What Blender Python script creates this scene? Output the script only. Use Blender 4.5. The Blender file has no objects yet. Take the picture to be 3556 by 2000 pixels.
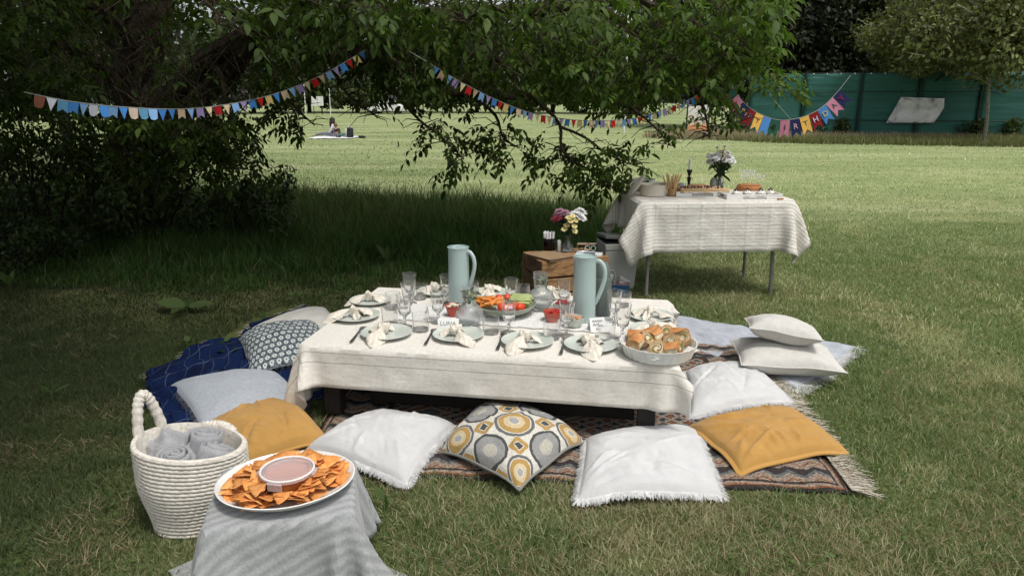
import bpy, bmesh, math, random
import numpy as np
from mathutils import Vector, Matrix, Euler, noise as mnoise

random.seed(11)
rng = np.random.default_rng(11)
R = math.radians
PI = math.pi
sc = bpy.context.scene
COL = sc.collection

# ------------------------------------------------------------------ camera
F_PX, CAM_H = 2500.0, 1.5
PITCH = math.atan(650.0 / F_PX)
cam_d = bpy.data.cameras.new('camera')
cam_d.sensor_width = 36.0
cam_d.lens = F_PX / 3556.0 * 36.0
cam_d.clip_start = 0.05
cam_d.clip_end = 1000.0
cam = bpy.data.objects.new('camera', cam_d)
cam.location = (0, 0, CAM_H)
cam.rotation_euler = (PI / 2 - PITCH, 0, 0)
COL.objects.link(cam)
sc.camera = cam

# ------------------------------------------------------------------ sky and sun
SUN = Vector((0.30, -0.34, 1.0)).normalized()
world = bpy.data.worlds.new('World')
sc.world = world
world.use_nodes = True
wn = world.node_tree
wn.nodes.clear()
sky = wn.nodes.new('ShaderNodeTexSky')
sky.sky_type = 'NISHITA'
sky.sun_disc = False
sky.sun_elevation = math.asin(SUN.z)
sky.sun_rotation = math.atan2(SUN.x, SUN.y)
sky.air_density = 1.0
sky.dust_density = 4.0
hs = wn.nodes.new('ShaderNodeHueSaturation')
hs.inputs['Saturation'].default_value = 0.22
bg = wn.nodes.new('ShaderNodeBackground')
bg.inputs['Strength'].default_value = 0.15
wo = wn.nodes.new('ShaderNodeOutputWorld')
wn.links.new(sky.outputs[0], hs.inputs['Color'])
wn.links.new(hs.outputs[0], bg.inputs['Color'])
wn.links.new(bg.outputs[0], wo.inputs['Surface'])
sun_d = bpy.data.lights.new('sun', 'SUN')
sun_d.energy = 1.8
sun_d.angle = R(10)
sun_d.color = (1.0, 0.96, 0.88)
sun_o = bpy.data.objects.new('sun', sun_d)
sun_o.rotation_euler = SUN.to_track_quat('Z', 'Y').to_euler()
sun_o.location = (6, -6, 12)
COL.objects.link(sun_o)
vs = sc.view_settings
vs.view_transform = 'Standard'
vs.look = 'None'
vs.exposure = 0.2
vs.gamma = 1.0
vs.use_curve_mapping = False
sc.render.engine = 'CYCLES'
sc.cycles.use_denoising = True
try:
    sc.cycles.denoiser = 'OPENIMAGEDENOISE'
except Exception:
    pass
sc.cycles.max_bounces = 10
sc.cycles.transparent_max_bounces = 16
sc.cycles.transmission_bounces = 10
sc.cycles.diffuse_bounces = 4
sc.cycles.use_adaptive_sampling = False

# ------------------------------------------------------------------ measuring helpers (photo pixel -> point in the place)
K = 1.3804
def ray(px, py):
    a = (px - 1778) / F_PX
    b = (py - 1000) / F_PX
    return Vector((a, math.cos(PITCH) - b * math.sin(PITCH), -math.sin(PITCH) - b * math.cos(PITCH)))
def gs(px, py, z=0.0):
    d = ray(px, py)
    t = (z - CAM_H) / d.z
    return Vector((d.x * t, d.y * t, z))
def g(x, y, z=0.0):
    return gs(x * K, y * K, z)
def ds(px, py, Y):
    d = ray(px, py)
    t = Y / d.y
    return Vector((d.x * t, Y, CAM_H + d.z * t))
def dd(x, y, Y):
    return ds(x * K, y * K, Y)
def c1(X, Y):
    return (1100 + X * .3175, 840 + Y * .3175)
def c2(X, Y):
    return (1700 + X * .3175, 840 + Y * .3175)
def sm(x):
    x = min(1, max(0, x))
    return x * x * (3 - 2 * x)
def fbm(x, y, z=0.0, o=3):
    return mnoise.fractal(Vector((x, y, z)), 0.9, 2.0, o)

# ------------------------------------------------------------------ object helpers
def tag(o, label=None, cat=None, group=None, kind=None):
    if label: o['label'] = label
    if cat: o['category'] = cat
    if group: o['group'] = group
    if kind: o['kind'] = kind
    return o
def thing(name, label, cat, loc=(0, 0, 0), rz=0.0, group=None, rot=None):
    o = bpy.data.objects.new(name, None)
    o.empty_display_size = 0.05
    COL.objects.link(o)
    o.location = loc
    o.rotation_euler = rot if rot is not None else (0, 0, rz)
    return tag(o, label, cat, group)
def link(name, me, parent=None, loc=None, rot=None, scale=None):
    o = bpy.data.objects.new(name, me)
    COL.objects.link(o)
    if parent is not None: o.parent = parent
    if loc is not None: o.location = loc
    if rot is not None: o.rotation_euler = rot
    if scale is not None: o.scale = scale if hasattr(scale, '__len__') else (scale,) * 3
    return o
def copy_tree(o, label=None, group=None, loc=None, rot=None, scale=None, parent=None):
    c = o.copy()
    COL.objects.link(c)
    c.parent = parent
    if label: c['label'] = label
    if group: c['group'] = group
    if loc is not None: c.location = loc
    if rot is not None: c.rotation_euler = rot
    if scale is not None: c.scale = (scale,) * 3 if not hasattr(scale, '__len__') else scale
    for ch in list(o.children):
        copy_tree(ch, parent=c)
    return c

class MB:
    def __init__(s):
        s.v = []; s.f = []; s.uv = {}; s.mi = []
    def add(s, vs_, fs_, uv=None, mi=0):
        o = len(s.v)
        s.v += [tuple(p) for p in vs_]
        s.f += [tuple(i + o for i in f) for f in fs_]
        s.mi += [mi] * len(fs_)
        if uv:
            for i, q in enumerate(uv): s.uv[o + i] = q
        return s
    def box(s, c, sz, rot=None, mi=0):
        hx, hy, hz = sz[0] / 2, sz[1] / 2, sz[2] / 2
        ps = [Vector((x, y, z)) for z in (-hz, hz) for y in (-hy, hy) for x in (-hx, hx)]
        if rot is not None:
            m = rot if isinstance(rot, Matrix) else Euler(rot).to_matrix()
            ps = [m @ p for p in ps]
        c = Vector(c)
        return s.add([p + c for p in ps], [(0, 2, 3, 1), (4, 5, 7, 6), (0, 1, 5, 4), (2, 6, 7, 3), (0, 4, 6, 2), (1, 3, 7, 5)], mi=mi)
    def tube(s, pts, r, n=8, cap=True, mi=0, closed=False):
        pts = [Vector(p) for p in pts]
        m = len(pts)
        rs = r if hasattr(r, '__len__') else [r] * m
        vs_, fs_ = [], []
        prev = None
        for i, p in enumerate(pts):
            if closed:
                t = pts[(i + 1) % m] - pts[i - 1]
            else:
                t = pts[min(i + 1, m - 1)] - pts[max(i - 1, 0)]
            t = t.normalized() if t.length > 1e-9 else Vector((0, 0, 1))
            if prev is None:
                up = Vector((0, 0, 1)) if abs(t.z) < .9 else Vector((1, 0, 0))
                x = t.cross(up).normalized()
            else:
                x = (prev - t * prev.dot(t))
                x = x.normalized() if x.length > 1e-6 else t.orthogonal().normalized()
            prev = x
            y = t.cross(x)
            for j in range(n):
                a = 2 * PI * j / n
                vs_.append(p + x * (rs[i] * math.cos(a)) + y * (rs[i] * math.sin(a)))
        L = m if closed else m - 1
        for i in range(L):
            i2 = (i + 1) % m
            for j in range(n):
                j2 = (j + 1) % n
                fs_.append((i * n + j, i * n + j2, i2 * n + j2, i2 * n + j))
        if cap and not closed:
            fs_.append(tuple(range(n - 1, -1, -1)))
            fs_.append(tuple((m - 1) * n + j for j in range(n)))
        return s.add(vs_, fs_, mi=mi)
    def lathe(s, prof, n=24, c=(0, 0, 0), mod=None, rot=None, mi=0, sx=1.0, sy=1.0):
        vs_, fs_, rings = [], [], []
        for k, (r, z) in enumerate(prof):
            if r < 1e-6:
                rings.append([len(vs_)]); vs_.append(Vector((0, 0, z)))
            else:
                ring = []
                for j in range(n):
                    a = 2 * PI * j / n
                    q = r * (mod(a, z, k) if mod else 1.0)
                    ring.append(len(vs_)); vs_.append(Vector((q * math.cos(a) * sx, q * math.sin(a) * sy, z)))
                rings.append(ring)
        for A, B in zip(rings[:-1], rings[1:]):
            if len(A) == 1 and len(B) == 1: continue
            for j in range(n):
                j2 = (j + 1) % n
                if len(A) == 1: fs_.append((A[0], B[j2], B[j])[::-1])
                elif len(B) == 1: fs_.append((A[j], A[j2], B[0]))
                else: fs_.append((A[j], A[j2], B[j2], B[j]))
        m = None
        if rot is not None: m = rot if isinstance(rot, Matrix) else Euler(rot).to_matrix()
        c = Vector(c)
        return s.add([(m @ p if m else p) + c for p in vs_], fs_, mi=mi)
    def grid(s, fn, nu, nv, uvf=None, mi=0):
        vs_, uv = [], []
        for j in range(nv + 1):
            for i in range(nu + 1):
                u, v = i / nu, j / nv
                vs_.append(fn(u, v)); uv.append(uvf(u, v) if uvf else (u, v))
        fs_ = [(j * (nu + 1) + i, j * (nu + 1) + i + 1, (j + 1) * (nu + 1) + i + 1, (j + 1) * (nu + 1) + i) for j in range(nv) for i in range(nu)]
        return s.add(vs_, fs_, uv, mi)
    def prism(s, poly, z0, z1, mi=0):
        n = len(poly)
        vs_ = [(x, y, z0) for x, y in poly] + [(x, y, z1) for x, y in poly]
        fs_ = [tuple(range(n - 1, -1, -1)), tuple(range(n, 2 * n))] + [(i, (i + 1) % n, n + (i + 1) % n, n + i) for i in range(n)]
        return s.add(vs_, fs_, mi=mi)
    def ball(s, c, r, n=10, m=6, sc_=(1, 1, 1), jit=0.0, rot=None, mi=0):
        prof = [(math.sin(PI * i / m), -math.cos(PI * i / m)) for i in range(m + 1)]
        o = len(s.v)
        s.lathe([(r * a if 0 < i < m else 0, r * b) for i, (a, b) in enumerate(prof)], n, mi=mi)
        mt = (Euler(rot).to_matrix() if rot else Matrix.Identity(3))
        for i in range(o, len(s.v)):
            p = Vector(s.v[i])
            if jit: p *= 1 + jit * mnoise.noise(p / r * 1.7 + Vector(c) * 9)
            p = mt @ Vector((p.x * sc_[0], p.y * sc_[1], p.z * sc_[2])) + Vector(c)
            s.v[i] = tuple(p)
        return s
    def mesh(s, name, mats, smooth=True, bevel=0.0, auto=True):
        me = bpy.data.meshes.new(name)
        me.from_pydata(s.v, [], s.f)
        mats = mats if isinstance(mats, (list, tuple)) else [mats]
        for m in mats: me.materials.append(m)
        if any(s.mi): me.polygons.foreach_set('material_index', s.mi)
        if s.uv:
            l = me.uv_layers.new(name='UVMap')
            idx = np.empty(len(me.loops), dtype=np.int32)
            me.loops.foreach_get('vertex_index', idx)
            arr = np.zeros((len(s.v), 2), dtype=np.float32)
            for i, q in s.uv.items(): arr[i] = q
            l.data.foreach_set('uv', arr[idx].ravel())
        if bevel > 0:
            bm = bmesh.new(); bm.from_mesh(me)
            bmesh.ops.bevel(bm, geom=[e for e in bm.edges if len(e.link_faces) == 2 and e.calc_face_angle(0) > .6], offset=bevel, segments=1, affect='EDGES', profile=.6)
            bm.to_mesh(me); bm.free()
        me.validate()
        if smooth:
            me.polygons.foreach_set('use_smooth', [True] * len(me.polygons))
            try: me.set_sharp_from_angle(angle=R(38))
            except Exception: pass
        me.update()
        return me
    def build(s, name, mats, parent=None, smooth=True, bevel=0.0, loc=None, rot=None, scale=None):
        return link(name, s.mesh(name, mats, smooth, bevel), parent, loc, rot, scale)

def np_mesh(name, V, Fq, mat, cols=None, smooth=False):
    """V (n,3), Fq (m,k) uniform faces"""
    me = bpy.data.meshes.new(name)
    n, m, k = len(V), len(Fq), Fq.shape[1]
    me.vertices.add(n)
    me.vertices.foreach_set('co', np.ascontiguousarray(V, dtype=np.float32).ravel())
    me.loops.add(m * k)
    me.loops.foreach_set('vertex_index', np.ascontiguousarray(Fq, dtype=np.int32).ravel())
    me.polygons.add(m)
    me.polygons.foreach_set('loop_start', np.arange(0, m * k, k, dtype=np.int32))
    if smooth: me.polygons.foreach_set('use_smooth', np.ones(m, dtype=bool))
    if cols is not None:
        a = me.color_attributes.new('Col', 'FLOAT_COLOR', 'POINT')
        c4 = np.ones((n, 4), dtype=np.float32); c4[:, :3] = cols
        a.data.foreach_set('color', c4.ravel())
    me.materials.append(mat)
    me.update(calc_edges=True)
    return me

# ------------------------------------------------------------------ material helpers
def nd(nt, t, ins=None, **props):
    x = nt.nodes.new('ShaderNode' + t)
    for k_, v in props.items(): setattr(x, k_, v)
    if ins:
        for k_, v in ins.items():
            s_ = x.inputs[k_]
            if hasattr(v, 'links'): nt.links.new(v, s_)
            else:
                if isinstance(v, (tuple, list)) and len(v) == 3 and s_.type == 'RGBA': v = (*v, 1)
                s_.default_value = v
    return x
def math_(nt, op, a, b=0.0, c=0.0):
    return nd(nt, 'Math', {0: a, 1: b, 2: c}, operation=op).outputs[0]
def ramp(nt, fac, stops, interp='LINEAR'):
    x = nd(nt, 'ValToRGB', {0: fac})
    cr = x.color_ramp; cr.interpolation = interp
    while len(cr.elements) < len(stops): cr.elements.new(0.5)
    for e, (p, c) in zip(cr.elements, stops):
        e.position = p; e.color = (*c, 1) if len(c) == 3 else c
    return x.outputs[0]
def mixc(nt, fac, a, b, mode='MIX'):
    x = nt.nodes.new('ShaderNodeMix'); x.data_type = 'RGBA'; x.blend_type = mode
    for k_, v in ((0, fac), (6, a), (7, b)):
        s_ = x.inputs[k_]
        if hasattr(v, 'links'): nt.links.new(v, s_)
        else: s_.default_value = (*v, 1) if isinstance(v, (tuple, list)) and len(v) == 3 else v
    return x.outputs[2]
def newmat(name):
    m = bpy.data.materials.new(name); m.use_nodes = True
    nt = m.node_tree
    return m, nt, nt.nodes['Principled BSDF']
def tc(nt, which='Object'):
    return nd(nt, 'TexCoord').outputs[which]
def setin(nt, node, key, v):
    if hasattr(v, 'links'): nt.links.new(v, node.inputs[key])
    else: node.inputs[key].default_value = (*v, 1) if isinstance(v, (tuple, list)) and len(v) == 3 else v
def addbump(nt, b, height, strength, dist=0.002):
    x = nd(nt, 'Bump', {'Height': height, 'Strength': strength, 'Distance': dist})
    nt.links.new(x.outputs[0], b.inputs['Normal'])
    return x
def mat(name, col, rough=.6, col2=None, ns=8.0, det=4.0, bump=0.0, bs=80.0, bd=.002, spec=.4, metal=0.0, coat=0.0, sheen=0.0, sss=0.0, co='Object', lo=.35, hi=.65):
    m, nt, b = newmat(name)
    c = tc(nt, co)
    if col2 is not None:
        nz = nd(nt, 'TexNoise', {'Vector': c, 'Scale': ns, 'Detail': det})
        setin(nt, b, 'Base Color', ramp(nt, nz.outputs[0], [(lo, col), (hi, col2)]))
    else:
        setin(nt, b, 'Base Color', col)
    b.inputs['Roughness'].default_value = rough
    b.inputs['Specular IOR Level'].default_value = spec
    b.inputs['Metallic'].default_value = metal
    b.inputs['Coat Weight'].default_value = coat
    b.inputs['Sheen Weight'].default_value = sheen
    if sss:
        b.inputs['Subsurface Weight'].default_value = sss
        b.inputs['Subsurface Scale'].default_value = .01
    if bump:
        nz2 = nd(nt, 'TexNoise', {'Vector': c, 'Scale': bs, 'Detail': 3.0})
        addbump(nt, b, nz2.outputs[0], bump, bd)
    return m
def weave(nt, vec, scale):
    a = nd(nt, 'TexWave', {'Vector': vec, 'Scale': scale, 'Distortion': 1.5, 'Detail': 2.0, 'Detail Scale': 3.0}, bands_direction='X').outputs[1]
    b = nd(nt, 'TexWave', {'Vector': vec, 'Scale': scale, 'Distortion': 1.5, 'Detail': 2.0, 'Detail Scale': 3.0}, bands_direction='Y').outputs[1]
    return math_(nt, 'ADD', a, b)
def fabric(name, col, col2, ns=6.0, wscale=60.0, wbump=.35, wr=.5, wrs=9.0, rough=.95, co='UV'):
    """woven cloth: mottled threads, weave bump, soft wrinkles"""
    m, nt, b = newmat(name)
    c = tc(nt, co)
    n1 = nd(nt, 'TexNoise', {'Vector': c, 'Scale': ns, 'Detail': 6.0, 'Roughness': .7}).outputs[0]
    w = weave(nt, c, wscale)
    n3 = nd(nt, 'TexNoise', {'Vector': c, 'Scale': wscale * 1.6, 'Detail': 2.0}).outputs[0]
    f = math_(nt, 'ADD', math_(nt, 'MULTIPLY', n1, .6), math_(nt, 'MULTIPLY', n3, .4))
    setin(nt, b, 'Base Color', ramp(nt, f, [(.36, col), (.62, col2)]))
    n2 = nd(nt, 'TexNoise', {'Vector': c, 'Scale': wrs, 'Detail': 3.0, 'Distortion': 1.0}).outputs[0]
    h = math_(nt, 'ADD', math_(nt, 'MULTIPLY', w, .12), math_(nt, 'MULTIPLY', n2, wr * 4))
    addbump(nt, b, h, wbump, .004)
    b.inputs['Roughness'].default_value = rough
    b.inputs['Specular IOR Level'].default_value = .15
    b.inputs['Sheen Weight'].default_value = .15
    return m
def leafmat(name, trans=.35, rough=.42, spec=.4):
    m, nt, b = newmat(name)
    at = nd(nt, 'Attribute', attribute_name='Col').outputs[0]
    setin(nt, b, 'Base Color', at)
    b.inputs['Roughness'].default_value = rough
    b.inputs['Specular IOR Level'].default_value = spec
    tr = nd(nt, 'BsdfTranslucent', {'Color': mixc(nt, 1.0, at, (1.5, 1.7, .7), 'MULTIPLY')})
    mx = nd(nt, 'MixShader', {0: trans, 1: b.outputs[0], 2: tr.outputs[0]})
    nt.links.new(mx.outputs[0], nt.nodes['Material Output'].inputs[0])
    return m
def plainleaf(name, col, col2=None, trans=.3):
    m, nt, b = newmat(name)
    oi = nd(nt, 'ObjectInfo').outputs['Random']
    c = ramp(nt, oi, [(0, col), (1, col2 or col)])
    setin(nt, b, 'Base Color', c)
    b.inputs['Roughness'].default_value = .55; b.inputs['Specular IOR Level'].default_value = .15
    tr = nd(nt, 'BsdfTranslucent', {'Color': mixc(nt, 1.0, c, (1.5, 1.7, .7), 'MULTIPLY')})
    mx = nd(nt, 'MixShader', {0: trans, 1: b.outputs[0], 2: tr.outputs[0]})
    nt.links.new(mx.outputs[0], nt.nodes['Material Output'].inputs[0])
    return m

def glassmat(name, tint=(1, 1, 1), rough=0.0, ior=1.45, haze=0.0):
    m, nt, b = newmat(name)
    b.inputs['Transmission Weight'].default_value = 1.0
    b.inputs['Roughness'].default_value = rough
    b.inputs['IOR'].default_value = ior
    b.inputs['Base Color'].default_value = (*tint, 1)
    if haze:
        df = nd(nt, 'BsdfTranslucent', {'Color': (.85, .86, .86, 1)}); d2 = nd(nt, 'BsdfDiffuse', {'Color': (.85, .86, .86, 1)})
        m1 = nd(nt, 'MixShader', {0: .5, 1: df.outputs[0], 2: d2.outputs[0]})
        mx = nd(nt, 'MixShader', {0: haze, 1: b.outputs[0], 2: m1.outputs[0]})
        nt.links.new(mx.outputs[0], nt.nodes['Material Output'].inputs[0])
    return m

# ------------------------------------------------------------------ cloth draping (a small numpy cloth solver)
def drape(a, b, zt, oL, oR, oF, oB, h=.022, steps=170, iters=7, seed=0, pin=.02, rot=0.0, off=(0, 0), rnd=.004, bend=.25, damp=.96):
    """cloth over a box (half sizes a, b, top zt, local coords); overhang left/right/front/back. returns P(ny,nx,3), S, T"""
    r_ = np.random.default_rng(seed)
    s = np.arange(-a - oL, a + oR + h * .5, h); t = np.arange(-b - oF, b + oB + h * .5, h)
    S, T = np.meshgrid(s, t)
    ca, sa = math.cos(rot), math.sin(rot)
    P = np.zeros(S.shape + (3,))
    P[..., 0] = S * ca - T * sa + off[0]; P[..., 1] = S * sa + T * ca + off[1]; P[..., 2] = zt + .004
    pinned = (np.abs(P[..., 0]) < a - pin) & (np.abs(P[..., 1]) < b - pin)
    P += r_.normal(0, rnd, P.shape) * (~pinned)[..., None]
    O = P.copy(); Q = P.copy()
    w = np.where(pinned, 0.0, 1.0)[..., None]
    def con(A, B, L, k):
        i, j = P[A], P[B]
        d_ = j - i
        l_ = np.sqrt((d_ ** 2).sum(-1, keepdims=True)) + 1e-9
        wi, wj = w[A], w[B]
        ws = wi + wj; ws[ws == 0] = 1
        c = d_ * ((l_ - L) / l_) * k / ws
        P[A] = i + c * wi; P[B] = j - c * wj
    ny, nx = S.shape
    def sl(y0, y1, ys, x0, x1, xs): return (slice(y0, y1, ys), slice(x0, x1, xs))
    batches = []
    for st, k in ((1, 1.0), (2, bend)):
        for o in range(2 * st):
            m = len(range(o, nx - st, 2 * st))
            if m: batches.append((sl(0, ny, 1, o, o + 2 * st * (m - 1) + 1, 2 * st), sl(0, ny, 1, o + st, o + st + 2 * st * (m - 1) + 1, 2 * st), h * st, k))
            m = len(range(o, ny - st, 2 * st))
            if m: batches.append((sl(o, o + 2 * st * (m - 1) + 1, 2 * st, 0, nx, 1), sl(o + st, o + st + 2 * st * (m - 1) + 1, 2 * st, 0, nx, 1), h * st, k))
    for o in range(2):
        m = len(range(o, ny - 1, 2))
        yA, yB = slice(o, o + 2 * (m - 1) + 1, 2), slice(o + 1, o + 1 + 2 * (m - 1) + 1, 2)
        batches.append(((yA, slice(0, nx - 1)), (yB, slice(1, nx)), h * 1.4142, .35))
        batches.append(((yA, slice(1, nx)), (yB, slice(0, nx - 1)), h * 1.4142, .35))
    e = .006
    for it in range(steps):
        vel = (P - O) * damp
        O = P.copy()
        P += vel * w
        P[..., 2] -= .00035 * w[..., 0]
        for _ in range(iters):
            for bt in batches: con(*bt)
            X, Y, Z = P[..., 0], P[..., 1], P[..., 2]
            dx = a + e - np.abs(X); dy = b + e - np.abs(Y); dz = zt + .004 - Z
            ins = (dx > 0) & (dy > 0) & (dz > 0) & ~pinned
            if ins.any():
                mn = np.minimum(np.minimum(dx, dy), dz)
                k1 = ins & (mn == dz); Z[k1] += dz[k1]
                k2 = ins & (mn == dx) & ~k1; X[k2] += np.sign(X[k2]) * dx[k2]
                k3 = ins & (mn == dy) & ~k1 & ~k2; Y[k3] += np.sign(Y[k3]) * dy[k3]
            lo = Z < .012
            Z[lo] = .012
            P[lo, 0] = O[lo, 0] * .5 + P[lo, 0] * .5; P[lo, 1] = O[lo, 1] * .5 + P[lo, 1] * .5
    for _ in range(2):
        Q = P.copy()
        Q[1:-1, 1:-1] = P[1:-1, 1:-1] * .5 + (P[:-2, 1:-1] + P[2:, 1:-1] + P[1:-1, :-2] + P[1:-1, 2:]) * .125
        keepv = pinned | (np.abs(P[..., 2] - zt) < .03)
        P = np.where(keepv[..., None], P, Q)
    return P, S, T
def cloth_obj(name, P, S, T, mat_, parent=None, ruf=0.0, rs=6.0, thick=.003):
    mb = MB()
    ny, nx = S.shape
    vs_ = []
    zt_ = float(P[..., 2].max())
    for j in range(ny):
        for i in range(nx):
            p = Vector(P[j, i])
            if ruf and p.z < zt_ - .004:
                q = ruf * fbm(S[j, i] * rs, T[j, i] * rs, 3.3) * min(1, (zt_ - p.z) / .05)
                p += Vector((q * .4, -q, q * .35))
            vs_.append(p)
    fs_ = [(j * nx + i, j * nx + i + 1, (j + 1) * nx + i + 1, (j + 1) * nx + i) for j in range(ny - 1) for i in range(nx - 1)]
    mb.add(vs_, fs_, [(float(S[j, i]), float(T[j, i])) for j in range(ny) for i in range(nx)])
    o = mb.build(name, mat_, parent)
    sd = o.modifiers.new('thickness', 'SOLIDIFY'); sd.thickness = thick; sd.offset = 1.0
    return o

# ------------------------------------------------------------------ leaf scatter
def leaf_template(w=.42, fold=.25, curl=.25, lod=1):
    if lod == 0:
        v = np.array([[0, 0, 0], [.5, .5 * w, .06], [1, 0, -.12], [.5, -.5 * w, .06]], float)
        return v, np.array([[0, 1, 2], [0, 2, 3]])
    ts = [.0, .22, .5, .78, 1.0]; ws = [.0, .78, 1.0, .62, .0]
    v = []; f = []
    for t_, q in zip(ts, ws):
        z = -curl * t_ * t_
        v.append([t_, 0, z])
        if q > 0:
            v.append([t_, q * w / 2, z + fold * q * w / 2]); v.append([t_, -q * w / 2, z + fold * q * w / 2])
    f = [[0, 2, 1]] ; f = [[0, 1, 3]]
    # indices: 0 | 1,2,3 | 4,5,6 | 7,8,9 | 10   (mid,left,right)
    f = [[0, 1, 2], [0, 3, 1]]
    for k_ in (1, 4):
        f += [[k_, k_ + 3, k_ + 4], [k_, k_ + 4, k_ + 1], [k_, k_ + 2, k_ + 5], [k_, k_ + 5, k_ + 3]]
    f += [[7, 10, 8], [7, 9, 10]]
    return np.array(v, float), np.array(f)
def frames(dirs, ups):
    x = dirs / (np.linalg.norm(dirs, axis=1, keepdims=True) + 1e-9)
    y = np.cross(ups, x); y /= (np.linalg.norm(y, axis=1, keepdims=True) + 1e-9)
    z = np.cross(x, y)
    return np.stack([x, y, z], axis=2)
def leaf_mesh(name, O, Mx, size, cols, tmpl, mat_):
    tv, tf = tmpl
    n = len(O)
    V = np.einsum('nij,kj->nki', Mx, tv) * size[:, None, None] + O[:, None, :]
    Fq = (tf[None] + (np.arange(n) * len(tv))[:, None, None]).reshape(-1, 3)
    C = np.repeat(cols, len(tv), axis=0)
    return np_mesh(name, V.reshape(-1, 3), Fq, mat_, C)
def rand_dirs(n, r_=rng):
    v = r_.normal(size=(n, 3)); return v / np.linalg.norm(v, axis=1, keepdims=True)
def leafcols(n, base, var=.35, yellow=.12, r_=rng):
    b = np.array(base)[None] * (1 + r_.normal(0, var, (n, 1))).clip(.35, 1.9)
    y = r_.random((n, 1)) * yellow
    return (b + y * np.array([[.12, .12, .0]])).clip(.004, .6)
# ================================================================== GROUND AND GRASS
_tab = np.random.default_rng(5).random((256, 256))
def vn(x, y, s, o=0):
    x = np.asarray(x) / s + o * 17.3; y = np.asarray(y) / s + o * 31.7
    xi, yi = np.floor(x).astype(int), np.floor(y).astype(int)
    fx, fy = x - xi, y - yi
    fx = fx * fx * (3 - 2 * fx); fy = fy * fy * (3 - 2 * fy)
    a, b = _tab[xi % 256, yi % 256], _tab[(xi + 1) % 256, yi % 256]
    c, d = _tab[xi % 256, (yi + 1) % 256], _tab[(xi + 1) % 256, (yi + 1) % 256]
    return (a * (1 - fx) + b * fx) * (1 - fy) + (c * (1 - fx) + d * fx) * fy
def vfbm(x, y, s, o=0): return .5 * vn(x, y, s, o) + .3 * vn(x, y, s * .47, o + 1) + .2 * vn(x, y, s * .21, o + 2)
def inpoly(x, y, poly):
    r_ = np.zeros(len(x), bool)
    n = len(poly)
    for i in range(n):
        x1, y1 = poly[i][0], poly[i][1]; x2, y2 = poly[(i + 1) % n][0], poly[(i + 1) % n][1]
        c = (y1 > y) != (y2 > y)
        r_ ^= c & (x < (x2 - x1) * (y - y1) / (y2 - y1 + 1e-12) + x1)
    return r_

def lawn_mat():
    m, nt, b = newmat('lawn_ground')
    c = tc(nt, 'Object')
    sep = nd(nt, 'SeparateXYZ', {0: c})
    mp = nd(nt, 'Mapping', {'Vector': c, 'Scale': (.22, 1.0, 1.0)}).outputs[0]
    n1 = nd(nt, 'TexNoise', {'Vector': mp, 'Scale': .55, 'Detail': 6.0, 'Roughness': .6}).outputs[0]
    n2 = nd(nt, 'TexNoise', {'Vector': mp, 'Scale': 6.0, 'Detail': 5.0, 'Roughness': .7}).outputs[0]
    n3 = nd(nt, 'TexNoise', {'Vector': c, 'Scale': 55.0, 'Detail': 3.0}).outputs[0]
    f = math_(nt, 'ADD', math_(nt, 'ADD', math_(nt, 'MULTIPLY', n1, .5), math_(nt, 'MULTIPLY', n2, .3)), math_(nt, 'MULTIPLY', n3, .2))
    far = ramp(nt, f, [(.36, (.135, .180, .072)), (.46, (.205, .250, .108)), (.54, (.275, .31, .152)), (.64, (.39, .39, .245))])
    near = ramp(nt, f, [(.36, (.06, .075, .026)), (.5, (.10, .115, .043)), (.66, (.16, .15, .075))])
    # the unmown strip near the party is greener, the hay field behind it pale
    fac = nd(nt, 'MapRange', {'Value': math_(nt, 'ADD', sep.outputs[1], math_(nt, 'MULTIPLY', math_(nt, 'SUBTRACT', n1, .5), 5.0)), 'From Min': 5.5, 'From Max': 13.0}).outputs[0]
    # trodden earth and thatch left of the trees
    setin(nt, b, 'Base Color', mixc(nt, fac, near, far))
    b.inputs['Roughness'].default_value = .95
    b.inputs['Specular IOR Level'].default_value = .1
    addbump(nt, b, math_(nt, 'ADD', n2, n3), .45, .04)
    return m
mb = MB()
ys = [-20, -5, 0, 2, 4, 6, 8, 10, 14, 20, 30, 45, 70, 120, 220, 420]
xs = [-420, -200, -90, -40, -20, -10, -5, 0, 5, 10, 20, 40, 90, 200, 420]
mb.add([(x, y, 0) for y in ys for x in xs], [(j * len(xs) + i, j * len(xs) + i + 1, (j + 1) * len(xs) + i + 1, (j + 1) * len(xs) + i) for j in range(len(ys) - 1) for i in range(len(xs) - 1)])
lawn = mb.build('lawn', lawn_mat(), smooth=False)
tag(lawn, 'wide mown lawn running back to the trees', 'lawn', kind='structure')

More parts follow.
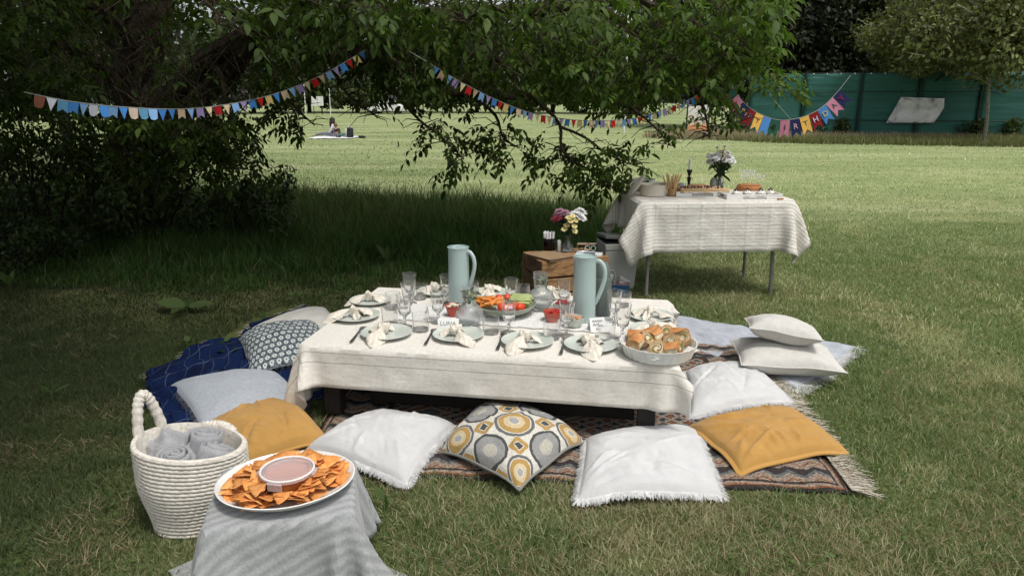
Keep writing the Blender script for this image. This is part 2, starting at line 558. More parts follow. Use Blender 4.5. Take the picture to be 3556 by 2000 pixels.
def grassmat(name):
    m, nt, b = newmat(name)
    at = nd(nt, 'Attribute', attribute_name='Col').outputs[0]
    setin(nt, b, 'Base Color', at)
    b.inputs['Roughness'].default_value = .55
    b.inputs['Specular IOR Level'].default_value = .25
    tr = nd(nt, 'BsdfTranslucent', {'Color': mixc(nt, 1.0, at, (1.3, 1.4, .8), 'MULTIPLY')})
    mx = nd(nt, 'MixShader', {0: .3, 1: b.outputs[0], 2: tr.outputs[0]})
    nt.links.new(mx.outputs[0], nt.nodes['Material Output'].inputs[0])
    return m
GRASS = grassmat('grass_blade')
def blades(x, y, L, w, lean, cols, segs=2):
    n = len(x)
    a = rng.random(n) * 2 * PI; la = rng.random(n) * 2 * PI
    wx, wy = np.cos(a) * w * .5, np.sin(a) * w * .5
    lx, ly = np.cos(la) * lean * L, np.sin(la) * lean * L
    hz = L * np.sqrt(np.clip(1 - lean ** 2 * .75, .1, 1))
    V = []
    for k_ in range(segs):
        t = k_ / segs
        q = 1 - .35 * t
        for s_ in (-1, 1):
            V.append(np.stack([x + s_ * wx * q + lx * t * t, y + s_ * wy * q + ly * t * t, hz * t * (1.0 + .15 * (1 - t)) - .004], 1))
    V.append(np.stack([x + lx, y + ly, hz], 1))
    k = 2 * segs + 1
    V = np.stack(V, 1)
    f = []
    for s_ in range(segs - 1):
        o = 2 * s_
        f += [[o, o + 1, o + 3], [o, o + 3, o + 2]]
    f.append([2 * segs - 2, 2 * segs - 1, 2 * segs])
    Fq = (np.array(f)[None] + (np.arange(n) * k)[:, None, None]).reshape(-1, 3)
    C = np.repeat(cols[:, None, :], k, 1)
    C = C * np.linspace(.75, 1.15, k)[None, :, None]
    return V.reshape(-1, 3), Fq, C.reshape(-1, 3)

RUG = [(1.33, 2.53), (-.93, 2.70), (-.82, 4.42), (1.44, 4.28)]
BLUE = [tuple(g(*p).xy) for p in ((835, 785), (700, 776), (640, 800), (560, 850), (500, 905), (385, 950), (372, 985), (395, 1085), (520, 1085), (800, 960))]
GREYB = [tuple(g(*p).xy) for p in ((1690, 798), (1850, 822), (2000, 858), (2148, 872), (2125, 945), (1990, 990), (1950, 935), (1740, 880))]
LONG = [(-9, 5.6), (-3.2, 5.35), (-1.3, 5.25), (.2, 5.75), (.75, 6.3), (1.0, 7.3), (1.5, 8.4), (1.25, 9.0), (-.2, 9.7), (-2.0, 10.2), (-3.6, 10.6), (-9, 11.5)]
STRIP = [(5.2, 30.2), (9.5, 26.6), (13, 25.2), (24, 21.8), (30, 28), (8, 36)]
def frustum(n, y0, y1, dens=lambda y: 1.0):
    yy = np.linspace(y0, y1, 400)
    p = np.array([dens(q) * (1.46 * q + .9) for q in yy]); p /= p.sum()
    y = rng.choice(yy, n, p=p) + rng.random(n) * (yy[1] - yy[0])
    x = (rng.random(n) - .5) * (1.46 * y + .9)
    return x, y
def mixcol(st, a, b): return a[None] * (1 - st[:, None]) + b[None] * st[:, None]
C_ = np.array
def lawn_cols(x, y, n):
    st = vfbm(x, y, .55, 0)
    big = vfbm(x, y, 2.2, 3)
    front = np.clip((3.6 - y) / 1.2, 0, 1) * np.clip((x + .9) / .6, 0, 1)
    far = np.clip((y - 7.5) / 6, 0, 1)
    right = np.clip((x - 1.0) / 2.0, 0, 1)
    left = np.clip((-x - .8) / 1.0, 0, 1)  # mask: less straw on the left, plus shade put into the blade colour
    streak = vfbm(x * .22, y, 1.1, 5)
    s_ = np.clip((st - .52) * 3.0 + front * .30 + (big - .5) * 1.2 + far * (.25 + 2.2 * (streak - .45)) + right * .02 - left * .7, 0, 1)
    pick = rng.random(n)
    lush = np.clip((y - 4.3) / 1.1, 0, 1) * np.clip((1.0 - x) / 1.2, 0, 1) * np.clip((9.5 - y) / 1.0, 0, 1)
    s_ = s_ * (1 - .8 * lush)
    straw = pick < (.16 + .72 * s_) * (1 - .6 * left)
    cg = mixcol(rng.random(n), C_([.082, .134, .042]), C_([.180, .238, .098]))
    cs = mixcol(rng.random(n), C_([.225, .24, .115]), C_([.49, .46, .30]))
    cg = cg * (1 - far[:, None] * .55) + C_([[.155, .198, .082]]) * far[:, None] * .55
    c = np.where(straw[:, None], cs, cg)
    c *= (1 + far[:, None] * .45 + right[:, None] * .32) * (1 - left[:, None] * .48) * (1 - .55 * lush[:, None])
    return c
def lawn_blades(n, y0, y1, dens, L, w, lean, name, label, segs=2):
    x, y = frustum(n, y0, y1, dens)
    ok = ~(inpoly(x, y, RUG) | inpoly(x, y, BLUE) | inpoly(x, y, GREYB))
    x, y = x[ok], y[ok]; n = len(x)
    cl = vn(x, y, .16, 7)
    Ls = L * (.45 + .9 * rng.random(n)) * (.6 + .8 * cl)
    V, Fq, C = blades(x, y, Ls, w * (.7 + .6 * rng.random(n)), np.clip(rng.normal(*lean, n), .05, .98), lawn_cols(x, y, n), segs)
    return V, Fq, C
def join(parts):
    Vs, Fs, Cs, o = [], [], [], 0
    for V, Fq, C in parts:
        Vs.append(V); Fs.append(Fq + o); Cs.append(C); o += len(V)
    return np.concatenate(Vs), np.concatenate(Fs), np.concatenate(Cs)
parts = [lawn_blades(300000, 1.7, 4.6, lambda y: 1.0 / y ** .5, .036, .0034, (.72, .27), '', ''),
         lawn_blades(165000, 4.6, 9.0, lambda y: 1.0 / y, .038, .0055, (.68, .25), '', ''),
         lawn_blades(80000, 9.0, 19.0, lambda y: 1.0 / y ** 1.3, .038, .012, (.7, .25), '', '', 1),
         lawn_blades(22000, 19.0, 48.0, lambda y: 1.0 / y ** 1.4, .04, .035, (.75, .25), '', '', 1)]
# dry clippings lying flat in patches
xx, yy_ = frustum(60000, 1.75, 6.5, lambda y: 1.0 / y)
m_ = vfbm(xx, yy_, .45, 21) + .16 * np.clip((3.4 - yy_), 0, 1) * (xx > -.7) - .10 * np.clip(-xx - .8, 0, 1)
ok = (m_ > .56) & ~(inpoly(xx, yy_, RUG) | inpoly(xx, yy_, BLUE) | inpoly(xx, yy_, GREYB)); xx, yy_ = xx[ok], yy_[ok]; nn_ = len(xx)
Vc, Fc_, Cc = blades(xx, yy_, .05 * (.5 + rng.random(nn_)), .0026 * (.7 + .6 * rng.random(nn_)), np.clip(rng.normal(1.05, .06, nn_), .9, 1.12), mixcol(rng.random(nn_), C_([.16, .115, .062]), C_([.42, .345, .215])), 2)
Vc[:, 2] += np.repeat(rng.uniform(.006, .022, nn_), 5)
parts.append((Vc, Fc_, Cc))
V, Fq, C = join(parts)
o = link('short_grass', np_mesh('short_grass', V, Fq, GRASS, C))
tag(o, 'short patchy lawn grass with dry straw blades all over the lawn', 'grass', kind='stuff')
# long grass under the walnut tree
n = 120000
x = rng.uniform(-8.5, 1.6, n); y = rng.uniform(5.2, 11.5, n)
edge = vfbm(x, y, .9, 2)
ok = inpoly(x + edge * .5 - .25, y - (edge - .25) * 1.3, LONG)
x, y = x[ok], y[ok]; n = len(x)
depth = np.clip((y - 5.1 - edge[ok] * .8) / 2.0, 0, 1)
cl = vn(x, y, .28, 9)
L = (.05 + .25 * depth) * (.5 + .7 * rng.random(n)) * (.55 + .9 * cl)
cg = mixcol(rng.random(n), C_([.022, .060, .012]), C_([.068, .128, .026]))
cs = np.where((rng.random(n) < .06)[:, None], C_([[.16, .15, .08]]), cg)
V, Fq, C = blades(x, y, L, .0075 * (.7 + .7 * rng.random(n)), np.clip(rng.normal(.5, .22, n), .05, .95), cs, 2)
# seed heads standing up along the far edge
n2 = 5200
x = rng.uniform(-6, 1.5, n2); y = rng.uniform(7.4, 11.2, n2)
ok = inpoly(x, y, LONG); x, y = x[ok], y[ok]; n2 = len(x)
V2, F2, C2 = blades(x, y, .30 + .24 * rng.random(n2), np.full(n2, .009), np.clip(rng.normal(.28, .12, n2), .02, .6), mixcol(rng.random(n2), C_([.035, .07, .018]), C_([.12, .13, .055])), 3)
V, Fq, C = join([(V, Fq, C), (V2, F2, C2)])
tag(link('long_grass', np_mesh('long_grass', V, Fq, GRASS, C)), 'tall uncut dark green grass in the shade of the walnut tree', 'grass', kind='stuff')
# dry unmown strip in front of the fence
n = 60000
x = rng.uniform(4, 30, n); y = rng.uniform(21, 36, n)
ok = inpoly(x + (vn(x, y, 1.4) - .5), y + (vn(x, y, 1.1, 4) - .5) * 1.0, STRIP); x, y = x[ok], y[ok]; n = len(x)
top = np.clip((y - 27.5) / 2.5, 0, 1)
cc = mixcol(rng.random(n), C_([.10, .12, .045]), C_([.20, .19, .085])) * (1 - top[:, None]) + mixcol(rng.random(n), C_([.27, .21, .155]), C_([.40, .33, .25])) * top[:, None]
V, Fq, C = blades(x, y, .24 * (.5 + rng.random(n)), np.full(n, .03), np.clip(rng.normal(.4, .2, n), .05, .9), cc, 2)
tag(link('dry_grass', np_mesh('dry_grass', V, Fq, GRASS, C)), 'strip of dry unmown grass along the foot of the green fence', 'grass', kind='stuff')

# clover and other small broad leaves between the blades
n = 9000
x, y = frustum(n, 1.75, 7.0, lambda q: 1.0)
ok = ~(inpoly(x, y, RUG) | inpoly(x, y, BLUE) | inpoly(x, y, GREYB)) & (vn(x, y, .35, 12) > .52); x, y = x[ok], y[ok]; n = len(x)
O = np.stack([x, y, rng.uniform(.008, .03, n)], 1)
tv_, tf_ = leaf_template(.75, .1, .1, 1)
cc = mixcol(rng.random(n), C_([.045, .095, .022]), C_([.12, .185, .055])) * (1 - np.clip((-x - .8), 0, 1)[:, None] * .35)  # darkened to the left, matching the shade painted into the grass
me = leaf_mesh('clover_cover', O, frames(rand_dirs(n) * [[1, 1, .25]], rand_dirs(n) * .35 + [0, 0, 1]), rng.uniform(.012, .026, n), cc, (tv_, tf_), GRASS)
tag(link('clover_cover', me), 'low clover leaves scattered through the near lawn', 'ground cover', kind='stuff')
# ------------------------------------------------------------------ big soft leaves in the grass
WEED = plainleaf('weed_leaf', (.045, .085, .022), (.085, .125, .045))
def broad_leaf(L, W, fold=.16):
    mb = MB()
    def fn(u, v):
        s_ = (v - .5) * 2
        hw = W / 2 * (math.sin(PI * min(1, u * .97 + .03)) ** .55) * (1 - .25 * u)
        return (L * u, s_ * hw, .05 * L * math.sin(u * 3) + abs(s_) * hw * fold + .03 * L * mnoise.noise(Vector((u * 6, s_ * 4, L * 30))))
    return mb.grid(fn, 10, 6)
def weed(name, label, loc, leaves, seed, cat='plant', group=None):
    r_ = random.Random(seed)
    t = thing(name, label, cat, loc, group=group)
    for (L, W, az, el) in leaves:
        o = broad_leaf(L, W).build('leaf', WEED, t)
        o.rotation_euler = (r_.uniform(-.3, .3), -el, az)
        o.location = (math.cos(az) * .02, math.sin(az) * .02, .05)
    mb = MB(); mb.tube([(0, 0, -.01), (.004, 0, .03), (.0, .004, .06)], .006, 6); mb.build('stem', WEED, t)
    return t
weed('burdock', 'broad pale green burdock leaves in the dark grass left of the table', g(470, 790), [(.22, .15, 2.9, .12), (.17, .12, .4, .05), (.16, .10, 4.6, .02), (.13, .09, 1.7, .2)], 1)
weed('burdock', 'dark drooping burdock leaves in the long grass below the hanging branches', g(1060, 545), [(.34, .26, 3.0, .35), (.36, .26, .2, .3), (.32, .22, 1.2, .5), (.3, .2, 4.6, .2), (.25, .2, 2.2, .6)], 2)
weed('dock_plant', 'small light green dock plant standing behind the left jug', g(975, 665), [(.16, .07, 2.6, .9), (.17, .07, .4, .8), (.15, .06, 4.4, .3), (.13, .06, 1.6, 1.1)], 3)
weed('plantain', 'single round plantain leaf in the lawn right of the draped stool', g(972, 1285), [(.045, .036, 2.6, 1.0), (.035, .02, .4, .2)], 4)
weed('dandelion_plant', 'low dandelion leaves in the dark lawn left of the basket', g(130, 1010), [(.07, .03, 2.6, .3), (.08, .03, .6, .3), (.07, .03, 4.4, .3), (.06, .03, 1.6, .4)], 6)
weed('dock_plant', 'leafy pale green dock plant at the far left edge of the lawn', g(25, 730), [(.14, .06, 2.6, .7), (.13, .06, .4, .6), (.13, .06, 4.4, .4), (.13, .06, 1.6, .9), (.12, .06, 5.4, .9)], 7)
for i, (px, py) in enumerate(((690, 900), (665, 815), (610, 790), (575, 905), (560, 880), (470, 880), (745, 760))):
    weed('clover', 'round clover leaf in the grass beside the navy blanket', g(px, py), [(.05, .045, 1 + i, .5), (.05, .045, 3.1 + i, .5), (.05, .045, 5.2 + i, .5)], 20 + i, group='clover by the navy blanket')

# ================================================================== TREES
BARK = mat('bark', (.020, .015, .010), .95, (.075, .060, .042), ns=9, bump=1.0, bs=22, bd=.03, spec=.1)
BARK2 = mat('bark_dark', (.012, .010, .008), .95, (.04, .032, .024), ns=6, bump=.8, bs=10, bd=.03, spec=.1)
LEAF = leafmat('walnut_foliage', .32, .55, .14)
LEAF2 = leafmat('tree_foliage', .25, .55, .25)
T_HI = leaf_template(.44, .22, .28, 1)
T_LO = leaf_template(.55, 0, 0, 0)

def polyline(pts, n):
    """smooth resample of control points"""
    pts = [Vector(p) for p in pts]
    out = []
    m = len(pts) - 1
    for i in range(n + 1):
        t = i / n * m
        k = min(int(t), m - 1); f = t - k
        p0, p1, p2, p3 = pts[max(k - 1, 0)], pts[k], pts[k + 1], pts[min(k + 2, m)]
        out.append(.5 * ((2 * p1) + (p2 - p0) * f + (2 * p0 - 5 * p1 + 4 * p2 - p3) * f * f + (3 * p1 - p0 - 3 * p2 + p3) * f ** 3))
    return out
def limb(parent, name, pts, r0, r1, n=14, k=8, wob=.02, m_=BARK):
    P = polyline(pts, n)
    P = [p + Vector((mnoise.noise(p * 2.1), mnoise.noise(p * 2.3 + Vector((5, 0, 0))), mnoise.noise(p * 2.2 + Vector((0, 9, 0))))) * wob * min(1, i / 2) for i, p in enumerate(P)]
    mb = MB(); mb.tube(P, [r0 + (r1 - r0) * (i / n) ** .8 for i in range(n + 1)], k)
    mb.build(name, m_, parent)
    return P

def forest_tree(name, label, x, y, H, rad, zb, n, ls, base, group=None, tr=.22, seed=0, nclump=26, lean=0.0, var=.4, trunk_mat=None, sq=1.0):
    r_ = np.random.default_rng(seed + 100)
    t = thing(name, label, 'tree', (x, y, 0), group=group)
    limb(t, 'trunk', [(0, 0, -.1), (lean * .3, 0, H * .25), (lean * .7, .1, H * .55), (lean, 0, H * .9)], tr, tr * .25, 12, 8, .05, trunk_mat or BARK2)
    for i in range(5):
        a = r_.random() * 2 * PI; z = H * (.3 + .1 * i)
        limb(t, 'limb', [(lean * z / H, 0, z), (lean * z / H + math.cos(a) * rad * .4, math.sin(a) * rad * .4, z + .12 * H), (lean * z / H + math.cos(a) * rad * .8, math.sin(a) * rad * .8, z + .16 * H)], tr * .35, .03, 8, 6, .08, trunk_mat or BARK2)
    cz = (zb + H) / 2; rz = (H - zb) / 2
    cl = rand_dirs(nclump, r_) * (r_.random((nclump, 1)) ** .45) * np.array([[rad, rad * sq, rz]]) * .82
    cr = (.28 + .22 * r_.random(nclump)) * min(rad, rz)
    k = r_.integers(0, nclump, n)
    d = rand_dirs(n, r_)
    O = cl[k] + d * (cr[k] * (r_.random(n) ** .35))[:, None] * np.array([[1, 1, .8]]) + np.array([[lean * .6, 0, cz]])
    dirs = d * .5 + rand_dirs(n, r_) + np.array([[0, 0, -.45]])
    ups = d + rand_dirs(n, r_) * .7 + np.array([[0, 0, .8]])
    tone = (.75 + .5 * r_.random(nclump))[k]
    cols = leafcols(n, base, var, .1, r_) * tone[:, None]
    c = link('crown', leaf_mesh('crown', O, frames(dirs, ups), ls * (.6 + .8 * r_.random(n)), cols, T_LO, LEAF2), t)
    c['kind'] = 'stuff'
    return t

# --- tree wall behind the far lawn (left and middle)
G1 = 'trees behind the far lawn'
far_l = ['tall dark tree behind the far lawn, at the left edge of the photo', 'dark broad tree seen behind the trunk of the walnut tree', 'tall tree far behind the leaning walnut limbs', 'dark green tree far behind the left half of the bunting', 'tree standing far behind the white sign board', 'rounded tree far behind the woman on the lawn', 'tall tree far behind the gap between the two buntings', 'dark tree far behind the middle of the hanging branches', 'broad tree far behind the longest hanging branch', 'tree far behind the right half of the pennant bunting']
for i, (px, Y, H, rad, zb) in enumerate([(120, 60, 15, 7, .5), (330, 70, 16, 8, 1.5), (520, 84, 9.2, 6, 1), (640, 92, 13.5, 7, 1), (780, 98, 14, 8, 1), (900, 97, 15, 8, 1.5), (1040, 100, 12.5, 8, 1), (1200, 97, 15, 9, 1), (1390, 92, 16, 9, 1), (1590, 84, 15, 8, 1)]):
    q = dd(px, 300, Y)
    forest_tree('background_tree', far_l[i], q.x, Y, H, rad, zb, 5200, .62, (.030, .047, .017), G1, .3, i, 34)
# undergrowth hedge along the far edge of the lawn
G2 = 'bushes along the far edge of the lawn'
for i, px in enumerate((700, 800, 870, 960, 1060, 1180, 1330, 1480, 1600)):
    q = dd(px, 290, 88)
    forest_tree('background_bush', ['low dark bush at the far edge of the lawn, left of the sign board', 'bush at the far edge of the lawn directly around the white sign', 'bush at the far edge of the lawn just right of the white sign', 'dark bush at the far edge of the lawn behind the woman', 'bush at the far edge of the lawn below the bunting gap', 'dark bush at the far lawn edge behind the hanging twigs', 'wide bush at the far lawn edge, middle of the photo', 'bush at the far lawn edge left of the orange poster', 'bush at the far lawn edge close to the orange poster'][i], q.x, 88 + (i % 3) * 2, 4.2 + (i % 2), 5.2, 0, 2600, .42, (.045, .065, .022), G2, .1, 40 + i, 22)
# --- trees behind the fence on the right
G3 = 'trees behind the green fence'
for i, (px, Y, H, rad, zb, c) in enumerate([(1840, 40, 10, 3.6, .4, (.012, .020, .009)), (1965, 37, 9.5, 3.0, .3, (.009, .015, .008)), (2070, 39, 10, 3.3, .4, (.011, .018, .009)), (2190, 40, 10.5, 4.2, .8, (.10, .115, .046)), (2330, 38, 9.5, 4.0, .8, (.11, .125, .05)), (2470, 36, 9.5, 4.2, .8, (.11, .124, .05)), (2600, 36, 9.5, 4.2, .8, (.115, .13, .05)), (1740, 44, 11, 4.5, .4, (.016, .026, .011))]):
    q = dd(px, 300, Y)
    forest_tree('fence_tree', ['dark dense tree right behind the end of the pennant bunting', 'near-black evergreen tree above the left end of the green fence', 'dark evergreen tree behind the birthday bunting flags', 'olive green tree above the middle of the green fence', 'light olive tree behind the white banner on the fence', 'bright olive tree above the right part of the green fence', 'olive tree at the right edge behind the green fence', 'dark tree behind the orange poster'][i], q.x, Y, H, rad, zb, 10500, .27, c, G3, .2, 60 + i, 48)
# --- pale slender tree in front of the fence
q = ds(3420, 480, 26.9); q.z = 0
PALE = mat('pale_bark', (.10, .105, .07), .9, (.22, .22, .16), ns=12, bump=.6, bs=20, bd=.02)
forest_tree('slender_tree', 'slender pale-trunked tree standing in front of the green fence', q.x, q.y, 6.8, 3.6, 1.6, 13000, .19, (.11, .125, .05), None, .085, 77, 46, -.4, .4, PALE)
# overhanging branch tree over the fence top
q = gs(3160, 478)
forest_tree('young_tree', 'young leafy tree whose crown hangs over the fence above the banner', q.x + .3, q.y - .3, 6.4, 3.2, 1.9, 9000, .19, (.105, .12, .048), None, .1, 78, 24, 0, .4)
# small plants at the fence foot
for i, (px, py) in enumerate(((2655, 472), (2845, 476), (2920, 478), (3335, 482), (3510, 486), (2575, 470), (3395, 484))):
    q = gs(px, py)
    t = thing('sapling', ['small sapling at the fence foot under the letter Y of the bunting', 'small bush at the fence foot just right of the red birthday flag', 'upright little bush at the fence foot with a pale cane', 'thin weed growing at a fence post right of the banner', 'dark little bush at the fence foot at the right edge', 'tiny seedling at the left end of the fence', 'leafy weed at the foot of the slender pale tree'][i], 'plant', q)
    n = 260
    d = rand_dirs(n); O = d * np.array([[.28, .28, .38]]) * (rng.random((n, 1)) ** .5) + np.array([[0, 0, .42]])
    c = link('foliage', leaf_mesh('foliage', O, frames(rand_dirs(n) + d, rand_dirs(n) + [0, 0, 1]), np.full(n, .16), leafcols(n, (.04, .06, .02)), T_LO, LEAF2), t); c['kind'] = 'stuff'
    mb = MB(); mb.tube([(0, 0, -.02), (.02, 0, .4), (0, .02, .75 if i != 2 else 1.1)], [.02, .015, .01], 6); mb.build('stem', PALE, t)

# ------------------------------------------------------------------ the walnut tree
WAL = thing('walnut_tree', 'big walnut tree with a dark leaning trunk and low hanging leafy branches', 'tree', (-4.17, 8.0, 0))
wo_ = Vector(WAL.location)
def wl(x, y, Y): return dd(x, y, Y) - wo_
limb(WAL, 'trunk', [(0, 0, -.15), wl(332, 430, 8), wl(336, 320, 8), wl(360, 150, 8), wl(385, 0, 8), wl(380, -300, 8.2)], .30, .17, 22, 14, .06)
branches = []
def B(pts, r0, r1, n=16, nm='limb'):
    P = limb(WAL, nm, [wl(*p) for p in pts], r0, r1, n, 7, .035)
    branches.append(([p + wo_ for p in P], r0))
    return P
B([(345, 330, 8), (450, 235, 7.6), (540, 140, 7.2), (650, 80, 6.8), (800, 60, 6.4), (1000, 45, 6.0), (1300, 25, 6.0), (1600, 0, 6.2)], .15, .04, 26)
B([(350, 380, 8), (470, 280, 7.5), (570, 185, 7.1), (650, 75, 6.9), (760, -60, 6.7)], .13, .07)
B([(800, 60, 6.4), (900, 140, 6.2), (1000, 165, 6.2), (1080, 222, 6.3), (1180, 236, 6.4), (1290, 245, 6.5)], .07, .022)
B([(900, 140, 6.2), (985, 225, 6.2), (1050, 300, 6.2), (1110, 350, 6.15), (1165, 405, 6.1)], .020, .005, 16, 'branch')
B([(1180, 236, 6.4), (1240, 290, 6.4), (1260, 345, 6.3), (1300, 370, 6.3)], .02, .005, 12, 'branch')
B([(1150, 40, 6.1), (1300, 200, 6.2), (1400, 300, 6.1), (1408, 370, 6.1), (1440, 410, 6.1), (1500, 440, 6.1), (1545, 472, 6.05)], .022, .005, 22, 'branch')
B([(1410, 320, 6.1), (1470, 350, 6.1), (1530, 390, 6.15), (1600, 415, 6.2)], .014, .004, 12, 'branch')
B([(1300, 30, 6.1), (1450, 150, 6.3), (1560, 250, 6.4), (1640, 310, 6.4), (1690, 370, 6.4)], .024, .005, 16, 'branch')
B([(1500, 10, 6.2), (1650, 120, 6.5), (1740, 210, 6.6), (1780, 300, 6.6), (1790, 350, 6.6)], .035, .005, 16, 'branch')
B([(1600, 0, 6.2), (1750, 60, 6.6), (1850, 130, 6.9), (1930, 190, 7.0), (1960, 230, 7.0)], .04, .006, 16, 'branch')
B([(1700, 30, 6.4), (1800, 180, 6.8), (1840, 270, 6.9), (1870, 305, 6.9)], .025, .005, 14, 'branch')
B([(540, 140, 7.2), (560, 230, 6.8), (585, 330, 6.6), (600, 400, 6.5), (612, 430, 6.5)], .03, .005, 14, 'branch')
B([(650, 80, 6.8), (690, 200, 6.6), (740, 270, 6.5), (790, 315, 6.5)], .028, .005, 14, 'branch')
B([(480, 230, 7.4), (480, 320, 7), (450, 400, 6.8), (480, 455, 6.7)], .026, .005, 14, 'branch')
B([(800, 60, 6.4), (830, 160, 6.5), (880, 240, 6.5), (950, 300, 6.5)], .025, .005, 14, 'branch')
B([(1000, 45, 6.0), (950, 20, 5.2), (900, 10, 4.6), (860, 20, 4.2)], .04, .01, 14, 'branch')
B([(1300, 25, 6.0), (1250, 20, 5.2), (1200, 30, 4.6), (1170, 60, 4.3)], .035, .008, 14, 'branch')
B([(650, 80, 6.8), (560, 10, 5.6), (520, 0, 4.8), (540, 60, 4.3)], .04, .008, 14, 'branch')
B([(340, 250, 8), (230, 150, 7.5), (150, 120, 7.2), (60, 160, 7)], .09, .02)
B([(355, 150, 8), (250, 20, 7.2), (100, -60, 6.8)], .09, .03)
# compound leaves: rachis frames -> leaflets
STR1 = [(60, 232, 4.5), (86, 238, 4.55), (180, 256, 4.7), (300, 269, 4.95), (440, 275, 5.2), (560, 265, 5.4), (680, 240, 5.6), (780, 203, 5.75), (850, 167, 5.85), (918, 127, 5.95)]
STR2 = [(1090, 166, 5.5), (1180, 218, 5.65), (1300, 273, 5.9), (1400, 297, 6.1), (1500, 304, 6.3), (1600, 297, 6.55), (1700, 265, 6.8), (1768, 234, 7.0)]
STR3 = [(1842, 219, 7.6), (1868, 255, 7.6), (1900, 281, 7.65), (1945, 300, 7.7), (1985, 302, 7.7), (2030, 291, 7.7), (2072, 267, 7.7), (2112, 226, 7.7)]
def disp(p):
    yc = p.y * math.cos(PITCH) - (p.z - CAM_H) * math.sin(PITCH)
    return (1778 + F_PX * p.x / yc) / K, (1000 - F_PX * ((p.z - CAM_H) * math.cos(PITCH) + p.y * math.sin(PITCH)) / yc) / K
def hides(p):
    # keep leaves from growing across the buntings and across the gap to the people on the lawn
    x, y = disp(p)
    for S_, b0, b1 in ((STR1, -28, 62), (STR2, -30, 46), (STR3, -18, 66)):
        if S_[0][0] <= x <= S_[-1][0]:
            for (x0, y0, Y0), (x1, y1, Y1) in zip(S_[:-1], S_[1:]):
                if x0 <= x <= x1:
                    f = (x - x0) / (x1 - x0)
                    yy = y0 + (y1 - y0) * f; Y = Y0 + (Y1 - Y0) * f
                    if yy + b0 < y < yy + b1 and p.y < Y + .12: return random.random() < .93
    if 765 < x < 935 and 232 < y < 372: return True
    if 1640 < x < 1960 and 372 < y < 520: return True
    if 1700 < x < 1960 and 335 < y < 520: return True
    if 235 < x < 400 and 10 < y < 300 and p.y < 8.1: return random.random() < .8
    if 400 < x < 640 and 70 < y < 300 and p.y < 7.6: return random.random() < .55
    if 935 < x < 1050 and 290 < y < 400: return random.random() < .8
    return False
lo_, ld_, lu_, ls_ = [], [], [], []
def sprig(p, d, size, r_=random):
    """one compound walnut leaf: rachis drooping from p, seven leaflets"""
    d = Vector(d).normalized()
    if hides(p + d * size * 1.5 - Vector((0, 0, .05))): return
    side = d.cross(Vector((0, 0, 1)))
    side = side.normalized() if side.length > .05 else Vector((1, 0, 0))
    up = side.cross(d).normalized()
    tw = r_.uniform(-.7, .7)
    side, up = side * math.cos(tw) + up * math.sin(tw), up * math.cos(tw) - side * math.sin(tw)
    Lr = size * 2.2
    for k in range(4):
        t = (.3 + .7 * k / 3)
        q = p + d * (Lr * t) - Vector((0, 0, .22 * Lr * t * t))
        s_ = size * (.72 + .28 * t) * r_.uniform(.8, 1.15)
        if k < 3:
            for sg in (-1, 1):
                if p.z < 3.4 and hides(q + side * sg * s_ * .5): continue
                dv = side * sg * r_.uniform(.7, 1.1) + d * r_.uniform(.35, .8) + Vector((0, 0, -r_.uniform(.1, .6)))
                lo_.append(q); ld_.append(dv); lu_.append(up + Vector((r_.uniform(-.5, .5), r_.uniform(-.5, .5), r_.uniform(-.2, .5)))); ls_.append(s_)
        else:
            lo_.append(q); ld_.append(d + Vector((0, 0, -.4))); lu_.append(up + Vector((r_.uniform(-.4, .4), r_.uniform(-.4, .4), .2))); ls_.append(s_ * 1.1)
twigs = MB()
def twig(a, b, r):
    m_ = (a + b) / 2 + Vector((random.uniform(-.04, .04), random.uniform(-.04, .04), random.uniform(0, .05)))
    twigs.tube([a - wo_, m_ - wo_, b - wo_], [r, r * .7, r * .4], 4, False)
for P, r0 in branches:
    L = len(P)
    for i in range(2, L):
        fr = i / L
        nn = 1 if r0 > .06 else (4 if fr > .5 else 1)
        for _ in range(nn):
            p = P[i].lerp(P[i - 1], random.random())
            a = random.uniform(0, 2 * PI)
            d = Vector((math.cos(a), math.sin(a) * .8, random.uniform(-.55, .35)))
            e_ = p + d * random.uniform(.08, .26)
            twig(p, e_, .005)
            for _ in range(random.choice((1, 2, 2))):
                sprig(e_, d + Vector((random.uniform(-.7, .7), random.uniform(-.7, .7), random.uniform(-.7, .1))), random.uniform(.055, .082))
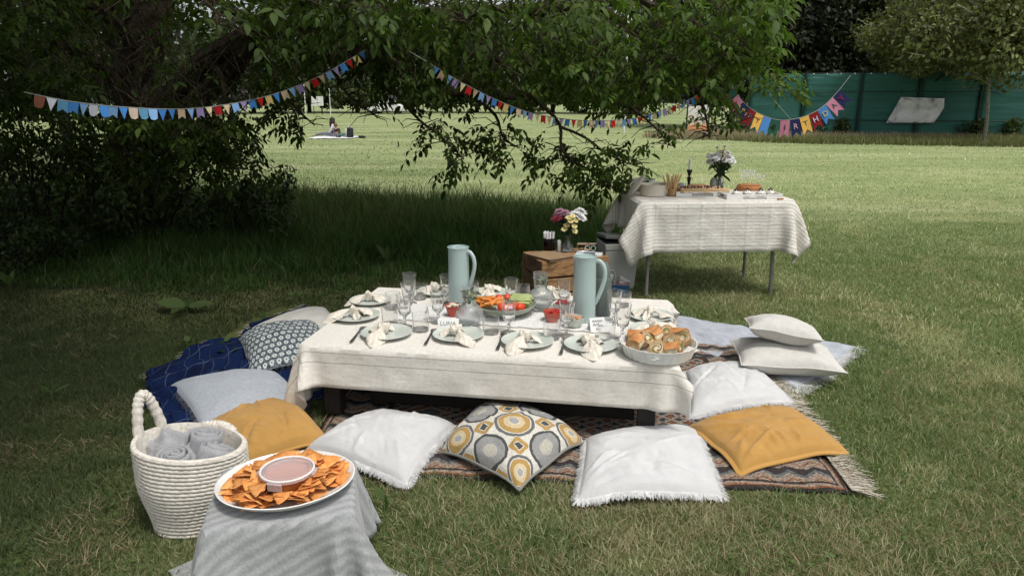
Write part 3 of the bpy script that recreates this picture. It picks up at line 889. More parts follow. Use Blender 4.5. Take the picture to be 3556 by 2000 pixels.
# the low curtain of leaves in the picture's upper half: volume under a lower outline (display px) and between depths
outline = [(-60, 330), (200, 330), (420, 400), (500, 440), (600, 370), (640, 330), (720, 300), (800, 255), (850, 235), (930, 260), (1000, 275), (1060, 310), (1130, 330), (1200, 290), (1260, 330), (1330, 350), (1370, 310), (1430, 315), (1500, 330), (1560, 350), (1640, 350), (1680, 330), (1740, 315), (1790, 300), (1850, 285), (1900, 255), (1950, 190), (1975, 110), (1985, 0), (1990, -200)]
def low(x):
    for (x0, y0), (x1, y1) in zip(outline[:-1], outline[1:]):
        if x0 <= x <= x1: return y0 + (y1 - y0) * (x - x0) / (x1 - x0)
    return 0
outline = [(x, y - (68 if x > 560 else 50) if y > 0 else y) for x, y in outline]
cnt = 0
while cnt < 4300:
    x = random.uniform(-60, 1990); yb = low(x)
    y = yb - abs(random.gauss(0, 1)) * 150 - random.random() * 6
    if y < -140: continue
    Y = random.uniform(5.3, 7.8)
    if y < 60 and random.random() < .35: Y = random.uniform(4.0, 5.4)
    p = dd(x, y, Y)
    dens = mnoise.noise(p * 1.5 + Vector((3, 1, 7)))
    if dens < (-.05 if x > 640 else -.12) and random.random() < .85: continue
    # gaps where the pale sky shows
    if 440 < x < 640 and y < 150 and random.random() < .72: continue
    if 640 < x < 1000 and 30 < y < 190 and random.random() < .45: continue
    if 100 < x < 480 and y > 40 and random.random() < .45: continue
    a = random.uniform(0, 2 * PI)
    sprig(p, (math.cos(a), math.sin(a) - .25, random.uniform(-.6, .15)), random.uniform(.052, .085))
    if random.random() < .4: twig(p, p + Vector((random.uniform(-.3, .3), random.uniform(-.2, .3), random.uniform(.05, .3))), .0045)
    cnt += 1
for _ in range(620):
    x = random.uniform(-60, 640); y = random.uniform(285, 445 - max(0, x - 420) * .25)
    if 30 < x < 130 and y > 380: continue
    a = random.uniform(0, 2 * PI)
    sprig(dd(x, y, random.uniform(6.2, 8.6)), (math.cos(a), math.sin(a), random.uniform(-.7, .1)), random.uniform(.05, .08))
n_view = len(lo_)
# the rest of the crown above the picture (it shades the ground underneath)
cnt = 0
while cnt < 5200:
    u_ = rand_dirs(1)[0] * (rng.random() ** .4)
    p = Vector((-3.6 + 5.4 * u_[0], 7.6 + 3.6 * u_[1], 5.2 + 2.9 * u_[2]))
    if p.z < 2.75 or (p.z < 3.3 and p.y < 5.2): continue
    a = random.uniform(0, 2 * PI)
    sprig(p, (math.cos(a), math.sin(a), random.uniform(-.5, .3)), random.uniform(.09, .13))
    cnt += 1
twigs.build('twig', BARK, WAL)['kind'] = 'stuff'
LO = np.array([tuple(p) for p in lo_]) - np.array(wo_)[None]; LD = np.array([tuple(p) for p in ld_]); LU = np.array([tuple(p) for p in lu_]); LS = np.array(ls_)
FR = frames(LD, LU)
bright = np.clip((LO[:, 0] + wo_.x + 1.0) / 4.0, 0, 1)  # leaves darker to the left: canopy shade put into their colour
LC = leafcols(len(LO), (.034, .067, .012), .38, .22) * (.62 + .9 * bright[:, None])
# the 300 leaves that show largest are leaves of their own
dist = np.linalg.norm(LO + np.array(wo_)[None] - np.array([[0, 0, 1.5]]), axis=1)
scr = LS / dist
scr[n_view:] = 0
W = LO + np.array(wo_)[None]
yc = W[:, 1] * math.cos(PITCH) - (W[:, 2] - 1.5) * math.sin(PITCH)
px_ = 1778 + F_PX * W[:, 0] / yc; py_ = 1000 - F_PX * ((W[:, 2] - 1.5) * math.cos(PITCH) + W[:, 1] * math.sin(PITCH)) / yc
scr[(px_ < 20) | (px_ > 3500) | (py_ < 20)] = 0
big = np.argsort(-scr)[:300]
keep = np.ones(len(LO), bool); keep[big] = False
kv = keep.copy(); kv[n_view:] = False
kc = keep.copy(); kc[:n_view] = False
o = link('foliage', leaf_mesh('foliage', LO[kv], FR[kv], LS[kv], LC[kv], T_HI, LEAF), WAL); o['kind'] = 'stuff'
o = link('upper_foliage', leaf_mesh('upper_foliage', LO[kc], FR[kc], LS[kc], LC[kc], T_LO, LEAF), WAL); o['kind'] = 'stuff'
WLEAF = plainleaf('walnut_leaf', (.028, .056, .013), (.085, .13, .034))
tv, tf = T_HI
mb = MB(); mb.add([tuple(p) for p in tv], [tuple(f) for f in tf])
leaf_me = mb.mesh('leaf', WLEAF, True)
for i in big:
    o = link('leaf', leaf_me, WAL)
    o.matrix_basis = Matrix.Translation(Vector(LO[i])) @ Matrix([[*FR[i][0], 0], [*FR[i][1], 0], [*FR[i][2], 0], [0, 0, 0, 1]]) @ Matrix.Scale(LS[i], 4)
# two green nuts
NUT = mat('walnut_husk', (.06, .11, .025), .5, (.10, .16, .045), ns=30)
for (x, y, Y) in ((805, 105, 4.6), (818, 95, 4.65)):
    mb = MB(); mb.ball((0, 0, 0), .022, 12, 8, (1, 1, 1.15)); mb.tube([(0, 0, .02), (.01, 0, .06), (0, .02, .11)], .003, 5)
    mb.build('nut', NUT, WAL, loc=wl(x, y, Y))

# ------------------------------------------------------------------ shrubs and thicket on the left
def shrub(name, label, x, y, H, rad, n, ls, base, seed, group=None, stems=9, zmin=.05, tmpl=T_HI):
    r_ = np.random.default_rng(seed + 500)
    t = thing(name, label, 'shrub', (x, y, 0), group=group)
    for i in range(stems):
        a = r_.random() * 2 * PI; q = rad * (.3 + .6 * r_.random()); h_ = H * (.6 + .4 * r_.random())
        limb(t, 'stem', [(.1 * math.cos(a), .1 * math.sin(a), -.03), (math.cos(a) * q * .4, math.sin(a) * q * .4, h_ * .4), (math.cos(a) * q, math.sin(a) * q, h_)], .018, .005, 10, 5, .05, BARK2)
    nc = 30
    cl = rand_dirs(nc, r_) * (r_.random((nc, 1)) ** .5) * np.array([[rad, rad, H / 2]]) * .85
    cr = (.25 + .2 * r_.random(nc)) * min(rad, H / 2)
    k = r_.integers(0, nc, n); d = rand_dirs(n, r_)
    O = cl[k] + d * (cr[k] * r_.random(n) ** .4)[:, None] + np.array([[0, 0, H / 2]])
    ok = O[:, 2] > zmin; O, d, k = O[ok], d[ok], k[ok]; n = len(O)
    c = link('foliage', leaf_mesh('foliage', O, frames(rand_dirs(n, r_) + d * .5 + [0, 0, -.3], d * .6 + rand_dirs(n, r_) * .6 + [0, 0, .8]), ls * (.6 + .8 * r_.random(n)), leafcols(n, base, .4, .08, r_) * (.7 + .6 * r_.random(nc))[k][:, None], tmpl, LEAF2), t)
    c['kind'] = 'stuff'
    return t
shrub('shrub', 'dark leafy shrub around the foot of the walnut trunk', -3.75, 7.3, 1.45, .85, 3000, .066, (.026, .045, .014), 1)
shrub('shrub', 'low dark shrub spilling right from the walnut trunk towards the long grass', -2.75, 7.6, .85, .75, 2400, .062, (.030, .052, .016), 2)
shrub('shrub', 'tall dark shrub below the left half of the pennant bunting', -4.75, 7.2, 1.75, .8, 2500, .062, (.026, .043, .014), 3)
shrub('shrub', 'dark thicket at the left edge of the photo behind the bunting end', -5.7, 6.9, 2.3, .9, 2600, .066, (.032, .05, .017), 4)
shrub('shrub', 'low bramble in the dark grass below the leftmost bunting flags', -4.4, 6.3, .55, .75, 2200, .05, (.026, .046, .014), 5)
shrub('shrub', 'pale leaved bush at the far left edge', -7.2, 8.6, 2.0, .9, 2600, .09, (.05, .075, .028), 6)
shrub('shrub', 'dark ivy bush climbing behind the walnut trunk', -4.9, 9.0, 2.4, 1.0, 2400, .08, (.022, .036, .012), 7)
shrub('shrub', 'small dark bramble at the left edge in front of the thicket', -5.2, 6.0, .5, .7, 1700, .05, (.028, .046, .015), 8)
G4 = 'trees in the thicket on the left'
for i, (x, y, H, rad, zb) in enumerate([(-8.4, 11.0, 8, 2.6, 1.1), (-6.4, 12.2, 8, 2.3, 1.5), (-10.5, 14, 9, 3.2, .8), (-7.6, 16, 9, 2.8, 1.6), (-11.5, 19, 10, 3.5, 1.0)]):
    forest_tree('thicket_tree', ['dark tree directly behind the left end of the bunting', 'tree right behind the walnut trunk, between it and the lawn', 'dark leafy tree at the left edge behind the thicket', 'tree seen in the gap left of the walnut trunk', 'tall tree at the far left, beyond the thicket'][i], x, y, H, rad, zb, 5200, .15, (.022, .034, .013), G4, .14, 90 + i, 30)
forest_tree('thicket_tree', 'broad tree added out of view beside the navy blanket to shade the lawn', -5.4, 4.3, 6.8, 2.6, 2.95, 9000, .2, (.022, .034, .013), G4, .2, 98, 34, 1.7)  # unseen tree added so its crown shades the left lawn
# unseen tree added on the left, its crown set to shade the lawn corner
forest_tree('thicket_tree', 'broad tree added out of view on the left to shade the dark corner', -4.3, 1.6, 6.6, 2.7, 2.7, 11000, .2, (.022, .034, .013), G4, .2, 99, 34, 2.2)
# ================================================================== FENCE, BANNER, SIGNS
def screen_mat():
    m, nt, b = newmat('fence_screen')
    c = tc(nt, 'Object')
    n1 = nd(nt, 'TexNoise', {'Vector': nd(nt, 'Mapping', {'Vector': c, 'Scale': (.5, .5, 5)}).outputs[0], 'Scale': 1.3, 'Detail': 4.0}).outputs[0]
    setin(nt, b, 'Base Color', ramp(nt, n1, [(.3, (.012, .082, .066)), (.7, (.024, .125, .100))]))
    b.inputs['Roughness'].default_value = .75
    addbump(nt, b, n1, .4, .05)
    return m
SCREEN = screen_mat()
FPOST = mat('fence_post', (.008, .02, .017), .6)
WHITE = mat('white_plain', (.75, .75, .73), .6, (.6, .6, .6), ns=3)
A_, B_ = gs(2590, 473.5), gs(3700, 487)
fdir = (B_ - A_); flen = fdir.length; fdir.normalize()
frz = math.atan2(fdir.y, fdir.x)
FENCE = thing('screen_fence', 'tall green fabric screen fence on dark posts along the back of the lawn', 'fence', A_, frz)
bay = 2.2; FH = 2.58
nb = int(flen / bay) + 1
for i in range(nb):
    mb = MB()
    x0 = i * bay
    mb.grid(lambda u, v: (x0 + .02 + u * (bay - .04), .025 * math.sin(u * PI * 2 + i) * math.sin(v * 5 + i) + .03 * mnoise.noise(Vector((u * 2 + i, v * 3, 1))), .02 + v * (FH - .02 + .04 * mnoise.noise(Vector((u * 2 + i * 3, 0, 4))) * v)), 10, 10)
    o = mb.build('screen_panel', SCREEN, FENCE)
    o.modifiers.new('thickness', 'SOLIDIFY').thickness = .01
    for zz in (.72, 1.86):
        mb = MB(); mb.tube([(x0, -.045, zz), (x0 + bay * .5, -.05, zz - .01), (x0 + bay, -.045, zz)], .014, 6); mb.build('seam', FPOST, FENCE)
    for k in range(4):
        mb = MB(); mb.ball((x0 + .3 + k * .53, -.045, FH - .01), .028, 8, 5); mb.build('cable_tie', WHITE, FENCE)
for i in range(nb + 1):
    mb = MB(); mb.tube([(i * bay, -.05, -.05), (i * bay, -.05, FH + .06)], .045, 8); mb.build('post', FPOST, FENCE)
mb = MB(); mb.tube([(0, -.04, FH + .02), (nb * bay, -.04, FH + .02)], .012, 6); mb.build('top_wire', FPOST, FENCE)
def on_fence(px, py, off=.09):
    d = ray(px, py); n = Vector((fdir.y, -fdir.x, 0))
    p0 = A_ + n * off
    t = (p0 - Vector((0, 0, CAM_H))).dot(n) / d.dot(n)
    return Vector((0, 0, CAM_H)) + d * t
def banner_mat():
    m, nt, b = newmat('banner_print')
    c = tc(nt, 'Object')
    n1 = nd(nt, 'TexNoise', {'Vector': c, 'Scale': 1.6, 'Detail': 5.0, 'Distortion': 1.4}).outputs[0]
    setin(nt, b, 'Base Color', ramp(nt, n1, [(.32, (.22, .22, .23)), (.43, (.55, .55, .56)), (.55, (.72, .71, .71))]))
    b.inputs['Roughness'].default_value = .6
    return m
bn = [on_fence(*p) for p in ((3076, 428), (3242, 428), (3277, 376), (3279, 343), (3200, 341), (3129, 338))]
bc = sum(bn, Vector()) / 6
BAN = thing('banner', 'slanted white printed banner hanging crumpled on the green fence', 'banner', bc)
mb = MB()
TL, TR, BL, BR = bn[5], bn[3], bn[0], bn[1]
nrm = Vector((fdir.y, -fdir.x, 0))
def bf(u, v):
    R_ = BR.lerp(bn[2].lerp(TR, max(0, (v - .6) / .4)), 1) if False else (BR.lerp(bn[2], v / .6) if v < .6 else bn[2].lerp(TR, (v - .6) / .4))
    p = BL.lerp(TL, v).lerp(R_, u)
    return p - bc + nrm * (.04 + .05 * mnoise.noise(Vector((u * 4, v * 3, 2))) + .05 * mnoise.noise(Vector((u * 9 - v * 6, v * 2, 5))))
mb.grid(bf, 24, 14)
o = mb.build('sheet', banner_mat(), BAN); o.modifiers.new('thickness', 'SOLIDIFY').thickness = .008
for p in (TL, TR):
    mb = MB(); mb.tube([p - bc + nrm * .04, p - bc + nrm * .02 + Vector((0, 0, .35))], .008, 5); mb.build('cord', FPOST, BAN)
# white notice board at the far lawn edge
q = ds(1105, 398, 80); q.z = 0
SGN = thing('notice_board', 'white two-part notice board at the far edge of the lawn', 'sign', q)
mb = MB(); mb.box((-.32, 0, 1.45), (.60, .04, .98)); mb.build('panel', WHITE, SGN)
mb = MB(); mb.box((.33, 0, 1.45), (.62, .04, .98)); mb.build('panel', WHITE, SGN)
for x in (-.45, .45):
    mb = MB(); mb.tube([(x, .05, -.1), (x, .05, 1.95)], .035, 6); mb.build('post', FPOST, SGN)
# thin pale poles near the board
for i, px in enumerate((1062, 1148)):
    q = ds(px, 395, 82); q.z = 0
    mb = MB(); mb.tube([(0, 0, -.1), (0, 0, 3.2 - i * .4)], .05, 6)
    tag(mb.build('pole', WHITE, loc=q), ['thin pale pole left of the white notice board', 'thin pale pole right of the white notice board'][i], 'pole')
# poster behind the leaves
q = gs(2420, 468)
POS = thing('poster_board', 'orange and white poster board behind the leaves left of the fence', 'sign', q)
def poster_mat():
    m, nt, b = newmat('poster_print')
    c = tc(nt, 'Object'); z = nd(nt, 'SeparateXYZ', {0: c}).outputs[2]
    f = math_(nt, 'ADD', math_(nt, 'MULTIPLY', z, .6), math_(nt, 'MULTIPLY', nd(nt, 'TexNoise', {'Vector': c, 'Scale': 3.0}).outputs[0], .35))
    setin(nt, b, 'Base Color', ramp(nt, f, [(.0, (.60, .24, .09)), (.42, (.66, .30, .14)), (.5, (.7, .62, .5)), (.8, (.75, .72, .68))]))
    return m
mb = MB(); mb.box((0, 0, .68), (.92, .05, 1.25)); mb.build('panel', poster_mat(), POS, bevel=.01)
for x in (-.5, .5):
    mb = MB(); mb.tube([(x, 0, -.05), (x, 0, 1.35)], .03, 6); mb.build('post', FPOST, POS)
# low kerb wall right of the poster
# dark steel lamp pole seen through the leaves
q = gs(2190, 470); mb = MB(); mb.tube([(0, 0, -.1), (0, 0, 5.5)], .05, 8)
tag(mb.build('lamp_pole', WHITE, loc=(q.x, q.y + 2, 0)), 'thin pale upright pole behind the hanging branches', 'pole')
# parked white cars seen through the branches
def far_car(label, px, Y, s=1):
    q = ds(px, 395, Y); q.z = 0
    t = thing('parked_car', label, 'car', q, group='cars behind the trees')
    prof = [(-2.1, .3), (-2.15, .7), (-1.9, .85), (-1.2, .95), (-.7, 1.4), (.9, 1.45), (1.6, 1.0), (2.1, .9), (2.15, .3)]
    mb = MB()
    n = len(prof)
    vs_ = [(x, -.85, z) for x, z in prof] + [(x, .85, z) for x, z in prof]
    mb.add(vs_, [tuple(range(n)), tuple(range(2 * n - 1, n - 1, -1))] + [(i, n + i, n + (i + 1) % n, (i + 1) % n) for i in range(n)])
    mb.build('body', WHITE, t, bevel=.06)
    for sx in (-.25, .65):
        mb = MB(); mb.box((sx, -.86, 1.18), (.75, .02, .34)); mb.build('window', FPOST, t)
    for x in (-1.3, 1.3):
        for y in (-.8, .8):
            mb = MB(); mb.lathe([(0, -.1), (.32, -.1), (.32, .1), (0, .1)], 16, (x, y, .32), rot=(PI / 2, 0, 0)); mb.build('wheel', FPOST, t)
    return t
far_car('white car parked far behind the first hanging branch', 1345, 86)
far_car('white car parked far away left of the walnut limb', 690, 84)

# ================================================================== PEOPLE FAR ON THE LAWN
SKIN = mat('skin', (.45, .26, .18), .5)
def skinned(name, verts, edges, radii, m_, parent, root=0, sub=2):
    me = bpy.data.meshes.new(name); me.from_pydata(verts, edges, [])
    o = bpy.data.objects.new(name, me); COL.objects.link(o)
    sk = o.modifiers.new('skin', 'SKIN')
    for i, sv in enumerate(me.skin_vertices[0].data):
        r_ = radii[i]; sv.radius = (r_, r_) if not hasattr(r_, '__len__') else r_
        sv.use_root = (i == root)
    o.modifiers.new('sub', 'SUBSURF').levels = sub
    dg = bpy.context.evaluated_depsgraph_get()
    nm = bpy.data.meshes.new_from_object(o.evaluated_get(dg))
    bpy.data.objects.remove(o)
    nm.materials.clear(); nm.materials.append(m_)
    nm.polygons.foreach_set('use_smooth', [True] * len(nm.polygons))
    return link(name, nm, parent)
def person(label, loc, rz, J, s, mats, hair_long):
    """J: joints dict; one continuous body, clothes and hair as its children"""
    t = thing('person', label, 'person', loc, rz)
    t.scale = (s, s, s)
    order = ['pelvis', 'waist', 'chest', 'neck', 'head', 'crown', 'ls', 'le', 'lh', 'lf', 'rs', 're', 'rh', 'rf', 'lhip', 'lk', 'la', 'lt', 'rhip', 'rk', 'ra', 'rt']
    vs_ = [J[k] for k in order]; ix = {k: i for i, k in enumerate(order)}
    ed = [('pelvis', 'waist'), ('waist', 'chest'), ('chest', 'neck'), ('neck', 'head'), ('head', 'crown'), ('chest', 'ls'), ('ls', 'le'), ('le', 'lh'), ('lh', 'lf'), ('chest', 'rs'), ('rs', 're'), ('re', 'rh'), ('rh', 'rf'), ('pelvis', 'lhip'), ('lhip', 'lk'), ('lk', 'la'), ('la', 'lt'), ('pelvis', 'rhip'), ('rhip', 'rk'), ('rk', 'ra'), ('ra', 'rt')]
    rad = dict(pelvis=.12, waist=.11, chest=.13, neck=.045, head=.085, crown=.07, ls=.055, le=.04, lh=.03, lf=.022, rs=.055, re=.04, rh=.03, rf=.022, lhip=.085, lk=.058, la=.038, lt=.03, rhip=.085, rk=.058, ra=.038, rt=.03)
    b = skinned('body', vs_, [(ix[a], ix[c]) for a, c in ed], [rad[k] for k in order], SKIN, t)
    def sub(nm, keys, edges, grow, m_):
        i2 = {k: i for i, k in enumerate(keys)}
        skinned(nm, [J[k] for k in keys], [(i2[a], i2[c]) for a, c in edges], [rad[k] * grow for k in keys], m_, t)
    sub('top', ['waist', 'chest', 'ls', 'le', 'lh', 'rs', 're', 'rh'], [('waist', 'chest'), ('chest', 'ls'), ('ls', 'le'), ('le', 'lh'), ('chest', 'rs'), ('rs', 're'), ('re', 'rh')], 1.22, mats[0])
    sub('trousers', ['pelvis', 'waist', 'lhip', 'lk', 'la', 'rhip', 'rk', 'ra'], [('pelvis', 'waist'), ('pelvis', 'lhip'), ('lhip', 'lk'), ('lk', 'la'), ('pelvis', 'rhip'), ('rhip', 'rk'), ('rk', 'ra')], 1.2, mats[1])
    hd, cr = Vector(J['head']), Vector(J['crown'])
    fw = Vector(J['face'])
    mb = MB(); mb.ball(hd.lerp(cr, .45) - fw * .025, .112, 14, 9, (1, 1, 1.12), .12)
    if hair_long:
        for k in range(9):
            a = -1.9 + 3.8 * k / 8
            side = Vector((-fw.y, fw.x, 0))
            d_ = (-fw * math.cos(a) + side * math.sin(a)) * .085
            mb.tube([cr + d_ * .5, hd + d_ * 1.15, hd + d_ * 1.35 + Vector((0, 0, -.16)), hd + d_ * 1.25 + Vector((0, 0, -.36))], [.045, .05, .042, .012], 6)
    mb.build('hair', mats[2], t)
    mb = MB(); f0 = hd + fw * .088
    mb.ball(f0 + Vector((0, 0, .0)), .016, 8, 5, (1, 1, 1.5)); mb.build('nose', SKIN, t)
    side = Vector((-fw.y, fw.x, 0))
    for sg in (-1, 1):
        mb = MB(); mb.ball(hd + fw * .078 + side * sg * .034 + Vector((0, 0, .03)), .012, 8, 5); mb.build('eye', FPOST, t)
        mb = MB(); mb.ball(hd + side * sg * .088, .022, 8, 5, (1, 1, 1.4)); mb.build('ear', SKIN, t)
    mb = MB(); mb.ball(f0 + Vector((0, 0, -.045)) - fw * .008, .02, 8, 5, (1, 1, .4)); mb.build('mouth', mat('lips', (.35, .12, .1), .5), t)
    return t
HAIR1 = mat('dark_hair', (.012, .008, .006), .5, (.03, .018, .012), ns=40)
HAIR2 = mat('brown_hair', (.10, .04, .02), .5, (.16, .07, .035), ns=40)
DARKC = mat('dark_clothes', (.012, .013, .02), .9, (.025, .026, .035), ns=20)
GREYC = mat('grey_trousers', (.10, .11, .14), .9, (.17, .18, .21), ns=14)
LIGHTC = mat('light_top', (.45, .46, .5), .9, (.62, .62, .65), ns=9)
TEALC = mat('teal_trousers', (.05, .10, .11), .9, (.09, .15, .16), ns=14)
wloc = gs(1162, 477)
person('woman with long dark hair in a light top sitting on a picnic blanket', wloc, 0, dict(pelvis=(.02, 0, .15), waist=(.03, 0, .30), chest=(.0, 0, .47), neck=(-.04, 0, .62), head=(-.085, -.01, .715), crown=(-.07, -.01, .80), ls=(-.01, -.15, .53), le=(-.1, -.2, .33), lh=(-.2, -.14, .19), lf=(-.26, -.12, .16), rs=(.0, .15, .53), re=(-.08, .2, .33), rh=(-.2, .12, .19), rf=(-.26, .1, .16), lhip=(-.04, -.1, .13), lk=(-.44, -.16, .17), la=(-.83, -.1, .10), lt=(-.95, -.1, .09), rhip=(-.04, .1, .13), rk=(-.42, .12, .17), ra=(-.8, .02, .10), rt=(-.93, 0, .09), face=(-.82, -.52, -.2)), .95, (LIGHTC, GREYC, HAIR1), True)
cloc = gs(1170, 479.5) + Vector((.02, -.25, 0))
person('child with brown hair in a dark jacket sitting beside the woman', cloc, 0, dict(pelvis=(.10, .05, .14), waist=(.09, .03, .30), chest=(.06, 0, .46), neck=(.04, -.02, .58), head=(.02, -.04, .68), crown=(.02, -.03, .77), ls=(-.09, -.02, .50), le=(-.17, -.12, .33), lh=(-.1, -.22, .2), lf=(-.06, -.26, .16), rs=(.2, 0, .5), re=(.28, -.1, .33), rh=(.2, -.22, .2), rf=(.15, -.26, .17), lhip=(.06, -.02, .12), lk=(.3, -.26, .22), la=(.55, -.2, .11), lt=(.62, -.28, .09), rhip=(.2, .04, .12), rk=(.46, -.1, .24), ra=(.72, -.1, .11), rt=(.8, -.18, .09), face=(-.1, -.97, -.2)), .72, (DARKC, TEALC, HAIR2), False)
PBL = mat('pale_blanket', (.55, .55, .6), .95, (.7, .7, .72), ns=4)
p0, p1 = gs(1098, 479), gs(1230, 481)
mb = MB()
cx, cy = (p0.x + p1.x) / 2, (p0.y + p1.y) / 2
mb.grid(lambda u, v: ((u - .5) * (p1.x - p0.x) * 1.03 + .08 * mnoise.noise(Vector((v * 3, 0, 1))), (v - .5) * 1.9 + .1 * mnoise.noise(Vector((u * 4, 2, 0))), .03 + .022 * mnoise.noise(Vector((u * 9, v * 9, 0)))), 30, 20)
o = mb.build('picnic_blanket', PBL, loc=(cx, cy, .01)); o.modifiers.new('thickness', 'SOLIDIFY').thickness = .012
tag(o, 'pale picnic blanket under the woman and child far on the lawn', 'blanket')
q = gs(1217, 481)
BP = thing('backpack', 'black and white backpack standing right of the child', 'backpack', q, -.3)
mb = MB(); mb.box((0, 0, .22), (.26, .18, .42)); mb.build('body', DARKC, BP, bevel=.05)
mb = MB(); mb.box((-.15, -.0, .2), (.05, .16, .38)); mb.build('side_panel', WHITE, BP, bevel=.02)
mb = MB(); mb.box((.0, -.11, .14), (.2, .06, .2)); mb.build('pocket', DARKC, BP, bevel=.02)
mb = MB(); mb.tube([(-.06, 0, .42), (-.05, 0, .5), (.05, 0, .5), (.06, 0, .42)], .014, 6); mb.build('handle', WHITE, BP)
for i, px in enumerate((1253, 1262)):
    q = gs(px, 481)
    mb = MB(); mb.ball((0, 0, .05), .06, 10, 6, (1.7, .8, .8)); mb.ball((-.05, 0, .09), .045, 8, 5, (1, .8, .7))
    tag(mb.build('shoe', DARKC, loc=q, rot=(0, 0, .3 * i)), 'small dark shoe on the lawn right of the backpack', 'shoe', 'shoes on the lawn')

# ================================================================== BUNTING
def paper(name, c): return mat(name, c, .8, tuple(min(1, q * 1.12) for q in c), ns=25, bump=.15, bs=60)
FC = dict(blue=paper('flag_blue', (.06, .25, .66)), sky=paper('flag_sky', (.25, .46, .82)), tan=paper('flag_tan', (.70, .53, .37)), lilac=paper('flag_lilac', (.40, .31, .62)), cream=paper('flag_cream', (.78, .67, .40)), red=paper('flag_red', (.62, .014, .018)), yellow=paper('flag_yellow', (.70, .54, .22)), grey=paper('flag_grey', (.36, .38, .46)), rust=paper('flag_rust', (.28, .10, .065)), teal=paper('flag_teal', (.09, .26, .42)), white=paper('flag_white', (.62, .64, .74)), peach=paper('flag_peach', (.58, .45, .37)))
SEQ = [('blue', 0), ('tan', 1), ('sky', 0), ('lilac', 1), ('cream', 0), ('red', 1), ('tan', 0), ('sky', 1), ('lilac', 0), ('blue', 1), ('red', 0), ('yellow', 1)]
STRING = mat('string', (.35, .36, .34), .8)
def flagpoly(kind, w, h):
    if kind == 0: return [(-w / 2, 0), (w / 2, 0), (0, -h * 1.05)]
    if kind == 1: return [(-w / 2, 0), (w / 2, 0), (w / 2, -h), (0, -h * .74), (-w / 2, -h)]
    return [(-w / 2, 0), (w / 2, 0), (w * .42, -h * .85), (w * .1, -h), (-w * .3, -h * .95), (-w * .46, -h * .6)]
def flag(parent, p, tan, kind, w, h, m_, face_z=0.0, swing=0.0):
    """flag hung at local point p from a string of direction tan; returns object (local x along the string)"""
    x = Vector(tan).normalized()
    down = Vector((0, 0, -1)); down = (down - x * down.dot(x) * .8).normalized()
    y = -(down - x * down.dot(x)).normalized()
    z = x.cross(y)
    m = Matrix((x, y, z)).transposed()
    poly = flagpoly(kind, w, h)
    mb = MB()
    n = len(poly)
    curl = random.uniform(-.012, .012)
    f3 = lambda q, zz: (q[0], q[1], zz + curl * (q[1] / h) ** 2)
    vs_ = [f3(q, -.0008) for q in poly] + [f3(q, .0008) for q in poly]
    mb.add(vs_, [tuple(range(n)), tuple(range(2 * n - 1, n - 1, -1))] + [(i, n + i, n + (i + 1) % n, (i + 1) % n) for i in range(n)])
    o = mb.build('flag', m_, parent, smooth=False)
    o.matrix_basis = Matrix.Translation(p) @ m.to_4x4() @ Matrix.Rotation(swing, 4, 'X')
    return o
def arclen(P):
    L = [0]
    for a, b in zip(P[:-1], P[1:]): L.append(L[-1] + (b - a).length)
    return L
def at_len(P, L, s_):
    for i in range(len(P) - 1):
        if L[i + 1] >= s_:
            f = (s_ - L[i]) / (L[i + 1] - L[i] + 1e-9)
            return P[i].lerp(P[i + 1], f), (P[i + 1] - P[i]).normalized()
    return P[-1], (P[-1] - P[-2]).normalized()
def bunting(label, ctrl, nflags, start, w, h, ends, left_rag=0):
    P = polyline([dd(*c) for c in ctrl], 80)
    o0 = P[0].copy()
    t = thing('bunting', label, 'bunting', o0)
    full = [dd(*ends[0]) - o0] + [p - o0 for p in P] + [dd(*ends[1]) - o0]
    mb = MB(); mb.tube(full, .0028, 5, False); mb.build('string', STRING, t)
    L = arclen(P)
    rag = [('rust', 2), ('white', 0), ('teal', 1), ('blue', 1), ('sky', 0), ('white', 2), ('blue', 2), ('sky', 1), ('blue', 0), ('peach', 2), ('teal', 2), ('sky', 2), ('blue', 0)]
    for i in range(nflags):
        p, tn = at_len(P, L, L[-1] * (i + .5) / nflags)
        if i < left_rag: c, k = rag[i % len(rag)]
        else: c, k = SEQ[(i - left_rag + start) % 12]
        flag(t, p - o0, tn, k, w * (1.25 if i < left_rag else 1), h * (1.1 if i < left_rag else 1), FC[c], swing=random.uniform(-.18, .18))
    return t
bunting('string of small coloured paper pennants hung from the thicket to the walnut limb', STR1[1:], 38, 0, .048, .070, [(60, 232, 4.5), (960, 105, 6.1)], 13)
bunting('long string of small paper pennants sagging across the middle of the branches', STR2, 48, 0, .046, .066, [(1030, 130, 5.4), (1880, 165, 7.3)])
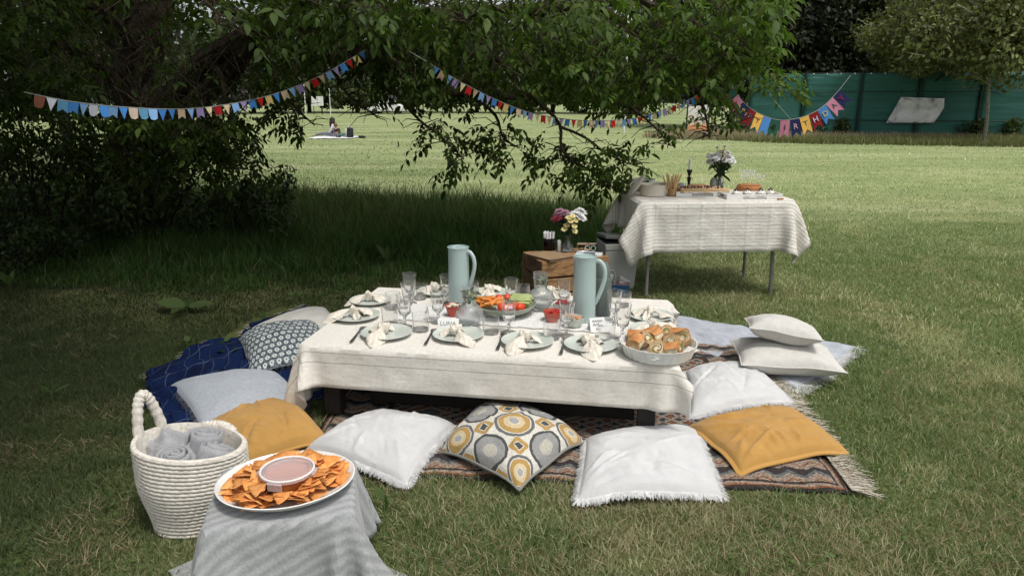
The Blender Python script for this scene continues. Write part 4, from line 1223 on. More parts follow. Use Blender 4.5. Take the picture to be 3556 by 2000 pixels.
# birthday flags
def text_mesh(name, s, size, m_, ext=.0015, align='CENTER'):
    cu = bpy.data.curves.new(name, 'FONT'); cu.body = s; cu.size = size; cu.align_x = align; cu.align_y = 'CENTER'; cu.extrude = ext; cu.resolution_u = 2
    o = bpy.data.objects.new(name, cu); COL.objects.link(o)
    dg = bpy.context.evaluated_depsgraph_get()
    me = bpy.data.meshes.new_from_object(o.evaluated_get(dg))
    bpy.data.objects.remove(o)
    me.materials.clear(); me.materials.append(m_)
    return me
def felt(name, c): return mat(name, c, .95, tuple(min(1, q * 1.15) for q in c), ns=40, bump=.3, bs=200)
BF = dict(green=felt('felt_green', (.02, .10, .065)), pink=felt('felt_pink', (.56, .22, .32)), navy=felt('felt_navy', (.012, .016, .075)), dred=felt('felt_darkred', (.24, .012, .018)), yel=felt('felt_yellow', (.72, .42, .09)), blue=felt('felt_blue', (.07, .22, .52)), dark=felt('felt_dark', (.03, .025, .03)), gold=felt('felt_gold', (.55, .45, .14)), slate=felt('felt_slate', (.2, .24, .36)), brown=felt('felt_brown', (.20, .07, .03)), rose=felt('felt_rose', (.6, .35, .4)), white=felt('felt_white', (.6, .65, .8)), bred=felt('felt_letter_red', (.35, .02, .03)))
BD = [('green', 'H', 'bred'), ('pink', 'A', 'dred'), ('navy', 'P', 'gold'), ('dred', 'P', 'slate'), ('yel', 'Y', 'brown'), ('blue', '', ''), ('green', 'B', 'dark'), ('pink', 'I', 'dark'), ('navy', 'R', 'rose'), ('yel', 'T', 'green'), ('dred', 'H', 'white'), ('blue', 'D', 'gold'), ('pink', 'A', 'green'), ('navy', 'Y', 'bred')]
P = polyline([dd(*q) for q in STR3], 70)
o0 = P[0].copy()
BT = thing('birthday_bunting', 'felt bunting with letters reading happy birthday in front of the fence', 'bunting', o0)
mb = MB(); mb.tube([dd(1815, 190, 7.55) - o0] + [p - o0 for p in P] + [dd(2140, 190, 7.7) - o0], .003, 5, False); mb.build('string', STRING, BT)
mb = MB(); mb.tube([dd(1990, 301, 7.7) - o0, dd(1945, 250, 7.66) - o0, dd(1925, 215, 7.6) - o0], .003, 5, False); mb.build('cord', STRING, BT)
L = arclen(P)
wf = L[-1] / len(BD)
for i, (c, ch, lc) in enumerate(BD):
    p, tn = at_len(P, L, wf * (i + .5))
    o = flag(BT, p - o0, tn, 1, wf * .98, .186, BF[c], swing=random.uniform(-.08, .08))
    if ch:
        l = link('letter', text_mesh('letter', ch, .080, BF[lc]), o)
        l.location = (0, -.078, .004); l.rotation_euler = (0, 0, 0); l.scale = (1, 1, 1)
# ================================================================== RUG AND BLANKETS
def quadmap(P00, P10, P11, P01):
    return lambda u, v: (P00 * (1 - u) * (1 - v) + P10 * u * (1 - v) + P11 * u * v + P01 * (1 - u) * v)
def rug_mat():
    m, nt, b = newmat('rug_pile')
    c = tc(nt, 'UV')
    nzv = nd(nt, 'TexNoise', {'Vector': c, 'Scale': 14.0, 'Detail': 3.0})
    wv = nd(nt, 'VectorMath', {0: nd(nt, 'VectorMath', {0: nzv.outputs['Color'], 1: (.5, .5, .5)}, operation='SUBTRACT').outputs[0], 'Scale': .03}, operation='SCALE').outputs[0]
    cw = nd(nt, 'VectorMath', {0: c, 1: wv}, operation='ADD').outputs[0]
    s = nd(nt, 'SeparateXYZ', {0: cw})
    X, Y = s.outputs[0], s.outputs[1]
    def tri(v, k): return math_(nt, 'ABSOLUTE', math_(nt, 'SUBTRACT', math_(nt, 'FRACT', math_(nt, 'MULTIPLY', v, k)), .5))
    big = math_(nt, 'ADD', tri(X, 3.1), tri(Y, 4.2))
    small = math_(nt, 'ADD', tri(X, 13.0), tri(Y, 15.0))
    zig = math_(nt, 'ADD', math_(nt, 'MULTIPLY', tri(X, 9.0), .6), math_(nt, 'FRACT', math_(nt, 'MULTIPLY', Y, 7.3)))
    cream, navy, rust, teal, brown = (.40, .315, .25), (.045, .042, .045), (.29, .115, .05), (.15, .185, .195), (.075, .052, .04)
    k1 = ramp(nt, big, [(0, teal), (.16, navy), (.2, cream), (.34, rust), (.38, navy), (.42, cream), (.60, navy), (.64, teal), (.82, rust), (.88, cream)], 'CONSTANT')
    k2 = ramp(nt, small, [(0, rust), (.22, navy), (.34, cream), (.62, teal), (.78, navy)], 'CONSTANT')
    k3 = ramp(nt, zig, [(0, navy), (.18, cream), (.45, rust), (.52, cream), (.8, teal), (.95, navy)], 'CONSTANT')
    col = mixc(nt, math_(nt, 'GREATER_THAN', nd(nt, 'TexNoise', {'Vector': c, 'Scale': 5.0, 'Detail': 2.0}).outputs[0], .485), k1, k2)
    # borders
    ex = math_(nt, 'MINIMUM', math_(nt, 'SUBTRACT', X, .0), math_(nt, 'SUBTRACT', 2.26, X))
    ey = math_(nt, 'MINIMUM', Y, math_(nt, 'SUBTRACT', 1.74, Y))
    e = math_(nt, 'MINIMUM', ex, ey)
    col = mixc(nt, math_(nt, 'LESS_THAN', e, .26), col, k3)
    col = mixc(nt, math_(nt, 'LESS_THAN', e, .30), col, mixc(nt, math_(nt, 'LESS_THAN', e, .27), navy, k3))
    col = mixc(nt, math_(nt, 'LESS_THAN', e, .045), col, ramp(nt, e, [(0, navy), (.012, rust), (.022, cream), (.034, navy)], 'CONSTANT'))
    n4 = nd(nt, 'TexNoise', {'Vector': c, 'Scale': 90.0, 'Detail': 4.0}).outputs[0]
    col = mixc(nt, 1.0, col, ramp(nt, n4, [(.35, (.45, .45, .45)), (.62, (1.25, 1.25, 1.25))]), 'MULTIPLY')
    wv2 = nd(nt, 'TexWave', {'Vector': c, 'Scale': 46.0, 'Distortion': 3.0, 'Detail': 3.0, 'Detail Scale': 3.0}, bands_direction='Y').outputs[1]
    col = mixc(nt, math_(nt, 'MULTIPLY', math_(nt, 'GREATER_THAN', wv2, .70), .7), col, brown)
    setin(nt, b, 'Base Color', col)
    b.inputs['Roughness'].default_value = 1.0
    b.inputs['Specular IOR Level'].default_value = .05
    addbump(nt, b, math_(nt, 'ADD', n4, math_(nt, 'MULTIPLY', wv2, .4)), 1.0, .006)
    return m
RP = [Vector((*p, 0)) for p in RUG]
qm = quadmap(RP[1], RP[0], RP[3], RP[2])
RUGT = thing('rug', 'patterned oriental rug in rust, blue and cream under the low table', 'rug', (0, 0, 0))
mb = MB()
def rugf(u, v):
    p = qm(u, v)
    e = .012 * fbm(u * 5, v * 4, 2)
    ed = min(u, 1 - u, v, 1 - v)
    return (p.x + .01 * mnoise.noise(Vector((v * 9, 0, u * 2))), p.y + .012 * mnoise.noise(Vector((u * 11, 5, 0))), .030 + e - .014 * (1 - sm(ed / .03)))
mb.grid(rugf, 90, 74, lambda u, v: (u * 2.26, v * 1.74))
o = mb.build('pile', rug_mat(), RUGT); sd = o.modifiers.new('thickness', 'SOLIDIFY'); sd.thickness = .016; sd.offset = -1
FRINGE_R = mat('rug_fringe', (.36, .31, .25), .95, (.55, .50, .43), ns=30)
def fringe_strip(pts_dirs, mat_, parent, name='fringe', length=.03, w=.0028, droop=.5, jit=.5, layers=2, zmin=None):
    """many thin yarn ends along a line: pts_dirs list of (point, outward dir)"""
    V, Fc = [], []
    for p, d in pts_dirs:
        for l in range(layers):
            a = random.uniform(-jit, jit)
            dv = Vector((d.x * math.cos(a) - d.y * math.sin(a), d.x * math.sin(a) + d.y * math.cos(a), d.z + random.uniform(-.25, .3)))
            dv.normalize()
            L_ = length * random.uniform(.55, 1.2)
            s_ = Vector((-dv.y, dv.x, 0)) * (w / 2)
            q0 = p + Vector((random.uniform(-.002, .002), random.uniform(-.002, .002), random.uniform(-.003, .003))) - dv * .004
            q1 = q0 + dv * L_ * .55 + Vector((0, 0, -droop * L_ * .2))
            q2 = q0 + dv * L_ + Vector((random.uniform(-.2, .2) * L_, random.uniform(-.2, .2) * L_, -droop * L_ * .75))
            if zmin is not None:
                q1.z = max(q1.z, zmin); q2.z = max(q2.z, zmin)
            o_ = len(V)
            V += [q0 - s_, q0 + s_, q1 + s_, q1 - s_, q2 + s_ * .6, q2 - s_ * .6]
            Fc += [(o_, o_ + 1, o_ + 2, o_ + 3), (o_ + 3, o_ + 2, o_ + 4, o_ + 5)]
    mb = MB(); mb.add(V, Fc)
    o = mb.build(name, mat_, parent, smooth=False); o['kind'] = 'stuff'
    return o
pd = []
for i in range(560):
    v = i / 559
    p = qm(1.0, v); pd.append((Vector((p.x + .005, p.y, .026)), Vector((1, -.15, 0))))
fringe_strip(pd, FRINGE_R, RUGT, 'fringe', .105, .0045, .25, .55, 2, .012)

NAVYB = None
def navy_mat():
    m, nt, b = newmat('navy_blanket')
    c = tc(nt, 'UV')
    nz = nd(nt, 'TexNoise', {'Vector': c, 'Scale': 3.0, 'Detail': 2.0}).outputs['Color']
    cw = nd(nt, 'VectorMath', {0: c, 1: nd(nt, 'VectorMath', {0: nz, 'Scale': .13}, operation='SCALE').outputs[0]}, operation='ADD').outputs[0]
    s = nd(nt, 'SeparateXYZ', {0: cw})
    def line(v): return math_(nt, 'LESS_THAN', math_(nt, 'ABSOLUTE', math_(nt, 'SUBTRACT', math_(nt, 'FRACT', math_(nt, 'MULTIPLY', v, 9.0)), .5)), .011)
    l = math_(nt, 'MAXIMUM', line(s.outputs[0]), line(s.outputs[1]))
    n2 = nd(nt, 'TexNoise', {'Vector': c, 'Scale': 9.0, 'Detail': 4.0}).outputs[0]
    base = ramp(nt, n2, [(.3, (.003, .008, .032)), (.7, (.006, .017, .068))])
    setin(nt, b, 'Base Color', mixc(nt, math_(nt, 'MULTIPLY', l, .28), base, (.28, .32, .44)))
    b.inputs['Roughness'].default_value = .9; b.inputs['Specular IOR Level'].default_value = .1
    addbump(nt, b, nd(nt, 'TexNoise', {'Vector': c, 'Scale': 10.0, 'Detail': 3.0, 'Distortion': 1.2}).outputs[0], .5, .012)
    return m
def blanket(name, label, quad, mat_, wr, nu=64, nv=48, seed=0, uvs=1.0, base=.03, edge=.03, parent=None):
    t = thing(name, label, 'blanket', (0, 0, 0))
    q = quadmap(*[Vector((p.x, p.y, 0)) for p in quad])
    mb = MB()
    lu = (quad[1] - quad[0]).length; lv = (quad[3] - quad[0]).length
    def fn(u, v):
        p = q(u, v)
        ex = edge * fbm(v * 5 + seed, seed, u * .5); ey = edge * fbm(u * 5 + seed, seed + 4, v * .5)
        n = fbm(p.x * 4 + seed, p.y * 4, seed) * .6 + abs(mnoise.noise(Vector((p.x * 5 + seed, p.y * 5, 3)))) * .9
        ed = min(u, 1 - u, v, 1 - v)
        return (p.x + ex, p.y + ey, max(.010, base * (.35 + .65 * sm(ed / .05)) + wr * n))
    mb.grid(fn, nu, nv, lambda u, v: (u * lu * uvs, v * lv * uvs))
    o = mb.build('cloth', mat_, t); sd = o.modifiers.new('thickness', 'SOLIDIFY'); sd.thickness = .006; sd.offset = 1
    return t, fn
NB, nfn = blanket('navy_blanket', 'navy blue blanket with thin white grid lines under the left cushions', [g(366, 958), g(405, 1095), g(840, 1010), g(770, 768)], navy_mat(), .06, 72, 60, 2.0, 1, .028, .10)
TASSEL = mat('pale_tassel', (.50, .47, .42), .95, (.65, .62, .56), ns=20)
fringe_strip([(Vector(nfn(0, i / 60)) + Vector((0, 0, .004)), Vector((-1, .1, 0))) for i in range(61)], TASSEL, NB, 'tassel', .05, .005, .4, .5, 2, .012)
GREYBL = fabric('grey_blue_blanket', (.26, .285, .34), (.46, .48, .52), 14, 90, .6, .7, 8)
GB, gfn = blanket('woven_blanket', 'pale grey-blue woven blanket with frayed white edge on the grass at right', [g(1700, 872), g(2010, 985), g(2140, 876), g(1690, 800)], GREYBL, .020, 64, 44, 7.0, 1, .024, .035)
WHITEF = mat('white_fringe', (.55, .55, .55), .95, (.68, .68, .68), ns=30)
pd = [(Vector(gfn(1, i / 260)), Vector((.75, -.65, 0))) for i in range(261)] + [(Vector(gfn(.55 + .45 * i / 120, 0)), Vector((.1, -1, 0))) for i in range(121)]
fringe_strip(pd, WHITEF, GB, 'fringe', .075, .0042, .3, .7, 3, .012)

# ================================================================== CUSHIONS
def cushion(name, label, px, zc, T, mat_, seed, fringe=None, flange=None, piping=None, wr=.010, pull=.045, group=None, n=64, flen=.027, tilt=None, base_z=.035, powr=.42, wfreq=(2.2, 9.0), wang=.5):
    """px: four corners TL, TR, BR, BL as photo display px"""
    w = [g(*p, zc) for p in px]
    c = sum(w, Vector()) / 4
    t = thing(name, label, 'cushion', (c.x, c.y, 0), group=group)
    L_ = [Vector((p.x - c.x, p.y - c.y, 0)) for p in w]
    q = quadmap(L_[3], L_[2], L_[1], L_[0])
    ca, sa = math.cos(wang), math.sin(wang)
    rc = random.Random(seed * 7 + 1)
    creases = []
    for i in range(15):
        if i % 3 == 0: u0, v0 = rc.choice((-.92, .92)), rc.choice((-.92, .92))
        else: u0, v0 = ((rc.choice((-.95, .95)), rc.uniform(-.8, .8)) if rc.random() < .5 else (rc.uniform(-.8, .8), rc.choice((-.95, .95))))
        an = math.atan2(-v0 * rc.uniform(.4, 1.2) + rc.uniform(-.5, .5), -u0 * rc.uniform(.4, 1.2) + rc.uniform(-.5, .5))
        creases.append((u0, v0, math.cos(an), math.sin(an), rc.uniform(.45, 1.15), rc.uniform(.030, .055), rc.choice((1, 1, -1)) * rc.uniform(.5, 1.0), rc.uniform(-.5, .5)))
    def crease(u, v):
        z = 0
        for u0, v0, dx, dy, L, w, a, bd in creases:
            t_ = (u - u0) * dx + (v - v0) * dy
            if t_ < 0 or t_ > L: continue
            o_ = -(u - u0) * dy + (v - v0) * dx - bd * t_ * t_ * .35
            if abs(o_) < 3 * w: z += a * math.exp(-(o_ / w) ** 2) * math.sin(PI * t_ / L) ** .7
        return z
    def shape(u, v, top):
        uu = u * (1 - pull * (1 - v * v)); vv = v * (1 - pull * (1 - u * u))
        p = q((uu + 1) / 2, (vv + 1) / 2)
        k = max(0, (1 - u * u) * (1 - v * v)) ** powr
        corner = (abs(u) * abs(v)) ** 3
        mid = zc - min(.03, .45 * zc) * corner + .010 * mnoise.noise(Vector((u * 1.7 + seed, v * 1.7, 1)))
        if top:
            r_, s_ = u * ca - v * sa, u * sa + v * ca
            wz = mnoise.noise(Vector((r_ * wfreq[0] + seed, s_ * wfreq[1], seed))) * .55 + mnoise.noise(Vector((r_ * 5 + seed, s_ * 16, 3 + seed))) * .25 + abs(mnoise.noise(Vector((u * 3 + seed, v * 3, 8)))) * .6
            z = mid + T * .55 * k * (1 + .08 * mnoise.noise(Vector((u * 2, v * 2, seed)))) + wr * (wz * .55 + .85 * crease(u, v)) * min(1, k * 1.6)
            if tilt: z += tilt(u, v)
            return Vector((p.x, p.y, max(z, base_z)))
        z = mid - T * .42 * k
        if tilt: z += tilt(u, v)
        return Vector((p.x, p.y, max(z, base_z - .004)))
    mb = MB()
    f2 = lambda s_: (lambda u, v: shape(u * 2 - 1, v * 2 - 1, s_))
    wp = lambda q_: .5 + .5 * ((q_ * 2 - 1) * .80 + .20 * (q_ * 2 - 1) ** 7)
    mb.grid(f2(True), n, n, lambda u, v: (wp(u), wp(v)))
    m2 = MB(); m2.grid(f2(False), 24, 24)
    mb.add(m2.v, [f[::-1] for f in m2.f], [m2.uv[i] for i in range(len(m2.v))])
    mb.build('cover', mat_, t)
    per = []
    for k in range(4):
        for i in range(90):
            s_ = -1 + 2 * i / 90
            u, v = [(s_, -1), (1, s_), (-s_, 1), (-1, -s_)][k]
            per.append((shape(u, v, True), [Vector((0, -1)), Vector((1, 0)), Vector((0, 1)), Vector((-1, 0))][k]))
    N = len(per)
    prs = []
    for i in range(N):
        tg = per[(i + 1) % N][0] - per[i - 1][0]
        d = Vector((tg.y, -tg.x, 0)); d = d.normalized() if d.length > 1e-6 else Vector((1, 0, 0))
        prs.append((per[i][0], d))
    if fringe:
        pts = []
        for i in range(N):
            a, b = prs[i], prs[(i + 1) % N]
            for k in range(4):
                pts.append((a[0].lerp(b[0], k / 4), a[1].lerp(b[1], k / 4)))
        fringe_strip(pts, fringe, t, 'fringe', flen, .0027, .6, .45, 3, base_z * .7)
    if flange or piping:
        mb = MB()
        if piping: mb.tube([p for p, d in prs], .005, 6, False, closed=True); mb.build('piping', piping, t)
        else:
            vs_ = []
            for p, d in prs:
                vs_ += [p - d * .006 + Vector((0, 0, .003)), p + d * flange[0] + Vector((0, 0, -.004))]
            vs_ += [v + Vector((0, 0, -.006)) for v in vs_]
            M = 2 * N
            fs_ = []
            for i in range(N):
                j = (i + 1) % N
                fs_ += [(2 * i, 2 * i + 1, 2 * j + 1, 2 * j), (M + 2 * i, M + 2 * j, M + 2 * j + 1, M + 2 * i + 1), (2 * i + 1, M + 2 * i + 1, M + 2 * j + 1, 2 * j + 1)]
            mb.add(vs_, fs_); mb.build('flange', flange[1], t)
    return t
WHITEC = fabric('white_linen', (.52, .525, .53), (.62, .62, .62), 5, 110, .6, .8, 7)
CREAMC = fabric('cream_linen', (.50, .485, .445), (.60, .585, .545), 6, 90, .5, .7, 9)
MUST = fabric('mustard_cotton', (.40, .215, .055), (.47, .27, .08), 4, 160, .45, .9, 6)
PALEB = fabric('pale_denim', (.30, .33, .38), (.46, .49, .53), 40, 120, .5, .4, 6)
NAVYF = mat('navy_fringe', (.02, .025, .05), .95, (.12, .13, .17), ns=60)
def floral_mat():
    m, nt, b = newmat('floral_print')
    c = nd(nt, 'Mapping', {'Vector': tc(nt, 'UV'), 'Scale': (15, 13, 1)}).outputs[0]
    s = nd(nt, 'SeparateXYZ', {0: c}); X, Y = s.outputs[0], s.outputs[1]
    Xo = math_(nt, 'ADD', X, math_(nt, 'MULTIPLY', math_(nt, 'MODULO', math_(nt, 'FLOOR', Y), 2.0), .5))
    fx = math_(nt, 'SUBTRACT', math_(nt, 'FRACT', Xo), .5); fy = math_(nt, 'SUBTRACT', math_(nt, 'FRACT', Y), .5)
    r_ = math_(nt, 'SQRT', math_(nt, 'ADD', math_(nt, 'MULTIPLY', fx, fx), math_(nt, 'MULTIPLY', fy, fy)))
    an = math_(nt, 'ARCTAN2', fy, fx)
    r2 = math_(nt, 'ADD', r_, math_(nt, 'MULTIPLY', math_(nt, 'SINE', math_(nt, 'MULTIPLY', an, 7.0)), .035))
    n1 = nd(nt, 'TexNoise', {'Vector': c, 'Scale': 2.4, 'Detail': 3.0}).outputs[0]
    bgc = ramp(nt, n1, [(.42, (.030, .045, .060)), (.52, (.075, .10, .115)), (.56, (.20, .24, .25)), (.6, (.04, .055, .07))])
    setin(nt, b, 'Base Color', mixc(nt, math_(nt, 'LESS_THAN', r2, .36), bgc, ramp(nt, r2, [(0, (.10, .13, .15)), (.13, (.55, .57, .55)), (.24, (.62, .64, .62)), (.29, (.1, .13, .15)), (.33, (.45, .48, .48))], 'CONSTANT')))
    b.inputs['Roughness'].default_value = .9
    addbump(nt, b, nd(nt, 'TexNoise', {'Vector': tc(nt, 'UV'), 'Scale': 7.0, 'Detail': 3.0}).outputs[0], .4, .01)
    return m
def circle_mat():
    m, nt, b = newmat('circle_print')
    uv = tc(nt, 'UV')
    nz = nd(nt, 'TexNoise', {'Vector': uv, 'Scale': 30.0, 'Detail': 2.0}).outputs['Color']
    uvw = nd(nt, 'VectorMath', {0: uv, 1: nd(nt, 'VectorMath', {0: nz, 'Scale': .014}, operation='SCALE').outputs[0]}, operation='ADD').outputs[0]
    c = nd(nt, 'Mapping', {'Vector': uvw, 'Scale': (3.0, 3.0, 1), 'Location': (.12, .22, 0)}).outputs[0]
    s = nd(nt, 'SeparateXYZ', {0: c}); X, Y = s.outputs[0], s.outputs[1]
    fx = math_(nt, 'SUBTRACT', math_(nt, 'FRACT', X), .5); fy = math_(nt, 'SUBTRACT', math_(nt, 'FRACT', Y), .5)
    r_ = math_(nt, 'SQRT', math_(nt, 'ADD', math_(nt, 'MULTIPLY', fx, fx), math_(nt, 'MULTIPLY', fy, fy)))
    chk = math_(nt, 'MODULO', math_(nt, 'ADD', math_(nt, 'FLOOR', X), math_(nt, 'FLOOR', Y)), 2.0)
    white, och, cream, grey, dark, lg = (.56, .54, .48), (.38, .24, .075), (.52, .42, .27), (.22, .22, .21), (.055, .058, .06), (.38, .37, .33)
    kA = ramp(nt, r_, [(0, (.30, .31, .31)), (.11, (.62, .55, .40)), (.135, cream), (.24, och), (.36, white), (.385, (.12, .12, .125)), (.455, white)], 'CONSTANT')
    kB = ramp(nt, r_, [(0, (.40, .38, .32)), (.14, lg), (.19, (.25, .25, .245)), (.385, dark), (.455, white)], 'CONSTANT')
    inner = mixc(nt, chk, kA, kB)
    gx = math_(nt, 'SUBTRACT', .5, math_(nt, 'ABSOLUTE', fx)); gy = math_(nt, 'SUBTRACT', .5, math_(nt, 'ABSOLUTE', fy))
    dq = math_(nt, 'MAXIMUM', gx, gy)
    gap = ramp(nt, dq, [(0, dark), (.075, white), (.095, och), (.19, white)], 'CONSTANT')
    col = mixc(nt, math_(nt, 'GREATER_THAN', r_, .475), inner, gap)
    n1 = nd(nt, 'TexNoise', {'Vector': uv, 'Scale': 60.0, 'Detail': 3.0}).outputs[0]
    col = mixc(nt, 1.0, col, ramp(nt, n1, [(.3, (.8, .8, .8)), (.7, (1.1, 1.1, 1.1))]), 'MULTIPLY')
    setin(nt, b, 'Base Color', col)
    b.inputs['Roughness'].default_value = .9
    addbump(nt, b, nd(nt, 'TexNoise', {'Vector': uv, 'Scale': 6.0, 'Detail': 3.0}).outputs[0], .35, .01)
    return m
DPIPE = mat('dark_piping', (.05, .06, .08), .9, (.2, .22, .24), ns=60)
cushion('cushion', 'plain cream cushion half hidden behind the dark floral cushion', [(618, 828), (820, 772), (850, 812), (700, 905)], .06, .15, CREAMC, 1, wr=.006)
cushion('cushion', 'dark blue-grey cushion with small white flower print', [(600, 842), (795, 808), (850, 900), (628, 938)], .075, .19, floral_mat(), 2, piping=DPIPE, wr=.008, base_z=.04)
cushion('cushion', 'pale blue-grey cushion with dark navy fringe', [(424, 964), (690, 930), (775, 1008), (508, 1074)], .055, .14, PALEB, 3, fringe=NAVYF, wr=.006, flen=.022)
cushion('cushion', 'plump mustard yellow cushion behind the basket and crisps', [(496, 1076), (722, 1004), (832, 1098), (606, 1170)], .068, .165, MUST, 4, wr=.014, flange=(.008, MUST), wang=1.2)
cushion('cushion', 'white linen cushion with frayed edge, between mustard and circle print cushions', [(762, 1122), (938, 1030), (1146, 1062), (1022, 1206)], .055, .13, WHITEC, 5, fringe=WHITEF, wr=.012, wang=-.6)
cushion('cushion', 'cushion with ochre and grey circle print in front of the low table', [(1108, 1118), (1240, 1006), (1470, 1094), (1306, 1212)], .075, .19, circle_mat(), 6, wr=.010, flange=(.006, mat('circle_back', (.2, .2, .18), .9)), pull=-.01)
cushion('cushion', 'white linen cushion with frayed edge, frontmost on the rug', [(1474, 1092), (1752, 1070), (1818, 1236), (1452, 1246)], .055, .13, WHITEC, 7, fringe=WHITEF, wr=.012, wang=1.0)
cushion('cushion', 'flat mustard yellow cushion with wrinkles on the right corner of the rug', [(1732, 1064), (1984, 1014), (2128, 1124), (1864, 1178)], .055, .12, MUST, 8, wr=.020, flange=(.016, MUST), wang=1.1, wfreq=(1.6, 7.0))
cushion('cushion', 'white linen cushion with frayed edge tucked against the right end of the table', [(1724, 928), (1882, 906), (1994, 1002), (1738, 1040)], .05, .12, WHITEC, 9, fringe=WHITEF, wr=.012, wang=1.2)
CREAM2 = fabric('cream_damask', (.50, .485, .455), (.60, .585, .55), 9, 60, .5, .6, 12)
def plump(label, loc, rot, L, W, T, mat_, seed):
    """free cushion: lens-shaped with pinched corners and a piped seam"""
    t = thing('cushion', label, 'cushion', loc, 0, None, rot)
    def shp(u, v, sg):
        uu = u * (1 - .06 * (1 - v * v)); vv = v * (1 - .07 * (1 - u * u))
        k = (max(0, 1 - abs(u) ** 2.3) * max(0, 1 - abs(v) ** 2.3)) ** .5
        z = sg * T / 2 * k + .006 * mnoise.noise(Vector((u * 2.2 + seed, v * 2.2, sg))) * min(1, k * 2) + .007 * mnoise.noise(Vector((u * 2 + v * 6 + seed, v * 2, sg + 3))) * k
        return (uu * L / 2, vv * W / 2, z + .012 * mnoise.noise(Vector((u * 1.3, v * 1.3, seed))))
    mb = MB(); mb.grid(lambda a, b: shp(a * 2 - 1, b * 2 - 1, 1), 40, 32)
    m2 = MB(); m2.grid(lambda a, b: shp(a * 2 - 1, b * 2 - 1, -1), 40, 32); mb.add(m2.v, [f[::-1] for f in m2.f], [m2.uv[i] for i in range(len(m2.v))])
    mb.build('cover', mat_, t)
    per = [shp(-1 + 2 * i / 30, -1, 0) for i in range(30)] + [shp(1, -1 + 2 * i / 24, 0) for i in range(24)] + [shp(1 - 2 * i / 30, 1, 0) for i in range(30)] + [shp(-1, 1 - 2 * i / 24, 0) for i in range(24)]
    mb = MB(); mb.tube(per, .0042, 6, False, closed=True); mb.build('piping', mat_, t)
    return t
p = g(1976, 897, .115); plump('long cream cushion lying on the grey blanket, lower one of the pair', (p.x, p.y, .118), (R(2), R(2), R(-7)), .55, .38, .17, CREAM2, 3)
p = g(1968, 830, .255); plump('small cream cushion stacked on top of the other cream cushion', (p.x, p.y, .258), (R(-8), R(7), R(-14)), .385, .32, .15, CREAM2, 8)

# ================================================================== LOW TABLE
TA, TB, TZ = .86, .53, .40
TROT = R(-9.7)
TC = Vector((-.051, 3.56, 0))
WOOD_D = mat('dark_wood', (.010, .008, .007), .7, (.022, .017, .013), ns=8, bump=.3, bs=30)
LT = thing('low_table', 'long low dark wooden table hidden under the cream tablecloth', 'table', TC, TROT)
mb = MB(); mb.box((0, 0, TZ - .027), (TA * 2 - .03, TB * 2 - .03, .034)); mb.build('tabletop', WOOD_D, LT, bevel=.004)
for sx in (-1, 1):
    for sy in (-1, 1):
        mb = MB(); mb.box((sx * (TA - .12), sy * (TB - .08), (TZ - .035) / 2 + .02), (.08, .08, TZ - .075)); mb.build('leg', WOOD_D, LT, bevel=.004)
    mb = MB(); mb.box((sx * (TA - .30), .12, .19), (.05, TB * 2 - .62, .29)); mb.build('side_board', WOOD_D, LT, bevel=.003)
    mb = MB(); mb.box((sx * (TA - .12), 0, TZ - .075), (.04, TB * 2 - .25, .07)); mb.build('apron', WOOD_D, LT, bevel=.003)
mb = MB(); mb.box((.04, -TB + .22, .19), (TA * 2 - .42, .03, .29)); mb.build('dark_gap_board', WOOD_D, LT, bevel=.003)  # dark board added so the gap under the table reads black
for sy in (-1, 1):
    mb = MB(); mb.box((0, sy * (TB - .08), TZ - .075), (TA * 2 - .33, .04, .07)); mb.build('apron', WOOD_D, LT, bevel=.003)
